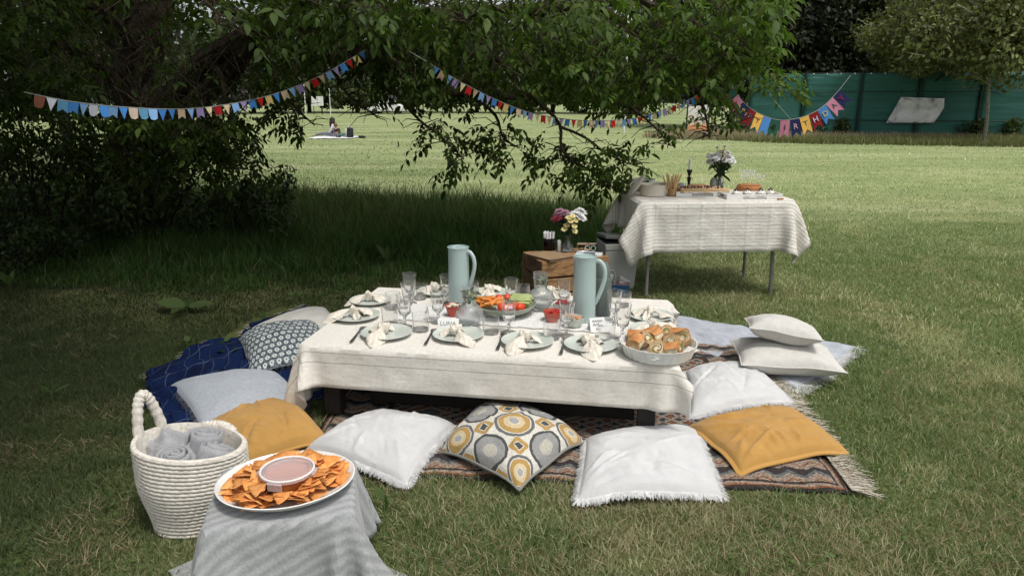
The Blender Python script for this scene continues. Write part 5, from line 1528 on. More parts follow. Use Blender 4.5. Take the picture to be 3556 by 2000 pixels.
def table_linen():
    m, nt, b = newmat('table_linen')
    c = tc(nt, 'UV')
    s = nd(nt, 'SeparateXYZ', {0: c}); X, Y = s.outputs[0], s.outputs[1]
    n1 = nd(nt, 'TexNoise', {'Vector': c, 'Scale': 60.0, 'Detail': 4.0}).outputs[0]
    n0 = nd(nt, 'TexNoise', {'Vector': c, 'Scale': 3.0, 'Detail': 4.0}).outputs[0]
    col = ramp(nt, math_(nt, 'ADD', math_(nt, 'MULTIPLY', n1, .8), math_(nt, 'MULTIPLY', n0, .2)), [(.34, (.66, .625, .565)), (.66, (.76, .73, .675))])
    def ln(v, at_, w): return math_(nt, 'LESS_THAN', math_(nt, 'ABSOLUTE', math_(nt, 'SUBTRACT', v, at_)), w)
    st = math_(nt, 'MAXIMUM', ln(Y, -TB - .030, .0013), ln(Y, -TB - .078, .0013))
    st = math_(nt, 'MAXIMUM', st, math_(nt, 'MAXIMUM', ln(X, -TA - .040, .0010), ln(Y, TB + .05, .0013)))
    col = mixc(nt, math_(nt, 'MULTIPLY', st, .8), col, (.14, .12, .11))
    setin(nt, b, 'Base Color', col)
    b.inputs['Roughness'].default_value = .95; b.inputs['Specular IOR Level'].default_value = .12; b.inputs['Sheen Weight'].default_value = .15
    # pressed fold creases + wrinkles + weave
    def cr(v, k, o_): return math_(nt, 'SUBTRACT', 1.0, math_(nt, 'MINIMUM', 1.0, math_(nt, 'MULTIPLY', math_(nt, 'ABSOLUTE', math_(nt, 'SUBTRACT', math_(nt, 'FRACT', math_(nt, 'ADD', math_(nt, 'MULTIPLY', v, k), o_)), .5)), 34.0 / k * .5)))
    fold = math_(nt, 'ADD', cr(X, 2.9, .1), math_(nt, 'MULTIPLY', cr(Y, 2.4, .3), .8))
    mp = nd(nt, 'Mapping', {'Vector': c, 'Scale': (1.0, 3.0, 1.0)}).outputs[0]
    n2 = nd(nt, 'TexNoise', {'Vector': mp, 'Scale': 5.0, 'Detail': 4.0, 'Distortion': .8}).outputs[0]
    h = math_(nt, 'ADD', math_(nt, 'ADD', math_(nt, 'MULTIPLY', fold, .35), math_(nt, 'MULTIPLY', n2, 1.3)), math_(nt, 'MULTIPLY', weave(nt, c, 180), .05))
    addbump(nt, b, h, .6, .008)
    return m
P_, S_, T_ = drape(TA, TB, TZ, .30, .085, .20, .2, .019, 170, 8, seed=4, rnd=.004, pin=.004)
CL = cloth_obj('tablecloth', P_, S_, T_, table_linen(), None, .007, 7)
CL.location = TC; CL.rotation_euler = (0, 0, TROT)
tag(CL, 'cream linen tablecloth with thin dark stitched lines draped over the low table', 'tablecloth')
TT = TZ + .009
def on(px, py, dz=0.0): 
    p = gs(px, py, TT); return Vector((p.x, p.y, TT + dz))

# table runner
RUNM = fabric('crochet_runner', (.60, .60, .58), (.78, .78, .76), 60, 60, .9, .8, 30)
mb = MB()
r0, r1 = on(1400, 1085), on(2130, 1130)
rd = (r1 - r0); rl = rd.length; rd.normalize(); rn = Vector((-rd.y, rd.x, 0))
mb.grid(lambda u, v: r0 + rd * (u * rl) + rn * ((v - .5) * (.27 + .012 * math.sin(u * 70))) + Vector((0, 0, .002 + .0025 * (1 + mnoise.noise(Vector((u * 30, v * 8, 0)))))), 110, 16, lambda u, v: (u * rl, v * .27))
o = mb.build('table_runner', RUNM); o.modifiers.new('thickness', 'SOLIDIFY').thickness = .002
tag(o, 'white lace table runner along the middle of the low table', 'table runner')

# ------------------------------------------------------------------ plates, napkins, forks
SAGE = mat('sage_glaze', (.46, .50, .455), .28, (.56, .59, .54), ns=7, coat=.2)
def plate_mesh():
    mb = MB(); mb.lathe([(0, .003), (.06, .003), (.066, 0), (.072, .004), (.10, .010), (.122, .019), (.1235, .021), (.121, .0225), (.098, .0145), (.07, .009), (0, .008)], 48)
    return mb.mesh('plate', SAGE)
plate_me = plate_mesh()
NAPK = None
def napkin_mat():
    m, nt, b = newmat('napkin_linen')
    c = tc(nt, 'UV'); X = nd(nt, 'SeparateXYZ', {0: c}).outputs[1]
    fr = math_(nt, 'FRACT', math_(nt, 'MULTIPLY', X, 7.0))
    st = math_(nt, 'LESS_THAN', math_(nt, 'ABSOLUTE', math_(nt, 'SUBTRACT', fr, .5)), .06)
    n1 = nd(nt, 'TexNoise', {'Vector': tc(nt, 'Object'), 'Scale': 60.0, 'Detail': 3.0}).outputs[0]
    setin(nt, b, 'Base Color', mixc(nt, math_(nt, 'MULTIPLY', st, .55), ramp(nt, n1, [(.35, (.58, .53, .45)), (.65, (.72, .67, .59))]), (.33, .29, .24)))
    b.inputs['Roughness'].default_value = .95
    addbump(nt, b, n1, .3, .002)
    return m
NAPK = napkin_mat()
def napkin(label, loc, rz, seed, L1=.13, sp1=.62, L2=.08, sp2=.8, group='knotted napkins on the plates'):
    r_ = random.Random(seed)
    t = thing('napkin', label, 'napkin', loc, rz, group=group)
    t.scale = (1.15, 1.15, 1.45)
    def fan(d0, L, sp, nm, ple):
        mb = MB(); ph = r_.uniform(0, 6)
        def fn(u, v):
            s_ = v * 2 - 1
            a = d0 + s_ * sp * (.35 + .65 * u)
            tip = 1 - .52 * abs(s_) ** 1.1
            rr = .012 + u * L * tip
            z = .020 * (1 - u) + .006 + (.009 * u + .003) * math.cos(s_ * ple + ph) * (1 - .4 * u) + .012 * u * (1 - u) + .004 * mnoise.noise(Vector((u * 4 + seed, s_ * 3, 1)))
            if rr > .10: z -= (rr - .10) * .45
            return (rr * math.cos(a), rr * math.sin(a), max(z, -.006 if rr > .1 else .002))
        mb.grid(fn, 14, 22)
        o = mb.build(nm, NAPK, t); o.modifiers.new('thickness', 'SOLIDIFY').thickness = .0016
    fan(-PI / 2 + r_.uniform(-.3, .3), L1, sp1, 'skirt', r_.choice((2.2, 3, 3.6)))
    fan(PI / 2 + r_.uniform(-.4, .4), L2, sp2, 'wing', 6)
    fan(r_.choice((0.2, PI - .2)), L2 * .75, .5, 'wing', 4)
    mb = MB(); mb.ball((0, 0, .022), .023, 12, 8, (1.15, .85, .8), .35); mb.build('knot', NAPK, t)
    mb = MB(); mb.tube([(.02 * math.cos(a), .013 * math.sin(a), .024 + .012 * math.cos(a * 2)) for a in [i * PI / 6 for i in range(12)]], .006, 7, closed=True); mb.build('ribbon', NAPK, t)
    return t
pl = [('front-left place', c1(765, 1022), .0, 1.00), ('place behind the LUNA card', c1(1550, 1042), .25, 1.0), ('front middle place', c2(415, 1112), -.35, 1.0), ('front place beside the sandwich dish', c2(1105, 1152), .2, 1.0), ('left end place nearest the floral cushion', c1(430, 832), -1.2, 1.0), ('back-left corner place', c1(590, 662), -1.3, .95), ('back place behind the left jug', c1(1310, 560), 2.4, .95), ('back place behind the carrot sticks', c1(1905, 583), 2.9, .95), ('right end place', c2(1760, 832), 1.3, .95), ('back place behind the ribbed carafe', c2(680, 602), 2.6, .9), ('right place hidden behind the sandwich dish', c2(1800, 985), 1.7, .95)]
lab_p = ['pale sage plate at the front left corner of the low table', 'pale sage plate in front of the LUNA card', 'pale sage plate at the front, second from the sandwich dish', 'pale sage plate at the front, next to the sandwich dish', 'pale sage plate at the left end above the floral cushion', 'pale sage plate at the back left corner of the table', 'pale sage plate at the back, half hidden behind the left jug', 'pale sage plate at the back, behind the carrot sticks', 'pale sage plate at the right end of the table', 'pale sage plate at the back, behind the right carafe', 'pale sage plate right behind the sandwich dish']
lab_n = [q.replace('pale sage plate', 'knotted cream napkin on the plate') for q in lab_p]
for i, (nm, (px, py), rz, s_) in enumerate(pl):
    loc = on(px, py)
    o = link('plate', plate_me, None, loc, None, s_); tag(o, lab_p[i], 'plate', 'sage plates on the low table')
    napkin(lab_n[i], loc + Vector((-.01, -.005, .008)), rz, i + 1, L1=.135 if i < 5 else .11)
STEEL = mat('steel', (.42, .41, .40), .3, metal=1.0)
def fork_mesh():
    mb = MB()
    prof = [(-.095, .006), (-.085, .0075), (-.05, .005), (-.01, .003), (.03, .0028), (.045, .006), (.055, .0105), (.068, .011)]
    vs_ = []
    for x, w in prof:
        z = .004 + .010 * math.sin((x + .095) * 10) * (1 if x > -.02 else .5)
        vs_ += [(x, -w, z), (x, w, z), (x, w, z + .0022), (x, -w, z + .0022)]
    fs_ = []
    for i in range(len(prof) - 1):
        for k in range(4): fs_.append((4 * i + k, 4 * i + (k + 1) % 4, 4 * i + 4 + (k + 1) % 4, 4 * i + 4 + k))
    fs_ += [(3, 2, 1, 0), tuple(4 * (len(prof) - 1) + k for k in range(4))]
    mb.add(vs_, fs_)
    for k in range(4):
        y = -.0096 + k * .0064
        mb.tube([(.066, y, .014), (.085, y, .013), (.108, y, .008)], [.0019, .0018, .0012], 5)
    return mb.mesh('fork', STEEL)
fork_me = fork_mesh()
for i, (a, b) in enumerate([(c1(368, 1116), c1(525, 950)), (c1(1182, 1142), c1(1295, 975)), (c1(1972, 1197), c1(2050, 1015)), (c2(777, 1247), c2(832, 1065))]):
    p, q = on(*a), on(*b); d = q - p
    o = link('fork', fork_me, None, (p + q) / 2 + Vector((0, 0, .001)), (0, 0, math.atan2(d.y, d.x)), d.length / .203)
    tag(o, ['dark steel fork left of the front left plate', 'dark steel fork beside the LUNA card', 'steel fork left of the front middle plate', 'steel fork between the two plates nearest the sandwich dish'][i], 'fork', 'forks at the front of the table')

# ------------------------------------------------------------------ glasses
GLASS = glassmat('clear_glass', (1, 1, 1), 0, 1.48, .045)
def goblet_mesh():
    mb = MB()
    out = [(0, 0), (.036, 0), (.037, .002), (.034, .004), (.012, .010), (.0065, .016), (.0065, .026), (.0105, .032), (.0065, .038), (.0075, .046), (.013, .054), (.024, .062), (.0295, .074), (.031, .095), (.034, .130), (.0385, .163)]
    inn = [(.0368, .163), (.0322, .130), (.0285, .095), (.0265, .078), (.018, .068), (0, .063)]
    def md(a, z, k): return 1 - .055 * (abs(math.sin(a * 5)) ** .8) * (1 if .055 < z < .125 and k < 16 else 0)
    mb.lathe(out + inn, 40, mod=md)
    return mb.mesh('goblet', GLASS)
def tumbler_mesh():
    mb = MB()
    out = [(0, 0), (.036, 0), (.038, .003)]
    N = 18
    for i in range(N + 1): out.append((.0385 + .002 * i / N, .008 + .058 * i / N))
    out += [(.041, .070), (.0415, .088)]
    inn = [(.0395, .088), (.0385, .060), (.037, .014), (0, .012)]
    def md(a, z, k):
        if 3 <= k <= 3 + N:
            i = k - 3
            return 1 + .030 * (abs(math.sin(a * 11)) - .5) * (abs(math.sin(i * PI / 3)))
        return 1
    mb.lathe(out + inn, 66, mod=md)
    return mb.mesh('tumbler', GLASS)
gob, tum = goblet_mesh(), tumbler_mesh()
gl = [('g', c1(965, 925), 1.02, 'faceted glass goblet behind the two front left tumblers'), ('g', c1(1008, 775), 1.02, 'faceted glass goblet, middle one of the row on the left'), ('g', c1(1022, 672), 1.05, 'faceted glass goblet furthest back on the left side'),
      ('t', c1(1130, 622), .98, 'cut-glass tumbler at the back, left of the left jug'), ('t', c1(835, 722), .98, 'cut-glass tumbler beside the left end plates'), ('t', c1(803, 915), 1.0, 'cut-glass tumbler above the front left plate'), ('t', c1(1140, 970), 1.0, 'cut-glass tumbler directly left of the LUNA card'),
      ('g', c1(1330, 880), 1.02, 'faceted goblet standing behind the LUNA card'), ('t', c1(1905, 998), 1.0, 'cut-glass tumbler right of the left ribbed carafe'), ('g', c1(2100, 990), 1.02, 'faceted goblet in front of the vegetable bowl'), ('g', c1(2125, 715), 1.0, 'faceted goblet behind the vegetable bowl'), ('g', c1(1425, 672), 1.0, 'faceted goblet half hidden behind the left jug'), ('t', c1(1705, 590), .95, 'cut-glass tumbler right behind the left jug'),
      ('t', c2(365, 632), .98, 'cut-glass tumbler behind the celery sticks'), ('g', c2(810, 735), 1.0, 'faceted goblet left behind the right jug'), ('g', c2(840, 1025), 1.04, 'faceted goblet beside the red dip bowl'), ('t', c2(680, 1055), 1.0, 'cut-glass tumbler in front of the red dip bowl'), ('g', c2(1355, 872), 1.02, 'faceted goblet right of the dark flask'), ('t', c2(1470, 705), .95, 'cut-glass tumbler at the back right, behind the goblets'), ('g', c2(1448, 1062), 1.04, 'faceted goblet between the name card and the right plates'), ('t', c2(1275, 1085), 1.0, 'cut-glass tumbler in front of the right name card')]
for k, (px, py), s_, lab in gl:
    o = link('goblet' if k == 'g' else 'tumbler', gob if k == 'g' else tum, None, on(px, py), (0, 0, random.random() * 3), s_)
    tag(o, lab, 'glass', 'goblets on the low table' if k == 'g' else 'tumblers on the low table')
# ribbed carafes
RIB = glassmat('ribbed_glass', (.93, .96, .97), .05, 1.38, .12)
WATER = glassmat('water', (.88, .93, .80), 0, 1.33)
MINT = plainleaf('mint', (.030, .060, .020), (.075, .115, .04))
LIME = mat('lime', (.28, .38, .08), .4, (.5, .55, .2), ns=30)
CUC = mat('cucumber_stick', (.05, .09, .03), .5, (.16, .22, .08), ns=20)
def carafe(label, loc, s, seed):
    t = thing('carafe', label, 'carafe', loc, seed, group='ribbed carafes')
    t.scale = (s, s, s)
    mb = MB()
    out = [(0, 0), (.03, 0), (.034, .002)] + [(.066 * math.sin(a) + .002, .062 - .062 * math.cos(a) * 1.0) for a in [R(32 + i * 9) for i in range(14)]] + [(.034, .128), (.033, .134), (.036, .145), (.039, .175), (.040, .205)]
    inn = [(.0385, .205), (.037, .175), (.033, .146)] + [(.031, .132)] + [(.062 * math.sin(a), .063 - .058 * math.cos(a)) for a in [R(150 - i * 13) for i in range(9)]] + [(0, .006)]
    no = len(out)
    mb.lathe(out + inn, 108, mod=lambda a, z, k: 1 + (.016 * math.sin(a * 36) if k < no and .004 < z < .122 else (.008 * math.sin(a * 27) if k < no and z > .14 else 0)))
    mb.build('bowl', RIB, t)
    mb = MB(); mb.lathe([(0, .120), (.0305, .134), (.0325, .147), (.0355, .172), (0, .172)], 40); mb.build('water', WATER, t)
    r_ = random.Random(seed)
    for i in range(16):
        a = r_.uniform(0, 6.28); q = r_.uniform(.008, .024)
        o = broad_leaf(.034, .020, .2).build('mint_leaf', MINT, t)
        o.location = (q * math.cos(a), q * math.sin(a), r_.uniform(.140, .178)); o.rotation_euler = (r_.uniform(-1, 1), r_.uniform(-1, .6), a)
    for i in range(2):
        mb = MB(); mb.lathe([(0, -.002), (.017, -.002), (.018, 0), (.017, .002), (0, .002)], 20, rot=(r_.uniform(.4, 1.2), r_.uniform(-.6, .6), 0)); mb.build('lime_slice', LIME, t, loc=(r_.uniform(-.01, .01), r_.uniform(-.012, .0), .155 + .012 * i))
    return t
carafe('ribbed glass carafe with mint and lime beside the LUNA card', on(*c1(1675, 930)), 1.0, 1.0)
carafe('ribbed glass carafe with mint and cucumber behind the vegetable bowl', on(*c2(555, 738)), 1.0, 2.0)

# ------------------------------------------------------------------ thermos jugs
JUG = mat('jug_lacquer', (.37, .475, .465), .26, (.41, .51, .50), ns=4, spec=.5)
JUGD = mat('flask_lacquer', (.10, .12, .11), .45, (.12, .14, .13), ns=4)
def jug(label, loc, rz, m_, H=.335, r=.0575, s=1.0, handle=True):
    t = thing('thermos_jug', label, 'jug', loc, rz, group='thermos jugs' if handle else None)
    t.scale = (s, s, s)
    mb = MB(); mb.lathe([(0, 0), (r - .002, 0), (r, .003), (r - .001, H * .5), (r - .003, H * .9), (r - .001, H - .006), (r + .001, H), (r - .003, H + .001), (r - .006, H - .012), (0, H - .014)], 48); mb.build('body', m_, t)
    mb = MB(); mb.lathe([(0, H - .016), (r - .007, H - .016), (r - .008, H - .006), (r - .02, H - .003), (0, H - .003)], 40); mb.build('lid', m_, t)
    if handle:
        pts = polyline([(r - .012, 0, H - .03), (r + .012, 0, H - .022), (r + .036, 0, H - .05), (r + .042, 0, H - .10), (r + .026, 0, H - .165), (r + .004, 0, H - .225), (r - .006, 0, H - .25)], 26)
        mb = MB(); mb.tube(pts, [.009] * 3 + [.011] * 18 + [.010 - .0012 * i for i in range(6)], 10); o = mb.build('handle', m_, t); o.scale = (1, .85, 1)
        mb = MB(); mb.prism([(-.02, -.016), (.0, -.016), (.012, 0), (0, .016), (-.02, .016)], H - .004, H + .002); mb.build('spout', m_, t, loc=(-(r - .012), 0, .0), rot=(0, 0, PI))
    return t
jug('pale blue-green thermos jug standing left of the carafe', on(*c1(1560, 712)), R(-28), JUG)
jug('pale blue-green thermos jug standing right, behind the name card', on(*c2(1030, 868)), R(-18), JUG, s=1.02)
DF = thing('thermos_flask', 'dark grey-green thermos flask behind the right jug', 'flask', on(*c2(1215, 800)))
mb = MB(); mb.lathe([(0, 0), (.05, 0), (.052, .004), (.052, .195), (.047, .208), (0, .21)], 40); mb.build('body', JUGD, DF)
mb = MB(); mb.lathe([(.0, .208), (.045, .208), (.044, .24), (.028, .280), (.02, .288), (0, .288)], 32); mb.build('lid', JUGD, DF)
mb = MB(); mb.tube([(.03, 0, .24), (.058, 0, .24), (.068, 0, .21), (.062, 0, .175)], .006, 7); mb.build('loop', JUGD, DF)
# ------------------------------------------------------------------ bowls and finger food
SAGE_D = mat('sage_stoneware', (.22, .25, .19), .35, (.33, .36, .28), ns=9, coat=.2)
REDB = mat('red_glaze', (.42, .07, .045), .35, (.50, .10, .065), ns=10)
def bowl(name, label, loc, r, h, m_, foot=.5, cat='bowl', group=None):
    mb = MB(); mb.lathe([(0, 0), (r * foot, 0), (r * (foot + .04), h * .06), (r * .82, h * .45), (r * .96, h * .85), (r, h), (r * .975, h * 1.005), (r * .92, h * .86), (r * .76, h * .5), (r * .4, h * .14), (0, h * .12)], 44)
    return tag(mb.build(name, m_, loc=loc), label, cat, group)
vb = on(*c2(170, 795))
bowl('vegetable_bowl', 'wide sage green bowl of raw vegetable sticks', vb + Vector((0, 0, .004)), .165, .062, SAGE_D, .45)
bowl('dip_bowl', 'small red bowl of popcorn and berries beside the left jug', on(*c1(1505, 815)), .047, .062, REDB, .6)
bowl('dip_bowl', 'small red bowl of dip left of the right jug', on(*c2(690, 868)), .05, .055, REDB, .6)
bowl('dip_bowl', 'small pale sage bowl of nuts in front of the right jug', on(*c2(925, 935)), .053, .055, SAGE, .45)
bowl('dip_bowl', 'small white bowl of red berries behind the goblet', on(*c2(800, 770)), .055, .055, mat('white_glaze', (.66, .66, .63), .3), .5)
CAR = mat('carrot', (.62, .20, .03), .5, (.70, .27, .06), ns=30)
CEL = mat('celery', (.30, .38, .13), .5, (.45, .50, .22), ns=25)
TOM = mat('tomato', (.62, .05, .012), .3, (.70, .09, .02), ns=12)
def stick(m_, n, seed):
    r_ = random.Random(seed); mb = MB()
    L = .095; w = .008
    pts = [(-L / 2, 0, 0), (-L / 6, r_.uniform(-.003, .003), r_.uniform(-.002, .003)), (L / 6, r_.uniform(-.003, .003), r_.uniform(-.002, .003)), (L / 2, 0, 0)]
    mb.tube(pts, [w * r_.uniform(.8, 1.1) for _ in pts], n); return mb.mesh(('carrot_stick', 'celery_stick')[m_ is CEL], m_, True)
car = [stick(CAR, 5, i) for i in range(3)]; cel = [stick(CEL, 6, i + 9) for i in range(3)]
for i in range(18):
    o = link('carrot_stick', car[i % 3], None, vb + Vector((-.095 + random.uniform(-.02, .05), random.uniform(-.075, .06), .060 + .008 * (i % 3) + .004 * (i // 6))), (random.uniform(-.1, .1), random.uniform(-.3, .2), random.uniform(-1.0, .35)))
    tag(o, 'orange carrot stick in the left part of the sage vegetable bowl', 'carrot stick', 'carrot sticks')
for i in range(15):
    k = i % 5
    o = link('celery_stick', cel[i % 3], None, vb + Vector((.085 + random.uniform(-.012, .012), .055 - .023 * k, .062 + .014 * (i // 5))), (0, random.uniform(-.06, .06), random.uniform(-.18, .06)), 1.1)
    tag(o, 'pale green celery stick in the right part of the sage vegetable bowl', 'celery stick', 'celery sticks')
mb = MB(); mb.ball((0, 0, 0), .021, 12, 8, (1, 1, .85)); tom = mb.mesh('tomato', TOM)
for i, (x, y) in enumerate(((.045, -.095), (.075, -.10), (.02, -.07), (.055, -.075), (.085, -.075), (-.02, -.09), (-.035, .10), (.01, .09), (-.01, -.11))):
    o = link('tomato', tom, None, vb + Vector((x, y, .064 + .006 * (i % 2))), (random.random(), random.random(), 0))
    tag(o, 'small red tomato half in the sage vegetable bowl', 'tomato', 'tomatoes in the vegetable bowl')
RAD = mat('radish', (.72, .68, .66), .4, (.6, .3, .4), ns=20)
mb = MB(); mb.ball((0, 0, 0), .014, 10, 6, (1, 1, .6)); rad = mb.mesh('radish', RAD)
for i in range(9):
    o = link('radish', rad, None, vb + Vector((random.uniform(-.06, .03), random.uniform(-.12, -.05), .062 + .004 * (i % 3))), (random.random(), random.random(), 0))
    tag(o, 'white and pink radish piece at the front of the vegetable bowl', 'radish', 'radishes in the vegetable bowl')
POP = mat('popcorn', (.66, .58, .42), .7, (.75, .70, .58), ns=40); BERRY = mat('dark_berry', (.012, .010, .02), .35); RBERRY = mat('red_berry', (.40, .02, .015), .3); NUTM = mat('nut', (.45, .22, .10), .5, (.6, .35, .2), ns=30)
def fill(loc, r, z, items, n, lab, cat, group):
    for i in range(n):
        nm, m_, s_ = items[i % len(items)]
        a = random.uniform(0, 6.28); q = r * math.sqrt(random.random())
        mb = MB(); mb.ball((0, 0, 0), s_, 8, 5, (1, 1, .85), .3)
        o = mb.build(nm, m_, loc=loc + Vector((q * math.cos(a), q * math.sin(a), z + random.uniform(0, .010))))
        tag(o, lab[nm], cat[nm], group[nm])
fill(on(*c1(1505, 815)), .034, .052, [('popcorn', POP, .012), ('popcorn', POP, .010), ('blackberry', BERRY, .009)], 14, dict(popcorn='piece of pale popcorn in the left red bowl', blackberry='dark berry in the left red bowl'), dict(popcorn='popcorn', blackberry='berry'), dict(popcorn='popcorn in the left red bowl', blackberry='berries in the left red bowl'))
fill(on(*c2(800, 770)), .038, .046, [('red_berry', RBERRY, .013)], 10, dict(red_berry='red berry in the white bowl behind the goblet'), dict(red_berry='berry'), dict(red_berry='berries in the white bowl'))
fill(on(*c2(925, 935)), .036, .044, [('nut', NUTM, .011), ('nut', NUTM, .009)], 12, dict(nut='brown nut in the pale sage dip bowl'), dict(nut='nut'), dict(nut='nuts in the sage bowl'))
fill(on(*c2(690, 868)), .034, .042, [('red_berry', RBERRY, .012)], 8, dict(red_berry='red berry in the red bowl by the right jug'), dict(red_berry='berry'), dict(red_berry='berries in the right red bowl'))

# ------------------------------------------------------------------ name cards
CARD = mat('card_paper', (.72, .72, .70), .8, (.76, .76, .74), ns=20)
INK = mat('grey_ink', (.22, .25, .25), .6); INKB = mat('black_ink', (.03, .03, .035), .6)
def scribble(w, h, n, seed, r=.0011):
    """a line of cursive handwriting as a thin pen stroke"""
    r_ = random.Random(seed); pts = []
    for i in range(n):
        t = i / (n - 1)
        pts.append((-w / 2 + w * t, h * (.5 if i % 2 else -.5) * r_.uniform(.35, 1.0), 0))
    mb = MB(); mb.tube(polyline(pts, n * 4), r, 4); return mb
def tent_card(label, loc, rz, w, h, lines):
    t = thing('name_card', label, 'name card', loc, rz)
    th = .42
    mb = MB()
    for sg in (-1, 1):
        m_ = Euler((sg * th, 0, 0)).to_matrix()
        mb.box(m_ @ Vector((0, 0, -h / 2)) + Vector((0, 0, h * math.cos(th))), (w, .0012, h), m_)
    mb.build('card', CARD, t, smooth=False)
    m_ = Matrix.Translation((0, 0, h * math.cos(th))) @ Matrix.Rotation(-th, 4, 'X') @ Matrix.Rotation(PI / 2, 4, 'X')
    for (kind, s_, y, size, ink) in lines:
        if kind == 't': o = link('lettering', text_mesh('lettering', s_, size, ink, .0004), t)
        else: o = scribble(size[0], size[1], s_, s_, .0012).build('lettering', ink, t)
        o.matrix_basis = m_ @ Matrix.Translation((0, -h + y, .0022))
    return t
p = on(*c1(1437, 985)); tent_card('white folded name card with LUNA in grey brush letters', p + Vector((0, .03, 0)), R(-4), .103, .066, [('t', 'LUNA', .040, .030, INK), ('s', 17, .014, (.085, .012), INK)])
p = on(*c2(1175, 985)); tent_card('white folded name card with dark handwriting in front of the right jug', p + Vector((0, .028, 0)), R(14), .078, .070, [('s', 11, .054, (.052, .014), INK), ('s', 8, .034, (.048, .014), INKB), ('s', 5, .014, (.02, .014), INKB)])
p = on(*c1(1130, 790)); tent_card('blank back of a white name card among the left glasses', p, R(160), .085, .06, [('s', 13, .04, (.06, .014), INKB), ('s', 11, .02, (.06, .014), INKB)])

# ------------------------------------------------------------------ fluted dish of sandwiches
DISHW = mat('white_porcelain', (.72, .74, .72), .25, (.76, .77, .75), ns=6, coat=.3)
dl = on(*c2(1838, 1225))
mb = MB(); mb.lathe([(0, 0), (.140, 0), (.147, .003), (.161, .040), (.168, .057), (.170, .061), (.165, .061), (.156, .038), (.141, .008), (0, .007)], 112, mod=lambda a, z, k: 1 + (.016 * math.cos(a * 28) if 1 < k < 8 else 0))
tag(mb.build('baking_dish', DISHW, loc=dl, rot=(0, 0, .2)), 'white fluted baking dish full of filled rolls', 'dish')
BREAD = mat('bread_crust', (.36, .19, .07), .6, (.50, .31, .14), ns=22, bump=.3, bs=60)
BREADO = mat('orange_bread', (.42, .16, .045), .6, (.55, .28, .11), ns=30, bump=.3, bs=60)
FILL = mat('cream_filling', (.62, .55, .39), .7, (.44, .42, .22), ns=60, lo=.5, hi=.68)
LETT = mat('lettuce', (.12, .17, .05), .5, (.30, .33, .15), ns=25)
PAPER = mat('baking_paper', (.66, .66, .62), .8)
def wrap_roll(label, loc, rot, seed, hl=.022, skin=None, nm='wrap_roll', group='rolled wraps in the dish'):
    """piece of a rolled wrap: tortilla shell wound round a creamy filling with lettuce, cut faces showing the spiral"""
    r_ = random.Random(seed)
    t = thing(nm, label, 'sandwich', loc, 0, group, rot)
    mb = MB()
    pts = []
    for i in range(64):
        a = i / 63 * 2 * PI * 2.4; q = .008 + .024 * i / 63
        pts.append((q * math.cos(a), q * math.sin(a)))
    n = len(pts); th = .0050
    cut = r_.uniform(.15, .5)
    vs_ = []
    for z in (-hl, hl):
        for k, (x, y) in enumerate(pts):
            l = math.hypot(x, y); ex = (x / l * th, y / l * th); w_ = 1 + .05 * math.sin(k * .7 + seed)
            zz = z + (cut * x if z > 0 else 0)
            vs_ += [(x * w_, y * w_, zz), ((x + ex[0]) * w_, (y + ex[1]) * w_, zz)]
    M = 2 * n; fs_ = []
    for i in range(n - 1):
        a, b, c, d = 2 * i, 2 * i + 1, 2 * i + 3, 2 * i + 2
        fs_ += [(a, d, c, b), (M + a, M + b, M + c, M + d), (b, c, M + c, M + b), (a, M + a, M + d, d)]
    mb.add(vs_, fs_); mb.build('crust', skin or BREAD, t)
    mb = MB(); mb.lathe([(0, -hl + .003), (.030, -hl + .003), (.030, hl - .003), (0, hl - .003)], 28, mod=lambda a, z, k: 1 + .03 * math.sin(a * 9))
    mb.v = [(x, y, z + (cut * x if z > 0 else 0)) for x, y, z in mb.v]; mb.build('filling', FILL, t)
    mb = MB()
    for i in range(3):
        a0 = r_.uniform(0, 6.28)
        P = [((.010 + .014 * k / 7) * math.cos(a0 + k * .33), (.010 + .014 * k / 7) * math.sin(a0 + k * .33)) for k in range(8)]
        mb.tube([(x, y, hl - .002 + cut * x + .003 * (k % 2)) for k, (x, y) in enumerate(P)], .0024, 5)
    mb.build('lettuce', LETT, t)
    return t
wr_l = ['rolled wrap slice at the front middle of the white dish', 'rolled wrap slice at the left of the white dish', 'rolled wrap slice at the right edge of the white dish', 'rolled wrap slice in the middle right of the white dish', 'rolled wrap slice at the back of the white dish']
for i, (x, y, rz) in enumerate(((-.03, -.085, .2), (-.055, .02, .5), (.115, .02, -.5), (.05, -.01, -.1), (.055, .095, .1))):
    wrap_roll(wr_l[i], dl + Vector((x, y, .052 + (.012 if y > -.05 else 0))), (R(52), R(random.uniform(-18, 18)), rz), i)
cr_l = ['golden filled roll at the front right of the white dish', 'golden filled roll at the left edge of the white dish', 'golden filled roll at the back left of the white dish', 'golden filled roll at the centre of the white dish', 'golden filled roll at the back right of the white dish', 'golden filled roll at the right of the white dish']
for i, (x, y, rz) in enumerate(((.045, -.095, 1.4), (-.105, -.03, 2.6), (-.085, .075, 1.2), (.0, .045, 2.2), (.0, .115, 1.6), (.105, .075, .8))):
    wrap_roll(cr_l[i], dl + Vector((x, y, .054 + .008 * (i % 2))), (R(random.uniform(70, 88)), R(random.uniform(-15, 15)), rz), i + 20, .034, BREADO, 'filled_roll', 'filled rolls in the dish')
mb = MB(); mb.grid(lambda u, v: ((u - .5) * .26, (v - .5) * .26, .012 + .05 * max(0, (2 * max(abs(u - .5), abs(v - .5))) - .55) + .008 * mnoise.noise(Vector((u * 9, v * 9, 0)))), 16, 16)
o = mb.build('baking_paper', PAPER, loc=dl, rot=(0, 0, .5)); o.modifiers.new('thickness', 'SOLIDIFY').thickness = .001
tag(o, 'sheet of white baking paper lining the fluted dish', 'paper')

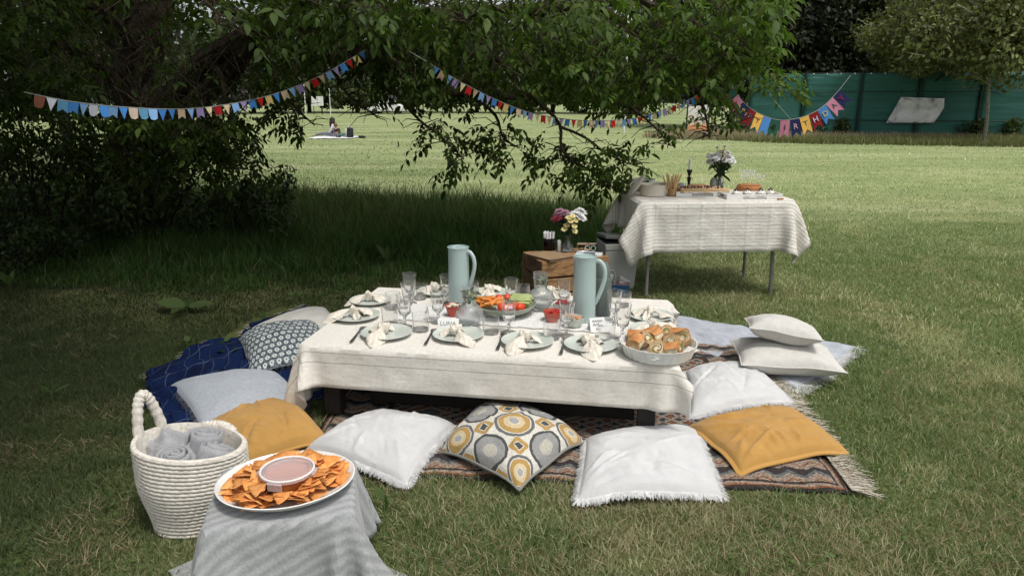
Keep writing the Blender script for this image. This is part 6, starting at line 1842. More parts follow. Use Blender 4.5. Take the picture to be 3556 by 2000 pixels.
# ================================================================== DRAPED STOOL WITH CRISPS
ST = Vector((-.70, 1.985, 0)); SA, SB, SZ = .205, .18, .335
SROT = R(12)
STO = thing('stool', 'small wooden stool hidden under the grey cloth', 'stool', ST, SROT)
mb = MB(); mb.box((0, 0, SZ - .019), (SA * 2 - .05, SB * 2 - .05, .028)); mb.build('seat', WOOD_D, STO, bevel=.004)
for sx in (-1, 1):
    for sy in (-1, 1):
        mb = MB(); mb.tube([(sx * (SA - .05), sy * (SB - .05), SZ - .03), (sx * (SA - .03), sy * (SB - .03), 0)], .016, 8); mb.build('leg', WOOD_D, STO)
def greycloth_mat():
    m, nt, b = newmat('grey_throw')
    c = tc(nt, 'UV')
    w = nd(nt, 'TexWave', {'Vector': c, 'Scale': 9.5, 'Distortion': .4, 'Detail': 2.0}, bands_direction='Y').outputs[1]
    n1 = nd(nt, 'TexNoise', {'Vector': c, 'Scale': 120.0, 'Detail': 3.0}).outputs[0]
    f = math_(nt, 'ADD', math_(nt, 'MULTIPLY', w, .3), math_(nt, 'MULTIPLY', n1, .7))
    setin(nt, b, 'Base Color', ramp(nt, f, [(.3, (.235, .245, .25)), (.7, (.35, .36, .365))]))
    b.inputs['Roughness'].default_value = .95; b.inputs['Sheen Weight'].default_value = .2
    n2 = nd(nt, 'TexNoise', {'Vector': c, 'Scale': 9.0, 'Detail': 3.0, 'Distortion': 1.0}).outputs[0]
    addbump(nt, b, math_(nt, 'ADD', math_(nt, 'MULTIPLY', n2, 1.5), math_(nt, 'MULTIPLY', n1, .3)), .45, .006)
    return m
P_, S_, T_ = drape(SA, SB, SZ, .30, .29, .30, .24, .017, 260, 8, seed=9, rnd=.006, rot=R(24), bend=.12, pin=.03)
SC = cloth_obj('throw', P_, S_, T_, greycloth_mat(), None, .003, 9, .004)
SC.location = ST; SC.rotation_euler = (0, 0, SROT)
tag(SC, 'light grey cotton throw hanging in folds over the stool', 'throw')
# oval dish
OZ = SZ + .010
OC = Vector((ST.x + .01, ST.y + .0, OZ))
OROT = R(16)
mb = MB(); mb.lathe([(0, 0), (.135, 0), (.150, .004), (.185, .022), (.203, .036), (.206, .040), (.202, .0415), (.184, .028), (.150, .012), (0, .009)], 72, sx=1.0, sy=.86, mod=lambda a, z, k: 1 + .004 * math.sin(a * 7))
tag(mb.build('oval_dish', mat('white_enamel', (.74, .74, .72), .28, (.66, .65, .62), ns=5, coat=.2, lo=.55, hi=.75), loc=OC, rot=(R(0), 0, OROT)), 'white oval dish heaped with orange crisps on the stool', 'dish')
# dip pot
PC = gs(722 * K, 1172 * K, OZ + .10); PC.z = OZ + .012
POT = thing('dip_pot', 'round clear plastic tub of orange dip with a snap lid', 'tub', PC)
PLAS = glassmat('tub_plastic', (.95, .93, .92), .15, 1.3)
DIP = mat('orange_dip', (.55, .15, .035), .35, (.62, .2, .05), ns=14)
mb = MB(); mb.lathe([(0, 0), (.050, 0), (.062, .03), (.069, .066), (0, .066)], 48); mb.build('dip', DIP, POT)
mb = MB(); mb.lathe([(0, -.002), (.052, -.002), (.065, .03), (.073, .072), (.0715, .072), (.063, .03), (.0505, 0), (0, -.0005)], 48); mb.build('tub', PLAS, POT)
def lid_mat():
    m, nt, b = newmat('frosted_lid')
    b.inputs['Base Color'].default_value = (.80, .74, .74, 1); b.inputs['Roughness'].default_value = .3
    tr = nd(nt, 'BsdfTransparent', {'Color': (.95, .9, .9, 1)})
    mx = nd(nt, 'MixShader', {0: .72, 1: b.outputs[0], 2: tr.outputs[0]})
    nt.links.new(mx.outputs[0], nt.nodes['Material Output'].inputs[0]); return m
LIDM = lid_mat()
PEN_W0 = mat('frosted_rim', (.72, .70, .69), .4)
mb = MB(); mb.lathe([(0, .074), (.058, .074), (.062, .079), (.072, .080), (.079, .077), (.080, .070), (.078, .0695), (.076, .074), (.066, .0755), (.060, .0715), (0, .071)], 56); mb.build('lid', LIDM, POT)
mb = MB(); mb.tube([(.0775 * math.cos(i * PI / 24), .0775 * math.sin(i * PI / 24), .0785) for i in range(48)], .0035, 8, closed=True); mb.build('lid_rim', PEN_W0, POT)
for a in (-1.75, 1.4, -.05, 3.1):
    mb = MB(); mb.box((0, 0, 0), (.046, .003, .026)); mb.box((0, -.003, .012), (.046, .01, .003)); mb.build('clip', LIDM, POT, bevel=.001, loc=(.080 * math.cos(a), .080 * math.sin(a), .062), rot=(0, 0, a + PI / 2))
def chip_mat(name, a_, b_):
    m, nt, b = newmat(name)
    c = tc(nt, 'Object')
    n1 = nd(nt, 'TexNoise', {'Vector': c, 'Scale': 60.0, 'Detail': 4.0}).outputs[0]
    oi = nd(nt, 'ObjectInfo').outputs['Random']
    col = mixc(nt, 1.0, ramp(nt, n1, [(.35, a_), (.65, b_)]), ramp(nt, oi, [(0, (.72, .66, .6)), (1, (1.15, 1.12, 1.1))]), 'MULTIPLY')
    n2 = nd(nt, 'TexNoise', {'Vector': c, 'Scale': 300.0, 'Detail': 1.0}).outputs[0]
    setin(nt, b, 'Base Color', mixc(nt, math_(nt, 'MULTIPLY', math_(nt, 'GREATER_THAN', n2, .66), .5), col, (.30, .07, .02)))
    b.inputs['Roughness'].default_value = .7
    addbump(nt, b, n1, .5, .002)
    return m
CHIP = chip_mat('crisp', (.66, .22, .045), (.78, .37, .11))
CHIP2 = chip_mat('crisp_pale', (.78, .42, .15), (.70, .28, .07))
def chip_mesh(seed):
    r_ = random.Random(seed); mb = MB()
    s_ = .046
    cor = [Vector((s_ * math.cos(a), s_ * math.sin(a), 0)) * r_.uniform(.85, 1.08) for a in (PI / 2, PI / 2 + 2.1, PI / 2 - 2.1)]
    n = 6; idx = {}; vs_ = []; k1, k2 = r_.uniform(1, 4.5), r_.uniform(-2.5, 2.5); th = r_.uniform(0, 3)
    for i in range(n + 1):
        for j in range(n + 1 - i):
            p = (cor[0] * i + cor[1] * j + cor[2] * (n - i - j)) / n
            p *= 1.03 - .15 * max(i, j, n - i - j, key=lambda q_: q_) ** 4 / n ** 4
            a = p.x * math.cos(th) + p.y * math.sin(th)
            z = k1 * a * a + k2 * p.x * p.y + .002 * mnoise.noise(p * 90 + Vector((seed, 0, 0)))
            idx[i, j] = len(vs_); vs_.append(Vector((p.x, p.y, z)))
    fs_ = []
    for i in range(n):
        for j in range(n - i):
            fs_.append((idx[i, j], idx[i + 1, j], idx[i, j + 1]))
            if j < n - i - 1: fs_.append((idx[i + 1, j], idx[i + 1, j + 1], idx[i, j + 1]))
    mb.add(vs_, fs_)
    me = mb.mesh('tortilla_chip', CHIP if seed % 3 else CHIP2)
    bm = bmesh.new(); bm.from_mesh(me)
    bmesh.ops.solidify(bm, geom=bm.faces[:], thickness=.0016); bm.to_mesh(me); bm.free()
    return me
chips = [chip_mesh(i) for i in range(9)]
rr = random.Random(5)
ca_, sa_ = math.cos(OROT), math.sin(OROT)
pl_ = PC - OC
nchip = 0
while nchip < 200:
    a = rr.uniform(0, 2 * PI); q = math.sqrt(rr.random())
    x, y = .176 * q * math.cos(a), .148 * q * math.sin(a)
    X, Y = x * ca_ - y * sa_, x * sa_ + y * ca_
    dp = math.hypot(X - pl_.x, Y - pl_.y)
    if dp < .082: continue
    if x > .12 and y < .0 and rr.random() < .5: continue
    lay = nchip / 200
    hmax = .014 + .052 * math.exp(-((dp - .09) / .07) ** 2) * (1 if q < .85 else .5)
    z = OZ + .016 + hmax * lay + rr.uniform(0, .006)
    o = link('tortilla_chip', chips[nchip % 9], None, (OC.x + X, OC.y + Y, z), (rr.gauss(.05, .24), rr.gauss(0, .24), rr.uniform(0, 6.28)), rr.uniform(.72, 1.05))
    tag(o, 'orange triangular tortilla chip heaped in the oval white dish', 'crisp', 'tortilla chips in the oval dish')
    nchip += 1

# ================================================================== ROPE BASKET
BK = Vector((-1.155, 2.36, 0)); BH, BR = .315, .182
ROPE = mat('cotton_rope', (.50, .46, .40), .95, (.68, .645, .58), ns=70, bump=.6, bs=160, bd=.003, lo=.3, hi=.6)
BAS = thing('rope_basket', 'cream coiled rope basket with loop handles, filled with rolled throws', 'basket', BK, R(20))
prof = []
NCO = 21
for i in range(NCO):
    z0 = BH * i / NCO
    for k in range(5):
        a = -PI / 2 + PI * k / 5
        zz = z0 + (BH / NCO) * (.5 + .5 * math.sin(a))
        base = BR * (.80 + .20 * sm(zz / BH * 1.6)) 
        prof.append((base + .0085 * math.cos(a), zz + .002))
prof.append((BR + .004, BH + .003)); prof.append((BR - .010, BH + .006)); prof.append((BR - .016, BH - .01)); prof.append((BR * .78, .02)); prof.append((0, .015))
mb = MB()
mb.lathe([(0, .002)] + prof, 132, sy=.80, mod=lambda a, z, k: 1 + (.007 * math.sin(a * 44 + k * .9) if 0 < k < 5 * NCO else 0) + .014 * math.sin(a * 3 + z * 9) * (z / BH) + .006 * math.sin(a * 7 + z * 22))
mb.v = [(x, y, z * (1 - .10 * (x * .94 - y * .34) / BR)) for x, y, z in mb.v]; mb.build('body', ROPE, BAS)
def handle(a, up, lean, spread=.30):
    pts = []
    for i in range(13):
        s_ = i / 12
        an = a + (s_ - .5) * 2 * spread
        h_ = math.sin(PI * s_) ** .7
        r_ = BR - .002 + lean * h_
        pts.append((r_ * math.cos(an) * 1.0, r_ * math.sin(an) * .80, BH - .035 + (up + .035) * h_))
    mb = MB(); P = polyline(pts, 48)
    mb.tube(P, [.0185 * (1 + .10 * math.sin(i * 1.9)) for i in range(49)], 10); mb.build('handle', ROPE, BAS)
handle(R(140), .165, .012, .34)
handle(R(66), -.008, .014, .5)
THROW = fabric('rolled_throw', (.27, .275, .29), (.38, .385, .40), 20, 90, .5, .5, 7, co='Object')
def roll(label, loc, rot, r, h, turns, seed):
    mb = MB(); n = int(turns * 26)
    def fn(u, v):
        a = u * turns * 2 * PI + seed; q = .012 + (r - .012) * u
        wob = 1 + .06 * math.sin(a * 2 + seed) + .04 * mnoise.noise(Vector((a * .8, v * 3, seed)))
        return (q * math.cos(a) * wob, q * math.sin(a) * wob, (v - .5) * h + .004 * math.sin(a * .7) + .014 * (1 - u) * (1 if v > .5 else 0))
    mb.grid(fn, n, 8)
    o = mb.build('rolled_throw', THROW, loc=loc, rot=rot); o.modifiers.new('thickness', 'SOLIDIFY').thickness = .007
    return tag(o, label, 'throw', 'rolled throws in the basket')
roll('grey rolled throw standing upright at the back of the basket', BK + Vector((.02, .045, .240)), (R(-8), R(10), 0), .062, .17, 3.4, 1)
roll('grey rolled throw with loose folds at the right of the basket', BK + Vector((.070, -.030, .222)), (R(-14), R(24), .3), .068, .17, 3.0, 2)
roll('grey rolled throw lying at the front of the basket', BK + Vector((-.03, -.060, .228)), (R(10), R(-6), .9), .06, .16, 3.1, 3)
mb = MB(); mb.grid(lambda u, v: ((u - .5) * .17, (v - .5) * .20, .07 * (1 - (2 * u - 1) ** 2) * (1 - (2 * v - 1) ** 4) ** .5 + .026 * mnoise.noise(Vector((u * 4, v * 3, 5))) + .014 * abs(mnoise.noise(Vector((u * 9 + v * 4, v * 4, 1))))), 30, 30)
o = mb.build('folded_throw', THROW, loc=BK + Vector((-.085, .01, .255)), rot=(R(14), R(-16), .5)); o.modifiers.new('thickness', 'SOLIDIFY').thickness = .006
tag(o, 'grey bunched throw at the left of the basket under the handle', 'throw')

# ================================================================== CRATE AND THINGS ON IT
def crate_wood():
    m, nt, b = newmat('crate_wood')
    c = nd(nt, 'Mapping', {'Vector': tc(nt, 'Object'), 'Scale': (3.0, 14.0, 14.0)}).outputs[0]
    oi = nd(nt, 'ObjectInfo').outputs['Random']
    cv = nd(nt, 'VectorMath', {0: c, 1: nd(nt, 'CombineXYZ', {0: math_(nt, 'MULTIPLY', oi, 13.0), 1: math_(nt, 'MULTIPLY', oi, 7.0), 2: math_(nt, 'MULTIPLY', oi, 5.0)}).outputs[0]}, operation='ADD').outputs[0]
    nz = nd(nt, 'TexNoise', {'Vector': cv, 'Scale': .7, 'Detail': 3.0, 'Distortion': .6}).outputs[0]
    rings = math_(nt, 'FRACT', math_(nt, 'MULTIPLY', nz, 9.0))
    n2 = nd(nt, 'TexNoise', {'Vector': cv, 'Scale': 4.0, 'Detail': 4.0}).outputs[0]
    col = ramp(nt, rings, [(0, (.42, .245, .11)), (.5, (.34, .175, .065)), (.8, (.16, .07, .025)), (.95, (.38, .21, .09))])
    col = mixc(nt, math_(nt, 'MULTIPLY', n2, .4), col, (.20, .12, .06))
    setin(nt, b, 'Base Color', col); b.inputs['Roughness'].default_value = .6
    addbump(nt, b, rings, .2, .002)
    return m
CW = crate_wood()
DKW = mat('weathered_slat', (.085, .05, .028), .8, (.17, .10, .055), ns=14, bump=.4, bs=40)
q0, q1, q2 = gs(1883, 913, .36), gs(2115, 894, .36), gs(1789, 879, .36)
fx = (q1 - q0); CWd = fx.length; fx.normalize(); sy_ = Vector((-fx.y, fx.x, 0)); CDp = (q2 - q0).length
CRO = Vector((q0.x, q0.y, 0))
CRT = thing('wooden_crate', 'upturned wooden slat crate used as a side table behind the low table', 'crate', CRO, math.atan2(fx.y, fx.x))
CH = .36
for k in range(3):
    z = .058 + k * .121
    for y, m_ in ((.006, CW), (CDp - .006, CW)):
        mb = MB(); mb.box((0, 0, 0), (CWd, .012, .105)); mb.build('slat', m_, CRT, bevel=.002, smooth=False, loc=(CWd / 2, y, z))
    for x in (.006, CWd - .006):
        mb = MB(); mb.box((0, 0, 0), (CDp - .026, .012, .105)); mb.build('slat', DKW, CRT, bevel=.002, smooth=False, loc=(x, CDp / 2, z), rot=(0, 0, PI / 2))
for k in range(4):
    y = CDp * (k + .5) / 4
    mb = MB(); mb.box((0, 0, 0), (CWd - .004, CDp / 4 - .008, .012)); mb.build('slat', CW, CRT, bevel=.002, smooth=False, loc=(CWd / 2, y, CH - .001))
for x in (.03, CWd - .03):
    for y in (.03, CDp - .03):
        mb = MB(); mb.box((x, y, .17), (.03, .03, .33)); mb.build('corner_post', DKW, CRT, smooth=False)
CT = CH + .0065
def onc(px, py): p = gs(px, py, CT); return Vector((p.x, p.y, CT))
KRAFT = mat('kraft_cover', (.26, .17, .095), .85, (.31, .21, .12), ns=12)
mb = MB(); 
a_, b_, c_ = onc(1909, 911), onc(1992, 897), onc(1839, 884)
nbk = thing('notebook', 'brown kraft paper notebook on the front of the crate', 'notebook', a_, math.atan2((b_ - a_).y, (b_ - a_).x))
lw, lh = (b_ - a_).length, (c_ - a_).length
mb.box((lw / 2, lh / 2 * .9, .0155), (lw, lh * .9, .003)); mb.build('cover', KRAFT, nbk, smooth=False)
mb = MB(); mb.box((lw / 2, lh / 2 * .9, .0075), (lw - .006, lh * .9 - .006, .0125)); mb.build('pages', mat('page_block', (.10, .07, .05), .9), nbk, smooth=False)
mb = MB(); mb.box((lw / 2, lh / 2 * .9, .0007), (lw, lh * .9, .001)); mb.build('cover', KRAFT, nbk, smooth=False)
DKM = mat('black_mesh', (.015, .015, .016), .5)
pcu = onc(1907, 876)
mb = MB(); mb.lathe([(0, 0), (.041, 0), (.043, .004), (.045, .085), (.043, .085), (.041, .006), (0, .005)], 24)
tag(mb.build('pen_cup', glassmat('smoky_cup', (.25, .12, .14), .05, 1.35), loc=pcu), 'dark see-through pen cup on the crate', 'cup')
PEN_W = mat('pen_white', (.72, .72, .72), .4); PEN_R = mat('pen_red', (.25, .02, .05), .4)
for i in range(10):
    a = i * 2.4; q = .030 * (.5 + .5 * ((i * 7) % 10) / 10)
    t = thing('felt_pen', 'felt pen with a white cap standing in the dark pen cup', 'pen', pcu + Vector((q * math.cos(a), q * math.sin(a), .006)), 0, 'felt pens in the cup', (R(-4 * math.sin(a)), R(5 * math.cos(a)), 0)); t.scale = (1.25, 1.25, 1.2)
    mb = MB(); mb.tube([(0, 0, 0), (0, 0, .035)], .0055, 8); mb.build('barrel', PEN_R if i % 2 else DKM, t)
    mb = MB(); mb.tube([(0, 0, .035), (0, 0, .088)], .0055, 8); mb.build('barrel', DKM, t)
    mb = MB(); mb.tube([(0, 0, .088), (0, 0, .126), (0, 0, .130)], [.0075, .0075, .004], 8); mb.build('cap', PEN_W, t)
sg_ = onc(1941, 877)
mb = MB(); mb.lathe([(0, 0), (.02, 0), (.022, .09), (.0205, .09), (.019, .004), (0, .004)], 20); tag(mb.build('small_glass', GLASS, loc=sg_), 'small clear glass holding a white card beside the pen cup', 'glass')
mb = MB(); mb.box((0, 0, .055), (.022, .012, .085)); tag(mb.build('paper_roll', PEN_W, loc=sg_, bevel=.003), 'white paper piece standing in the small glass on the crate', 'paper')
# flower vase on the crate
STEM = mat('stem', (.02, .04, .015), .7, (.04, .07, .02), ns=20)
LEAFD = plainleaf('bouquet_leaf', (.012, .028, .010), (.03, .055, .018), .15)
def flower_mesh(kind, r, m_, mc, seed):
    r_ = random.Random(seed); mb = MB()
    rings = dict(mum=((22, 1.0, .05), (18, .8, .45), (14, .55, .85), (8, .3, 1.15)), daisy=((14, 1.0, .12), (12, .8, .3)), ball=((20, 1.0, -.15), (20, .95, .3), (16, .75, .75), (12, .5, 1.1), (7, .3, 1.35)))[kind]
    for n, l, el in rings:
        for i in range(n):
            a = 2 * PI * (i + r_.random() * .6) / n
            L_ = r * l * r_.uniform(.85, 1.1); w = r * (.17 if kind != 'daisy' else .2)
            d = Vector((math.cos(a) * math.cos(el), math.sin(a) * math.cos(el), math.sin(el))); s_ = Vector((-math.sin(a), math.cos(a), 0)) * w
            up = d.cross(s_.normalized()) * -1
            mb.add([d * .1 * r, d * L_ * .6 + s_ + up * .06 * r, d * L_ + up * .02 * r, d * L_ * .6 - s_ + up * .06 * r], [(0, 1, 2, 3)])
    mb.ball((0, 0, r * .10), r * (.26 if kind == 'daisy' else .2), 8, 5, (1, 1, .7), mi=1)
    return mb.mesh('flower', [m_, mc], False)
FLW = dict(white=mat('petal_white', (.74, .74, .72), .7), yellow=mat('petal_yellow', (.70, .58, .22), .7, (.75, .68, .38), ns=60), mauve=mat('petal_mauve', (.36, .17, .24), .7, (.48, .30, .36), ns=60), crimson=mat('petal_crimson', (.16, .012, .025), .7, (.24, .03, .05), ns=60), gyp=mat('petal_dusky', (.34, .25, .26), .8, (.5, .42, .4), ns=60))
FCEN = mat('flower_centre', (.35, .30, .05), .8)
def bouquet(label, base, heads, group, stem_z=.04, leaves=10, spread=.02):
    """each flower: stem, head; all joined to the vase mouth"""
    for i, (x, y, z, r, k, c) in enumerate(heads):
        t = thing('cut_flower', label[c], 'flower', base, group=group[c])
        mb = MB(); P = polyline([(x * .12, y * .12, stem_z), (x * .15, y * .15, stem_z + (z - stem_z) * .45), (x * .7, y * .7, stem_z + (z - stem_z) * .8), (x, y, z)], 8)
        mb.tube(P, .0022, 5); mb.build('stem', STEM, t)
        me = flower_mesh(k, r, FLW[c], FCEN if k == 'daisy' else FLW[c], i)
        d = (P[-1] - P[-3]).normalized() + Vector((0, -.35, .15))
        o = link('head', me, t, P[-1]); o.rotation_euler = d.to_track_quat('Z', 'Y').to_euler()
        if i < leaves:
            o = broad_leaf(.06, .03).build('leaf', LEAFD, t); o.location = P[5]; o.rotation_euler = (random.uniform(-.6, .6), random.uniform(-.4, .6), random.uniform(0, 6.28))
vz = onc(1970, 874)
mb = MB(); mb.lathe([(0, 0), (.040, 0), (.046, .006), (.047, .03), (.038, .055), (.022, .075), (.019, .10), (.024, .125), (.0225, .125), (.0175, .10), (.020, .076), (.036, .054), (.045, .03), (.043, .008), (0, .006)], 32)
tag(mb.build('glass_vase', GLASS, loc=vz), 'clear bulbous glass vase with a bright mixed bouquet on the crate', 'vase')
hd = []
r_ = random.Random(3)
for i in range(6): hd.append((-.045 + r_.uniform(-.03, .03), r_.uniform(-.05, .04), .30 + r_.uniform(-.02, .02), .045, 'mum', 'mauve'))
for i in range(6): hd.append((-.080 + r_.uniform(-.025, .03), r_.uniform(-.05, .03), .255 + r_.uniform(-.03, .02), .042, 'mum', 'crimson'))
for i in range(6): hd.append((.075 + r_.uniform(-.04, .035), r_.uniform(-.03, .05), .295 + r_.uniform(-.03, .015), .052, 'mum', 'white'))
for (x, y, z) in ((.0, -.06, .275), (.03, -.055, .285), (.015, -.07, .25), (.055, -.05, .25), (-.01, -.05, .215), (.045, -.06, .21), (.05, -.05, .17), (-.03, -.05, .185), (.07, -.03, .262)): hd.append((x, y, z, .029, 'daisy', 'yellow'))
bouquet(dict(mauve='dusky pink chrysanthemum in the mixed bouquet on the crate', crimson='dark red chrysanthemum in the mixed bouquet on the crate', white='white chrysanthemum in the mixed bouquet on the crate', yellow='pale yellow daisy in the mixed bouquet on the crate'), vz, hd, dict(mauve='pink chrysanthemums on the crate', crimson='red chrysanthemums on the crate', white='white chrysanthemums on the crate', yellow='yellow daisies on the crate'), .015, 12)
# magazines and plastic box
mg = onc(2045, 884)
mgt = thing('magazine', 'white magazine with a dark picture lying on the crate', 'magazine', mg, R(-12))
mb = MB(); mb.box((0, 0, .004), (.20, .12, .007)); mb.build('pages', PEN_W, mgt, smooth=False)
mb = MB(); mb.box((0, 0, .0082), (.09, .05, .001)); mb.build('picture', DKM, mgt, smooth=False)
pb = onc(2038, 880) + Vector((0, .02, .0095))
pbt = thing('plastic_box', 'clear plastic box with round lenses inside standing on the magazine', 'box', pb, R(-6))
mb = MB(); mb.box((0, 0, .032), (.15, .07, .062)); mb.build('shell', glassmat('clear_plastic', (.9, .92, .92), .05, 1.2), pbt, bevel=.004)
for x in (-.04, .005, .05):
    mb = MB(); mb.tube([(x + .018 * math.cos(a), -.02, .032 + .018 * math.sin(a)) for a in [i * PI / 8 for i in range(16)]], .003, 6, closed=True); mb.build('lens_ring', DKM if x < 0 else PEN_W, pbt)
# cool box and tissue box
CB = gs(2140, 997); 
COOL = mat('cooler_plastic', (.42, .43, .41), .5, (.47, .48, .455), ns=3); COOLD = mat('cooler_rim', (.16, .17, .165), .5)
cbt = thing('cool_box', 'tall pale grey cool box between the crate and the buffet table', 'cool box', CB, R(8))
mb = MB()
vs_ = [(-.115, -.11, 0), (.115, -.11, 0), (.115, .11, 0), (-.115, .11, 0), (-.14, -.14, .34), (.14, -.14, .34), (.14, .14, .34), (-.14, .14, .34)]
mb.add(vs_, [(3, 2, 1, 0), (4, 5, 6, 7), (0, 1, 5, 4), (1, 2, 6, 5), (2, 3, 7, 6), (3, 0, 4, 7)]); mb.build('body', COOL, cbt, bevel=.008)
mb = MB(); mb.box((0, 0, .365), (.285, .285, .05)); mb.build('collar', COOL, cbt, bevel=.006)
mb = MB(); mb.box((0, 0, .398), (.26, .26, .016)); mb.build('seal', DKM, cbt)
mb = MB(); mb.box((0, .005, .428), (.29, .29, .030), (R(-5), R(4), 0)); mb.build('lid', COOLD, cbt, bevel=.006)
tb = gs(2152, 1014)
tbt = thing('tissue_box', 'blue tissue box on the grass beside the crate', 'box', tb, R(-8))
mb = MB(); mb.box((0, 0, .035), (.15, .11, .066)); mb.build('carton', mat('tissue_blue', (.02, .11, .24), .5), tbt, bevel=.002)
mb = MB(); mb.box((0, 0, .0695), (.14, .10, .0015)); mb.build('top_print', mat('tissue_pink', (.45, .22, .22), .5, (.5, .45, .5), ns=20), tbt)
mb = MB(); mb.grid(lambda u, v: ((u - .5) * .09 * (1 + v), (.02 * math.sin(u * 9) + .012 * mnoise.noise(Vector((u * 6, v * 4, 1)))) * (1 + v) - v * .02, .068 + .075 * v * (1 - .5 * (u - .3) ** 2 * 3) + .008 * math.sin(u * 14)), 22, 8); o = mb.build('tissue', PEN_W, tbt); o.modifiers.new('thickness', 'SOLIDIFY').thickness = .001

# ================================================================== BUFFET TABLE
BA, BB, BZ = .605, .36, .755
BROT = R(4)
BC = Vector((1.545, 5.82, 0))
BUF = thing('folding_table', 'folding buffet table on grey steel legs behind the picnic', 'table', BC, BROT)
LEGM = mat('grey_steel_leg', (.16, .155, .145), .5, (.22, .21, .2), ns=10)
mb = MB(); mb.box((0, 0, BZ - .027), (BA * 2 - .03, BB * 2 - .03, .034)); mb.build('tabletop', WHITE, BUF, bevel=.004)
for sx in (-1, 1):
    for sy in (-1, 1):
        mb = MB(); mb.tube([(sx * (BA - .11), sy * (BB - .10), BZ - .035), (sx * (BA - .10), sy * (BB - .08), 0)], .0145, 10); mb.build('leg', LEGM, BUF)
    mb = MB(); mb.tube([(sx * (BA - .105), -(BB - .09), BZ - .20), (sx * (BA - .105), BB - .09, BZ - .20)], .011, 8); mb.build('crossbar', LEGM, BUF)
    mb = MB(); mb.tube([(sx * (BA - .105), 0, BZ - .20), (sx * (BA - .40), 0, BZ - .04)], .010, 8); mb.build('brace', LEGM, BUF)
def stripe_mat():
    m, nt, b = newmat('striped_linen')
    c = tc(nt, 'UV'); s = nd(nt, 'SeparateXYZ', {0: c}); X, Y = s.outputs[0], s.outputs[1]
    fr = math_(nt, 'FRACT', math_(nt, 'MULTIPLY', Y, 38.0))
    st = math_(nt, 'LESS_THAN', math_(nt, 'ABSOLUTE', math_(nt, 'SUBTRACT', fr, .5)), .13)
    n1 = nd(nt, 'TexNoise', {'Vector': c, 'Scale': 50.0, 'Detail': 4.0}).outputs[0]
    n0 = nd(nt, 'TexNoise', {'Vector': c, 'Scale': 2.0, 'Detail': 2.0}).outputs[0]
    col = ramp(nt, n1, [(.32, (.64, .62, .57)), (.66, (.75, .73, .685))])
    col = mixc(nt, math_(nt, 'MULTIPLY', st, ramp(nt, n0, [(.35, (.35, .35, .35)), (.65, (.8, .8, .8))])), col, (.42, .34, .25))
    setin(nt, b, 'Base Color', col)
    b.inputs['Roughness'].default_value = .95; b.inputs['Specular IOR Level'].default_value = .12
    def cr(v, k, o_): return math_(nt, 'SUBTRACT', 1.0, math_(nt, 'MINIMUM', 1.0, math_(nt, 'MULTIPLY', math_(nt, 'ABSOLUTE', math_(nt, 'SUBTRACT', math_(nt, 'FRACT', math_(nt, 'ADD', math_(nt, 'MULTIPLY', v, k), o_)), .5)), 9.0)))
    n2 = nd(nt, 'TexNoise', {'Vector': nd(nt, 'Mapping', {'Vector': c, 'Scale': (1, 2.5, 1)}).outputs[0], 'Scale': 9.0, 'Detail': 4.0, 'Distortion': 1.5}).outputs[0]
    h = math_(nt, 'ADD', math_(nt, 'ADD', math_(nt, 'MULTIPLY', cr(X, 5.6, .2), .8), math_(nt, 'MULTIPLY', cr(Y, 4.2, .4), .6)), math_(nt, 'MULTIPLY', n2, 1.6))
    addbump(nt, b, h, .42, .008)
    return m
P_, S_, T_ = drape(BA, BB, BZ, .27, .30, .385, .25, .026, 160, 7, seed=14, rnd=.006)
BCL = cloth_obj('striped_tablecloth', P_, S_, T_, stripe_mat(), None, .006, 8)
BCL.location = BC; BCL.rotation_euler = (0, 0, BROT)
tag(BCL, 'cream tablecloth with fine tan stripes over the buffet table', 'tablecloth')
BT_ = BZ + .009
def c3(X, Y): return (2150 + X * .2329, 500 + Y * .2329)
def onb(X, Y, dz=0.0): p = gs(*c3(X, Y), BT_); return Vector((p.x, p.y, BT_ + dz))
ENAM = mat('cream_enamel', (.60, .55, .45), .3, (.64, .59, .50), ns=4, coat=.3)
GREYS = mat('grey_stoneware', (.30, .31, .28), .5, (.38, .38, .35), ns=6)
pp = onb(505, 768)
pot = thing('casserole', 'round cream casserole pot with its lid off on the buffet table', 'pot', pp)
mb = MB(); mb.lathe([(0, 0), (.096, 0), (.102, .005), (.104, .085), (.107, .09), (.103, .092), (.099, .086), (.097, .01), (0, .008)], 48); mb.build('body', ENAM, pot)
mb = MB(); mb.lathe([(0, .07), (.098, .07), (0, .0705)], 40); mb.ball((.02, 0, .072), .05, 12, 6, (1, 1, .35), .4); mb.build('food', mat('pale_salad', (.55, .52, .35), .7, (.68, .66, .52), ns=30), pot)
lidt = thing('pot_lid', 'cream pot lid leaning against the left side of the casserole', 'lid', pp + Vector((-.150, -.01, .078)), 0, None, (0, R(-52), 0))
mb = MB(); mb.lathe([(0, .020), (.03, .018), (.08, .008), (.104, -.004), (.107, -.010), (.102, -.010), (.078, .002), (.03, .012), (0, .014)], 44); mb.build('disc', ENAM, lidt)
mb = MB(); mb.tube([(-.03, 0, .016), (-.018, 0, .034), (.018, 0, .034), (.03, 0, .016)], .006, 8); mb.build('handle', ENAM, lidt)
bowl('salad_bowl', 'wide white bowl behind the leaning pot lid', onb(345, 690), .105, .095, mat('white_bowl', (.64, .63, .58), .35), .5)
bowl('fruit_bowl', 'low grey bowl behind the casserole', onb(640, 668), .075, .05, GREYS, .5)
BST = mat('breadstick', (.50, .29, .12), .7, (.62, .40, .20), ns=25, bump=.3, bs=70)
cupp = onb(785, 775)
WICK = mat('wicker', (.30, .17, .075), .7, (.46, .29, .14), ns=40)
cupt = thing('wicker_cup', 'small wicker cup holding breadsticks on the buffet table', 'cup', cupp)
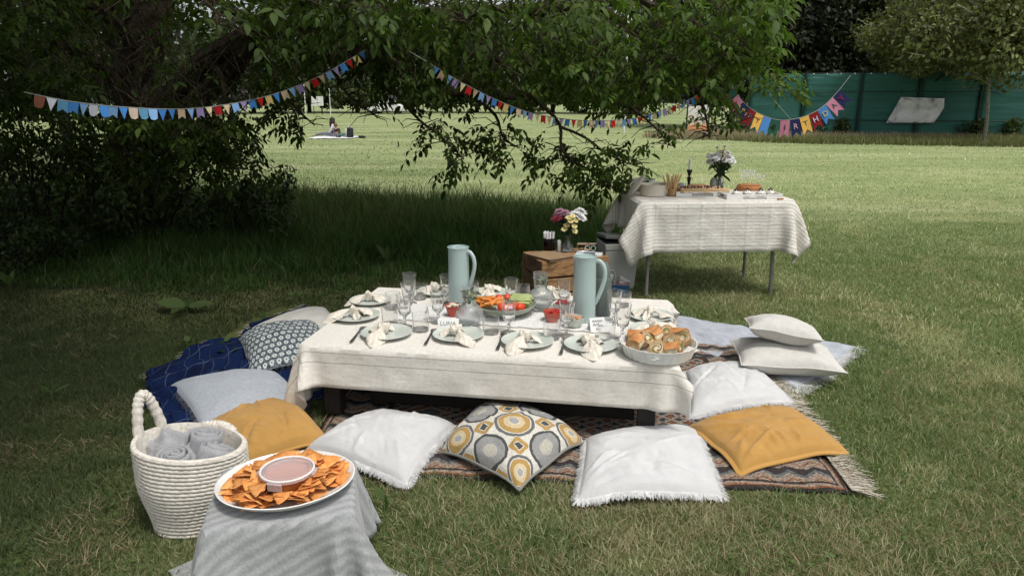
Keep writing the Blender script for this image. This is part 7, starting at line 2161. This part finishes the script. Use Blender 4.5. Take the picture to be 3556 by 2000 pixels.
mb = MB(); mb.lathe([(0, 0), (.031, 0)] + [(.033 + .0025 * (i % 2), .004 + .055 * i / 12) for i in range(13)] + [(.031, .059), (.029, .006), (0, .005)], 36, mod=lambda a, z, k: 1 + .03 * math.sin(a * 12 + PI * (k % 2))); mb.build('weave', WICK, cupt)
for i in range(15):
    a = i * 2.4; q = .006 + .018 * ((i * 7) % 15) / 15
    mb = MB(); L_ = random.uniform(.15, .175)
    mb.tube([(0, 0, 0), (.002, 0, L_ * .4), (-.001, .002, L_ * .75), (0, 0, L_)], [.0052, .0058, .0062, .005], 7)
    o = mb.build('breadstick', BST, loc=cupp + Vector((q * math.cos(a), q * math.sin(a), .008)), rot=(R(-20 * q / .024 * math.sin(a)), R(24 * q / .024 * math.cos(a)), 0))
    tag(o, 'thin brown breadstick standing in the wicker cup', 'breadstick', 'breadsticks in the wicker cup')
mugp = onb(915, 672)
mgt = thing('mug', 'small pale blue mug behind the breadsticks', 'mug', mugp)
MUG = mat('blue_mug', (.32, .40, .45), .35, (.4, .47, .5), ns=10)
mb = MB(); mb.lathe([(0, 0), (.024, 0), (.026, .05), (.024, .05), (.022, .005), (0, .004)], 24); mb.build('body', MUG, mgt)
mb = MB(); mb.tube([(.024, 0, .042), (.042, 0, .040), (.042, 0, .016), (.024, 0, .012)], .004, 7); mb.build('handle', MUG, mgt)
cs = onb(1035, 650)
BRZ = mat('dark_bronze', (.05, .045, .04), .35, metal=.7)
cst = thing('candlestick', 'dark turned metal candlestick on the buffet table', 'candlestick', cs)
mb = MB(); mb.lathe([(0, 0), (.036, 0), (.036, .006), (.014, .014), (.011, .03), (.013, .055), (.018, .078), (.023, .085), (.012, .09), (.009, .10), (.012, .108), (.017, .125), (.024, .150), (.025, .155), (.013, .155), (.012, .14), (0, .14)], 28); mb.build('column', BRZ, cst)
WAX = mat('candle_wax', (.74, .73, .70), .4, sss=.1)
mb = MB(); mb.lathe([(0, .0), (.0115, 0), (.011, .105), (.006, .109), (0, .108)], 20); mb.tube([(0, 0, .107), (.001, 0, .117)], .001, 5); tag(mb.build('candle', WAX, loc=cs + Vector((0, 0, .141))), 'white unlit candle in the dark candlestick', 'candle')
pd_ = onb(1165, 690)
bowl('pie_dish', 'turquoise pie dish holding a golden pie on the buffet table', pd_, .096, .034, mat('turquoise_glaze', (.12, .25, .27), .35, (.18, .33, .35), ns=9), .75, 'dish')
pie = thing('pie', 'golden lattice pie in the turquoise dish', 'pie', pd_ + Vector((0, 0, .012)))
mb = MB(); mb.lathe([(0, 0), (.07, 0), (.086, .018), (.088, .026), (.074, .028), (0, .026)], 40, mod=lambda a, z, k: 1 + (.02 * math.sin(a * 20) if k in (2, 3) else 0)); mb.build('crust', BREAD, pie)
for i in range(5):
    x = -.05 + .025 * i; l = math.sqrt(.07 ** 2 - x * x)
    mb = MB(); mb.tube([(x, -l, .028), (x, 0, .031), (x, l, .028)], .006, 6); mb.build('lattice_strip', BREAD, pie)
    mb = MB(); mb.tube([(-l, x, .030), (0, x, .033), (l, x, .030)], .006, 6); mb.build('lattice_strip', BREAD, pie)
TRAYW = mat('white_painted_wood', (.72, .72, .70), .5, (.66, .66, .64), ns=5)
def tray(label, c, w, d, h, rz):
    t = thing('tray', label, 'tray', c, rz, group='white trays')
    mb = MB(); mb.box((0, 0, .006), (w - .02, d - .02, .010)); mb.build('base', TRAYW, t, smooth=False)
    for sy in (-1, 1):
        # long side in three pieces around a slot
        mb = MB()
        mb.box((-(w * .36), sy * (d / 2 - .006), h / 2), (w * .28, .012, h)); mb.box(((w * .36), sy * (d / 2 - .006), h / 2), (w * .28, .012, h)); mb.box((0, sy * (d / 2 - .006), h * .78), (w * .439, .0115, h * .44)); mb.build('side', TRAYW, t, smooth=False)
    for sx in (-1, 1):
        mb = MB(); mb.box((sx * (w / 2 + .006), 0, h / 2), (.012, d, h)); mb.build('end', TRAYW, t, smooth=False)
        mb = MB(); mb.box((sx * (w / 2 + .0125), 0, h * .5), (.002, d * .35, h * .35)); mb.build('grip_slot', DKM, t, smooth=False)
    return t
t1 = onb(1215, 775); t1.y += .08
tray('white wooden tray under the berry cake', t1, .40, .22, .036, BROT)
cake1 = thing('tray_cake', 'flat tray cake on brown paper topped with a row of dark berries', 'cake', t1 + Vector((.02, .0, .013)), BROT)
mb = MB(); mb.box((0, 0, .026), (.37, .19, .036)); mb.build('sponge', mat('sponge', (.48, .33, .17), .8, (.58, .44, .26), ns=30), cake1, bevel=.004)
mb = MB(); mb.grid(lambda u, v: ((u - .5) * .40, -.099 - .010 * v - .006 * mnoise.noise(Vector((u * 8, v * 2, 0))), .044 - .030 * v - .006 * mnoise.noise(Vector((u * 5, 0, 3)))), 26, 5); o = mb.build('paper', mat('brown_paper', (.42, .27, .12), .8, (.5, .34, .17), ns=8), cake1); o.modifiers.new('thickness', 'SOLIDIFY').thickness = .001
for i in range(46):
    mb = MB(); mb.ball((0, 0, 0), random.uniform(.005, .008), 7, 5)
    o = mb.build('berry', [BERRY, BERRY, RBERRY][i % 3], cake1, loc=(-.17 + .34 * (i % 23) / 22 + random.uniform(-.006, .006), (-.05 if i < 23 else .03) + random.uniform(-.03, .03), .049))
t2 = onb(1990, 815); t2.y += .07
tray('white wooden tray with four small pavlovas', t2, .42, .20, .036, BROT)
MER = mat('meringue', (.74, .72, .67), .6, (.66, .62, .55), ns=20)
for i, X in enumerate((1715, 1890, 2085, 2245)):
    p = onb(X, 800); p.y = t2.y - .035 + .01 * (i % 2) + (p.x - t2.x) * math.tan(BROT)
    t = thing('pavlova', ['small pavlova with dark berries, leftmost on the white tray', 'small pavlova with dark berries, second from the left on the tray', 'small pavlova with dark berries, third from the left on the tray', 'small pavlova with dark berries, rightmost on the white tray'][i], 'cake', (p.x, p.y, BT_ + .012), i, 'pavlovas')
    mb = MB(); mb.lathe([(0, 0), (.034, 0), (.037, .010), (.034, .020), (.02, .026), (0, .026)], 20, mod=lambda a, z, k: 1 + .06 * math.sin(a * 7 + z * 90)); mb.build('base', mat('choc_base', (.05, .03, .02), .7, (.5, .45, .38), ns=35), t)
    mb = MB(); mb.lathe([(.0, .024), (.030, .024), (.026, .036), (.014, .048), (0, .054)], 18, mod=lambda a, z, k: 1 + .12 * math.sin(a * 5 + z * 200)); mb.build('cream', MER, t)
    for k in range(6):
        mb = MB(); mb.ball((0, 0, 0), .0065, 8, 5); mb.build('berry', BERRY, t, loc=(.014 * math.cos(k * 1.05), .014 * math.sin(k * 1.05), .050 - .004 * (k % 2)))
    mb = MB(); mb.ball((0, 0, .061), .007, 8, 5); mb.build('berry', BERRY, t)
ck = onb(1935, 700)
cake2 = thing('birthday_cake', 'round golden brown cake behind the pavlovas', 'cake', ck)
CAKE = mat('cake_brown', (.30, .11, .03), .7, (.42, .18, .06), ns=24, bump=.3, bs=60)
mb = MB(); mb.lathe([(0, 0), (.098, 0), (.103, .01), (.103, .038), (.095, .047), (0, .050)], 44, mod=lambda a, z, k: 1 + .012 * math.sin(a * 9)); mb.build('sponge', CAKE, cake2)
mb = MB(); mb.lathe([(0, .049), (.088, .0485), (.09, .053), (0, .057)], 36, mod=lambda a, z, k: 1 + .05 * math.sin(a * 11)); mb.build('icing', mat('caramel', (.40, .17, .05), .4), cake2)
tp = thing('cake_topper', 'white cake topper reading happy birthday on the golden cake', 'cake topper', ck + Vector((.0, 0, .052)))
for s_, x, z, sz in (('happy', -.025, .115, .062), ('birthday', .022, .072, .062)):
    l = link('lettering', text_mesh('lettering', s_, sz, TRAYW, .001), tp); l.location = (x, 0, z); l.rotation_euler = (PI / 2, 0, 0)
for x in (-.065, .0, .045):
    mb = MB(); mb.tube([(x, 0, -.015), (x, 0, .062)], .0018, 6); mb.build('stick', TRAYW, tp)
kn = onb(2405, 832)
mb = MB(); mb.box((0, 0, .006), (.055, .018, .010)); tag(mb.build('utensil', CAKE, loc=kn, rot=(0, 0, .3), bevel=.003), 'small brown utensil lying at the right end of the buffet', 'utensil')
# grey vase with white bouquet
va = onb(1410, 668)
mb = MB(); mb.lathe([(0, 0), (.026, 0), (.030, .004), (.034, .04), (.033, .07), (.024, .085), (.021, .092), (.019, .09), (.022, .08), (0, .012)], 30); tag(mb.build('vase', mat('grey_vase', (.26, .28, .25), .5, (.32, .34, .30), ns=6), loc=va), 'small grey-green vase beside the glass jar on the buffet', 'vase')
vb2 = onb(1490, 672)
mb = MB(); mb.lathe([(0, 0), (.032, 0), (.034, .004), (.034, .085), (.024, .098), (.026, .108), (.0245, .108), (.0225, .098), (.0325, .084), (.0325, .006), (0, .005)], 30); tag(mb.build('glass_jar', GLASS, loc=vb2), 'glass jar holding the white bouquet on the buffet table', 'jar')
hd = []; r_ = random.Random(8)
for i in range(26):
    a = r_.uniform(0, 6.28); q = .135 * math.sqrt(r_.random()); hd.append((q * math.cos(a), q * math.sin(a) * .7 - .02, .315 - q * .55 + r_.uniform(-.03, .03), r_.uniform(.026, .036), 'ball', 'white'))
for i in range(18):
    a = r_.uniform(0, 6.28); q = .135 * math.sqrt(r_.random()); hd.append((q * math.cos(a), q * math.sin(a) * .7, .345 - q * .55 + r_.uniform(-.04, .03), .019, 'mum', 'gyp'))
bouquet(dict(white='white round blossom in the bouquet on the buffet table', gyp='small dusky blossom in the white bouquet on the buffet table'), vb2, hd, dict(white='white blossoms on the buffet', gyp='dusky blossoms on the buffet'), .02, 38)
for i in range(10):
    o = broad_leaf(.095, .045).build('bouquet_leaf', LEAFD, loc=vb2 + Vector((.02 * math.cos(i * 2.4), .02 * math.sin(i * 2.4), .12 + .012 * (i % 5))), rot=(random.uniform(-.5, .5), -random.uniform(.2, .9) if i % 3 else .7, i * 2.4))
    tag(o, 'dark green leaf at the collar of the white bouquet', 'leaf', 'collar leaves of the white bouquet')
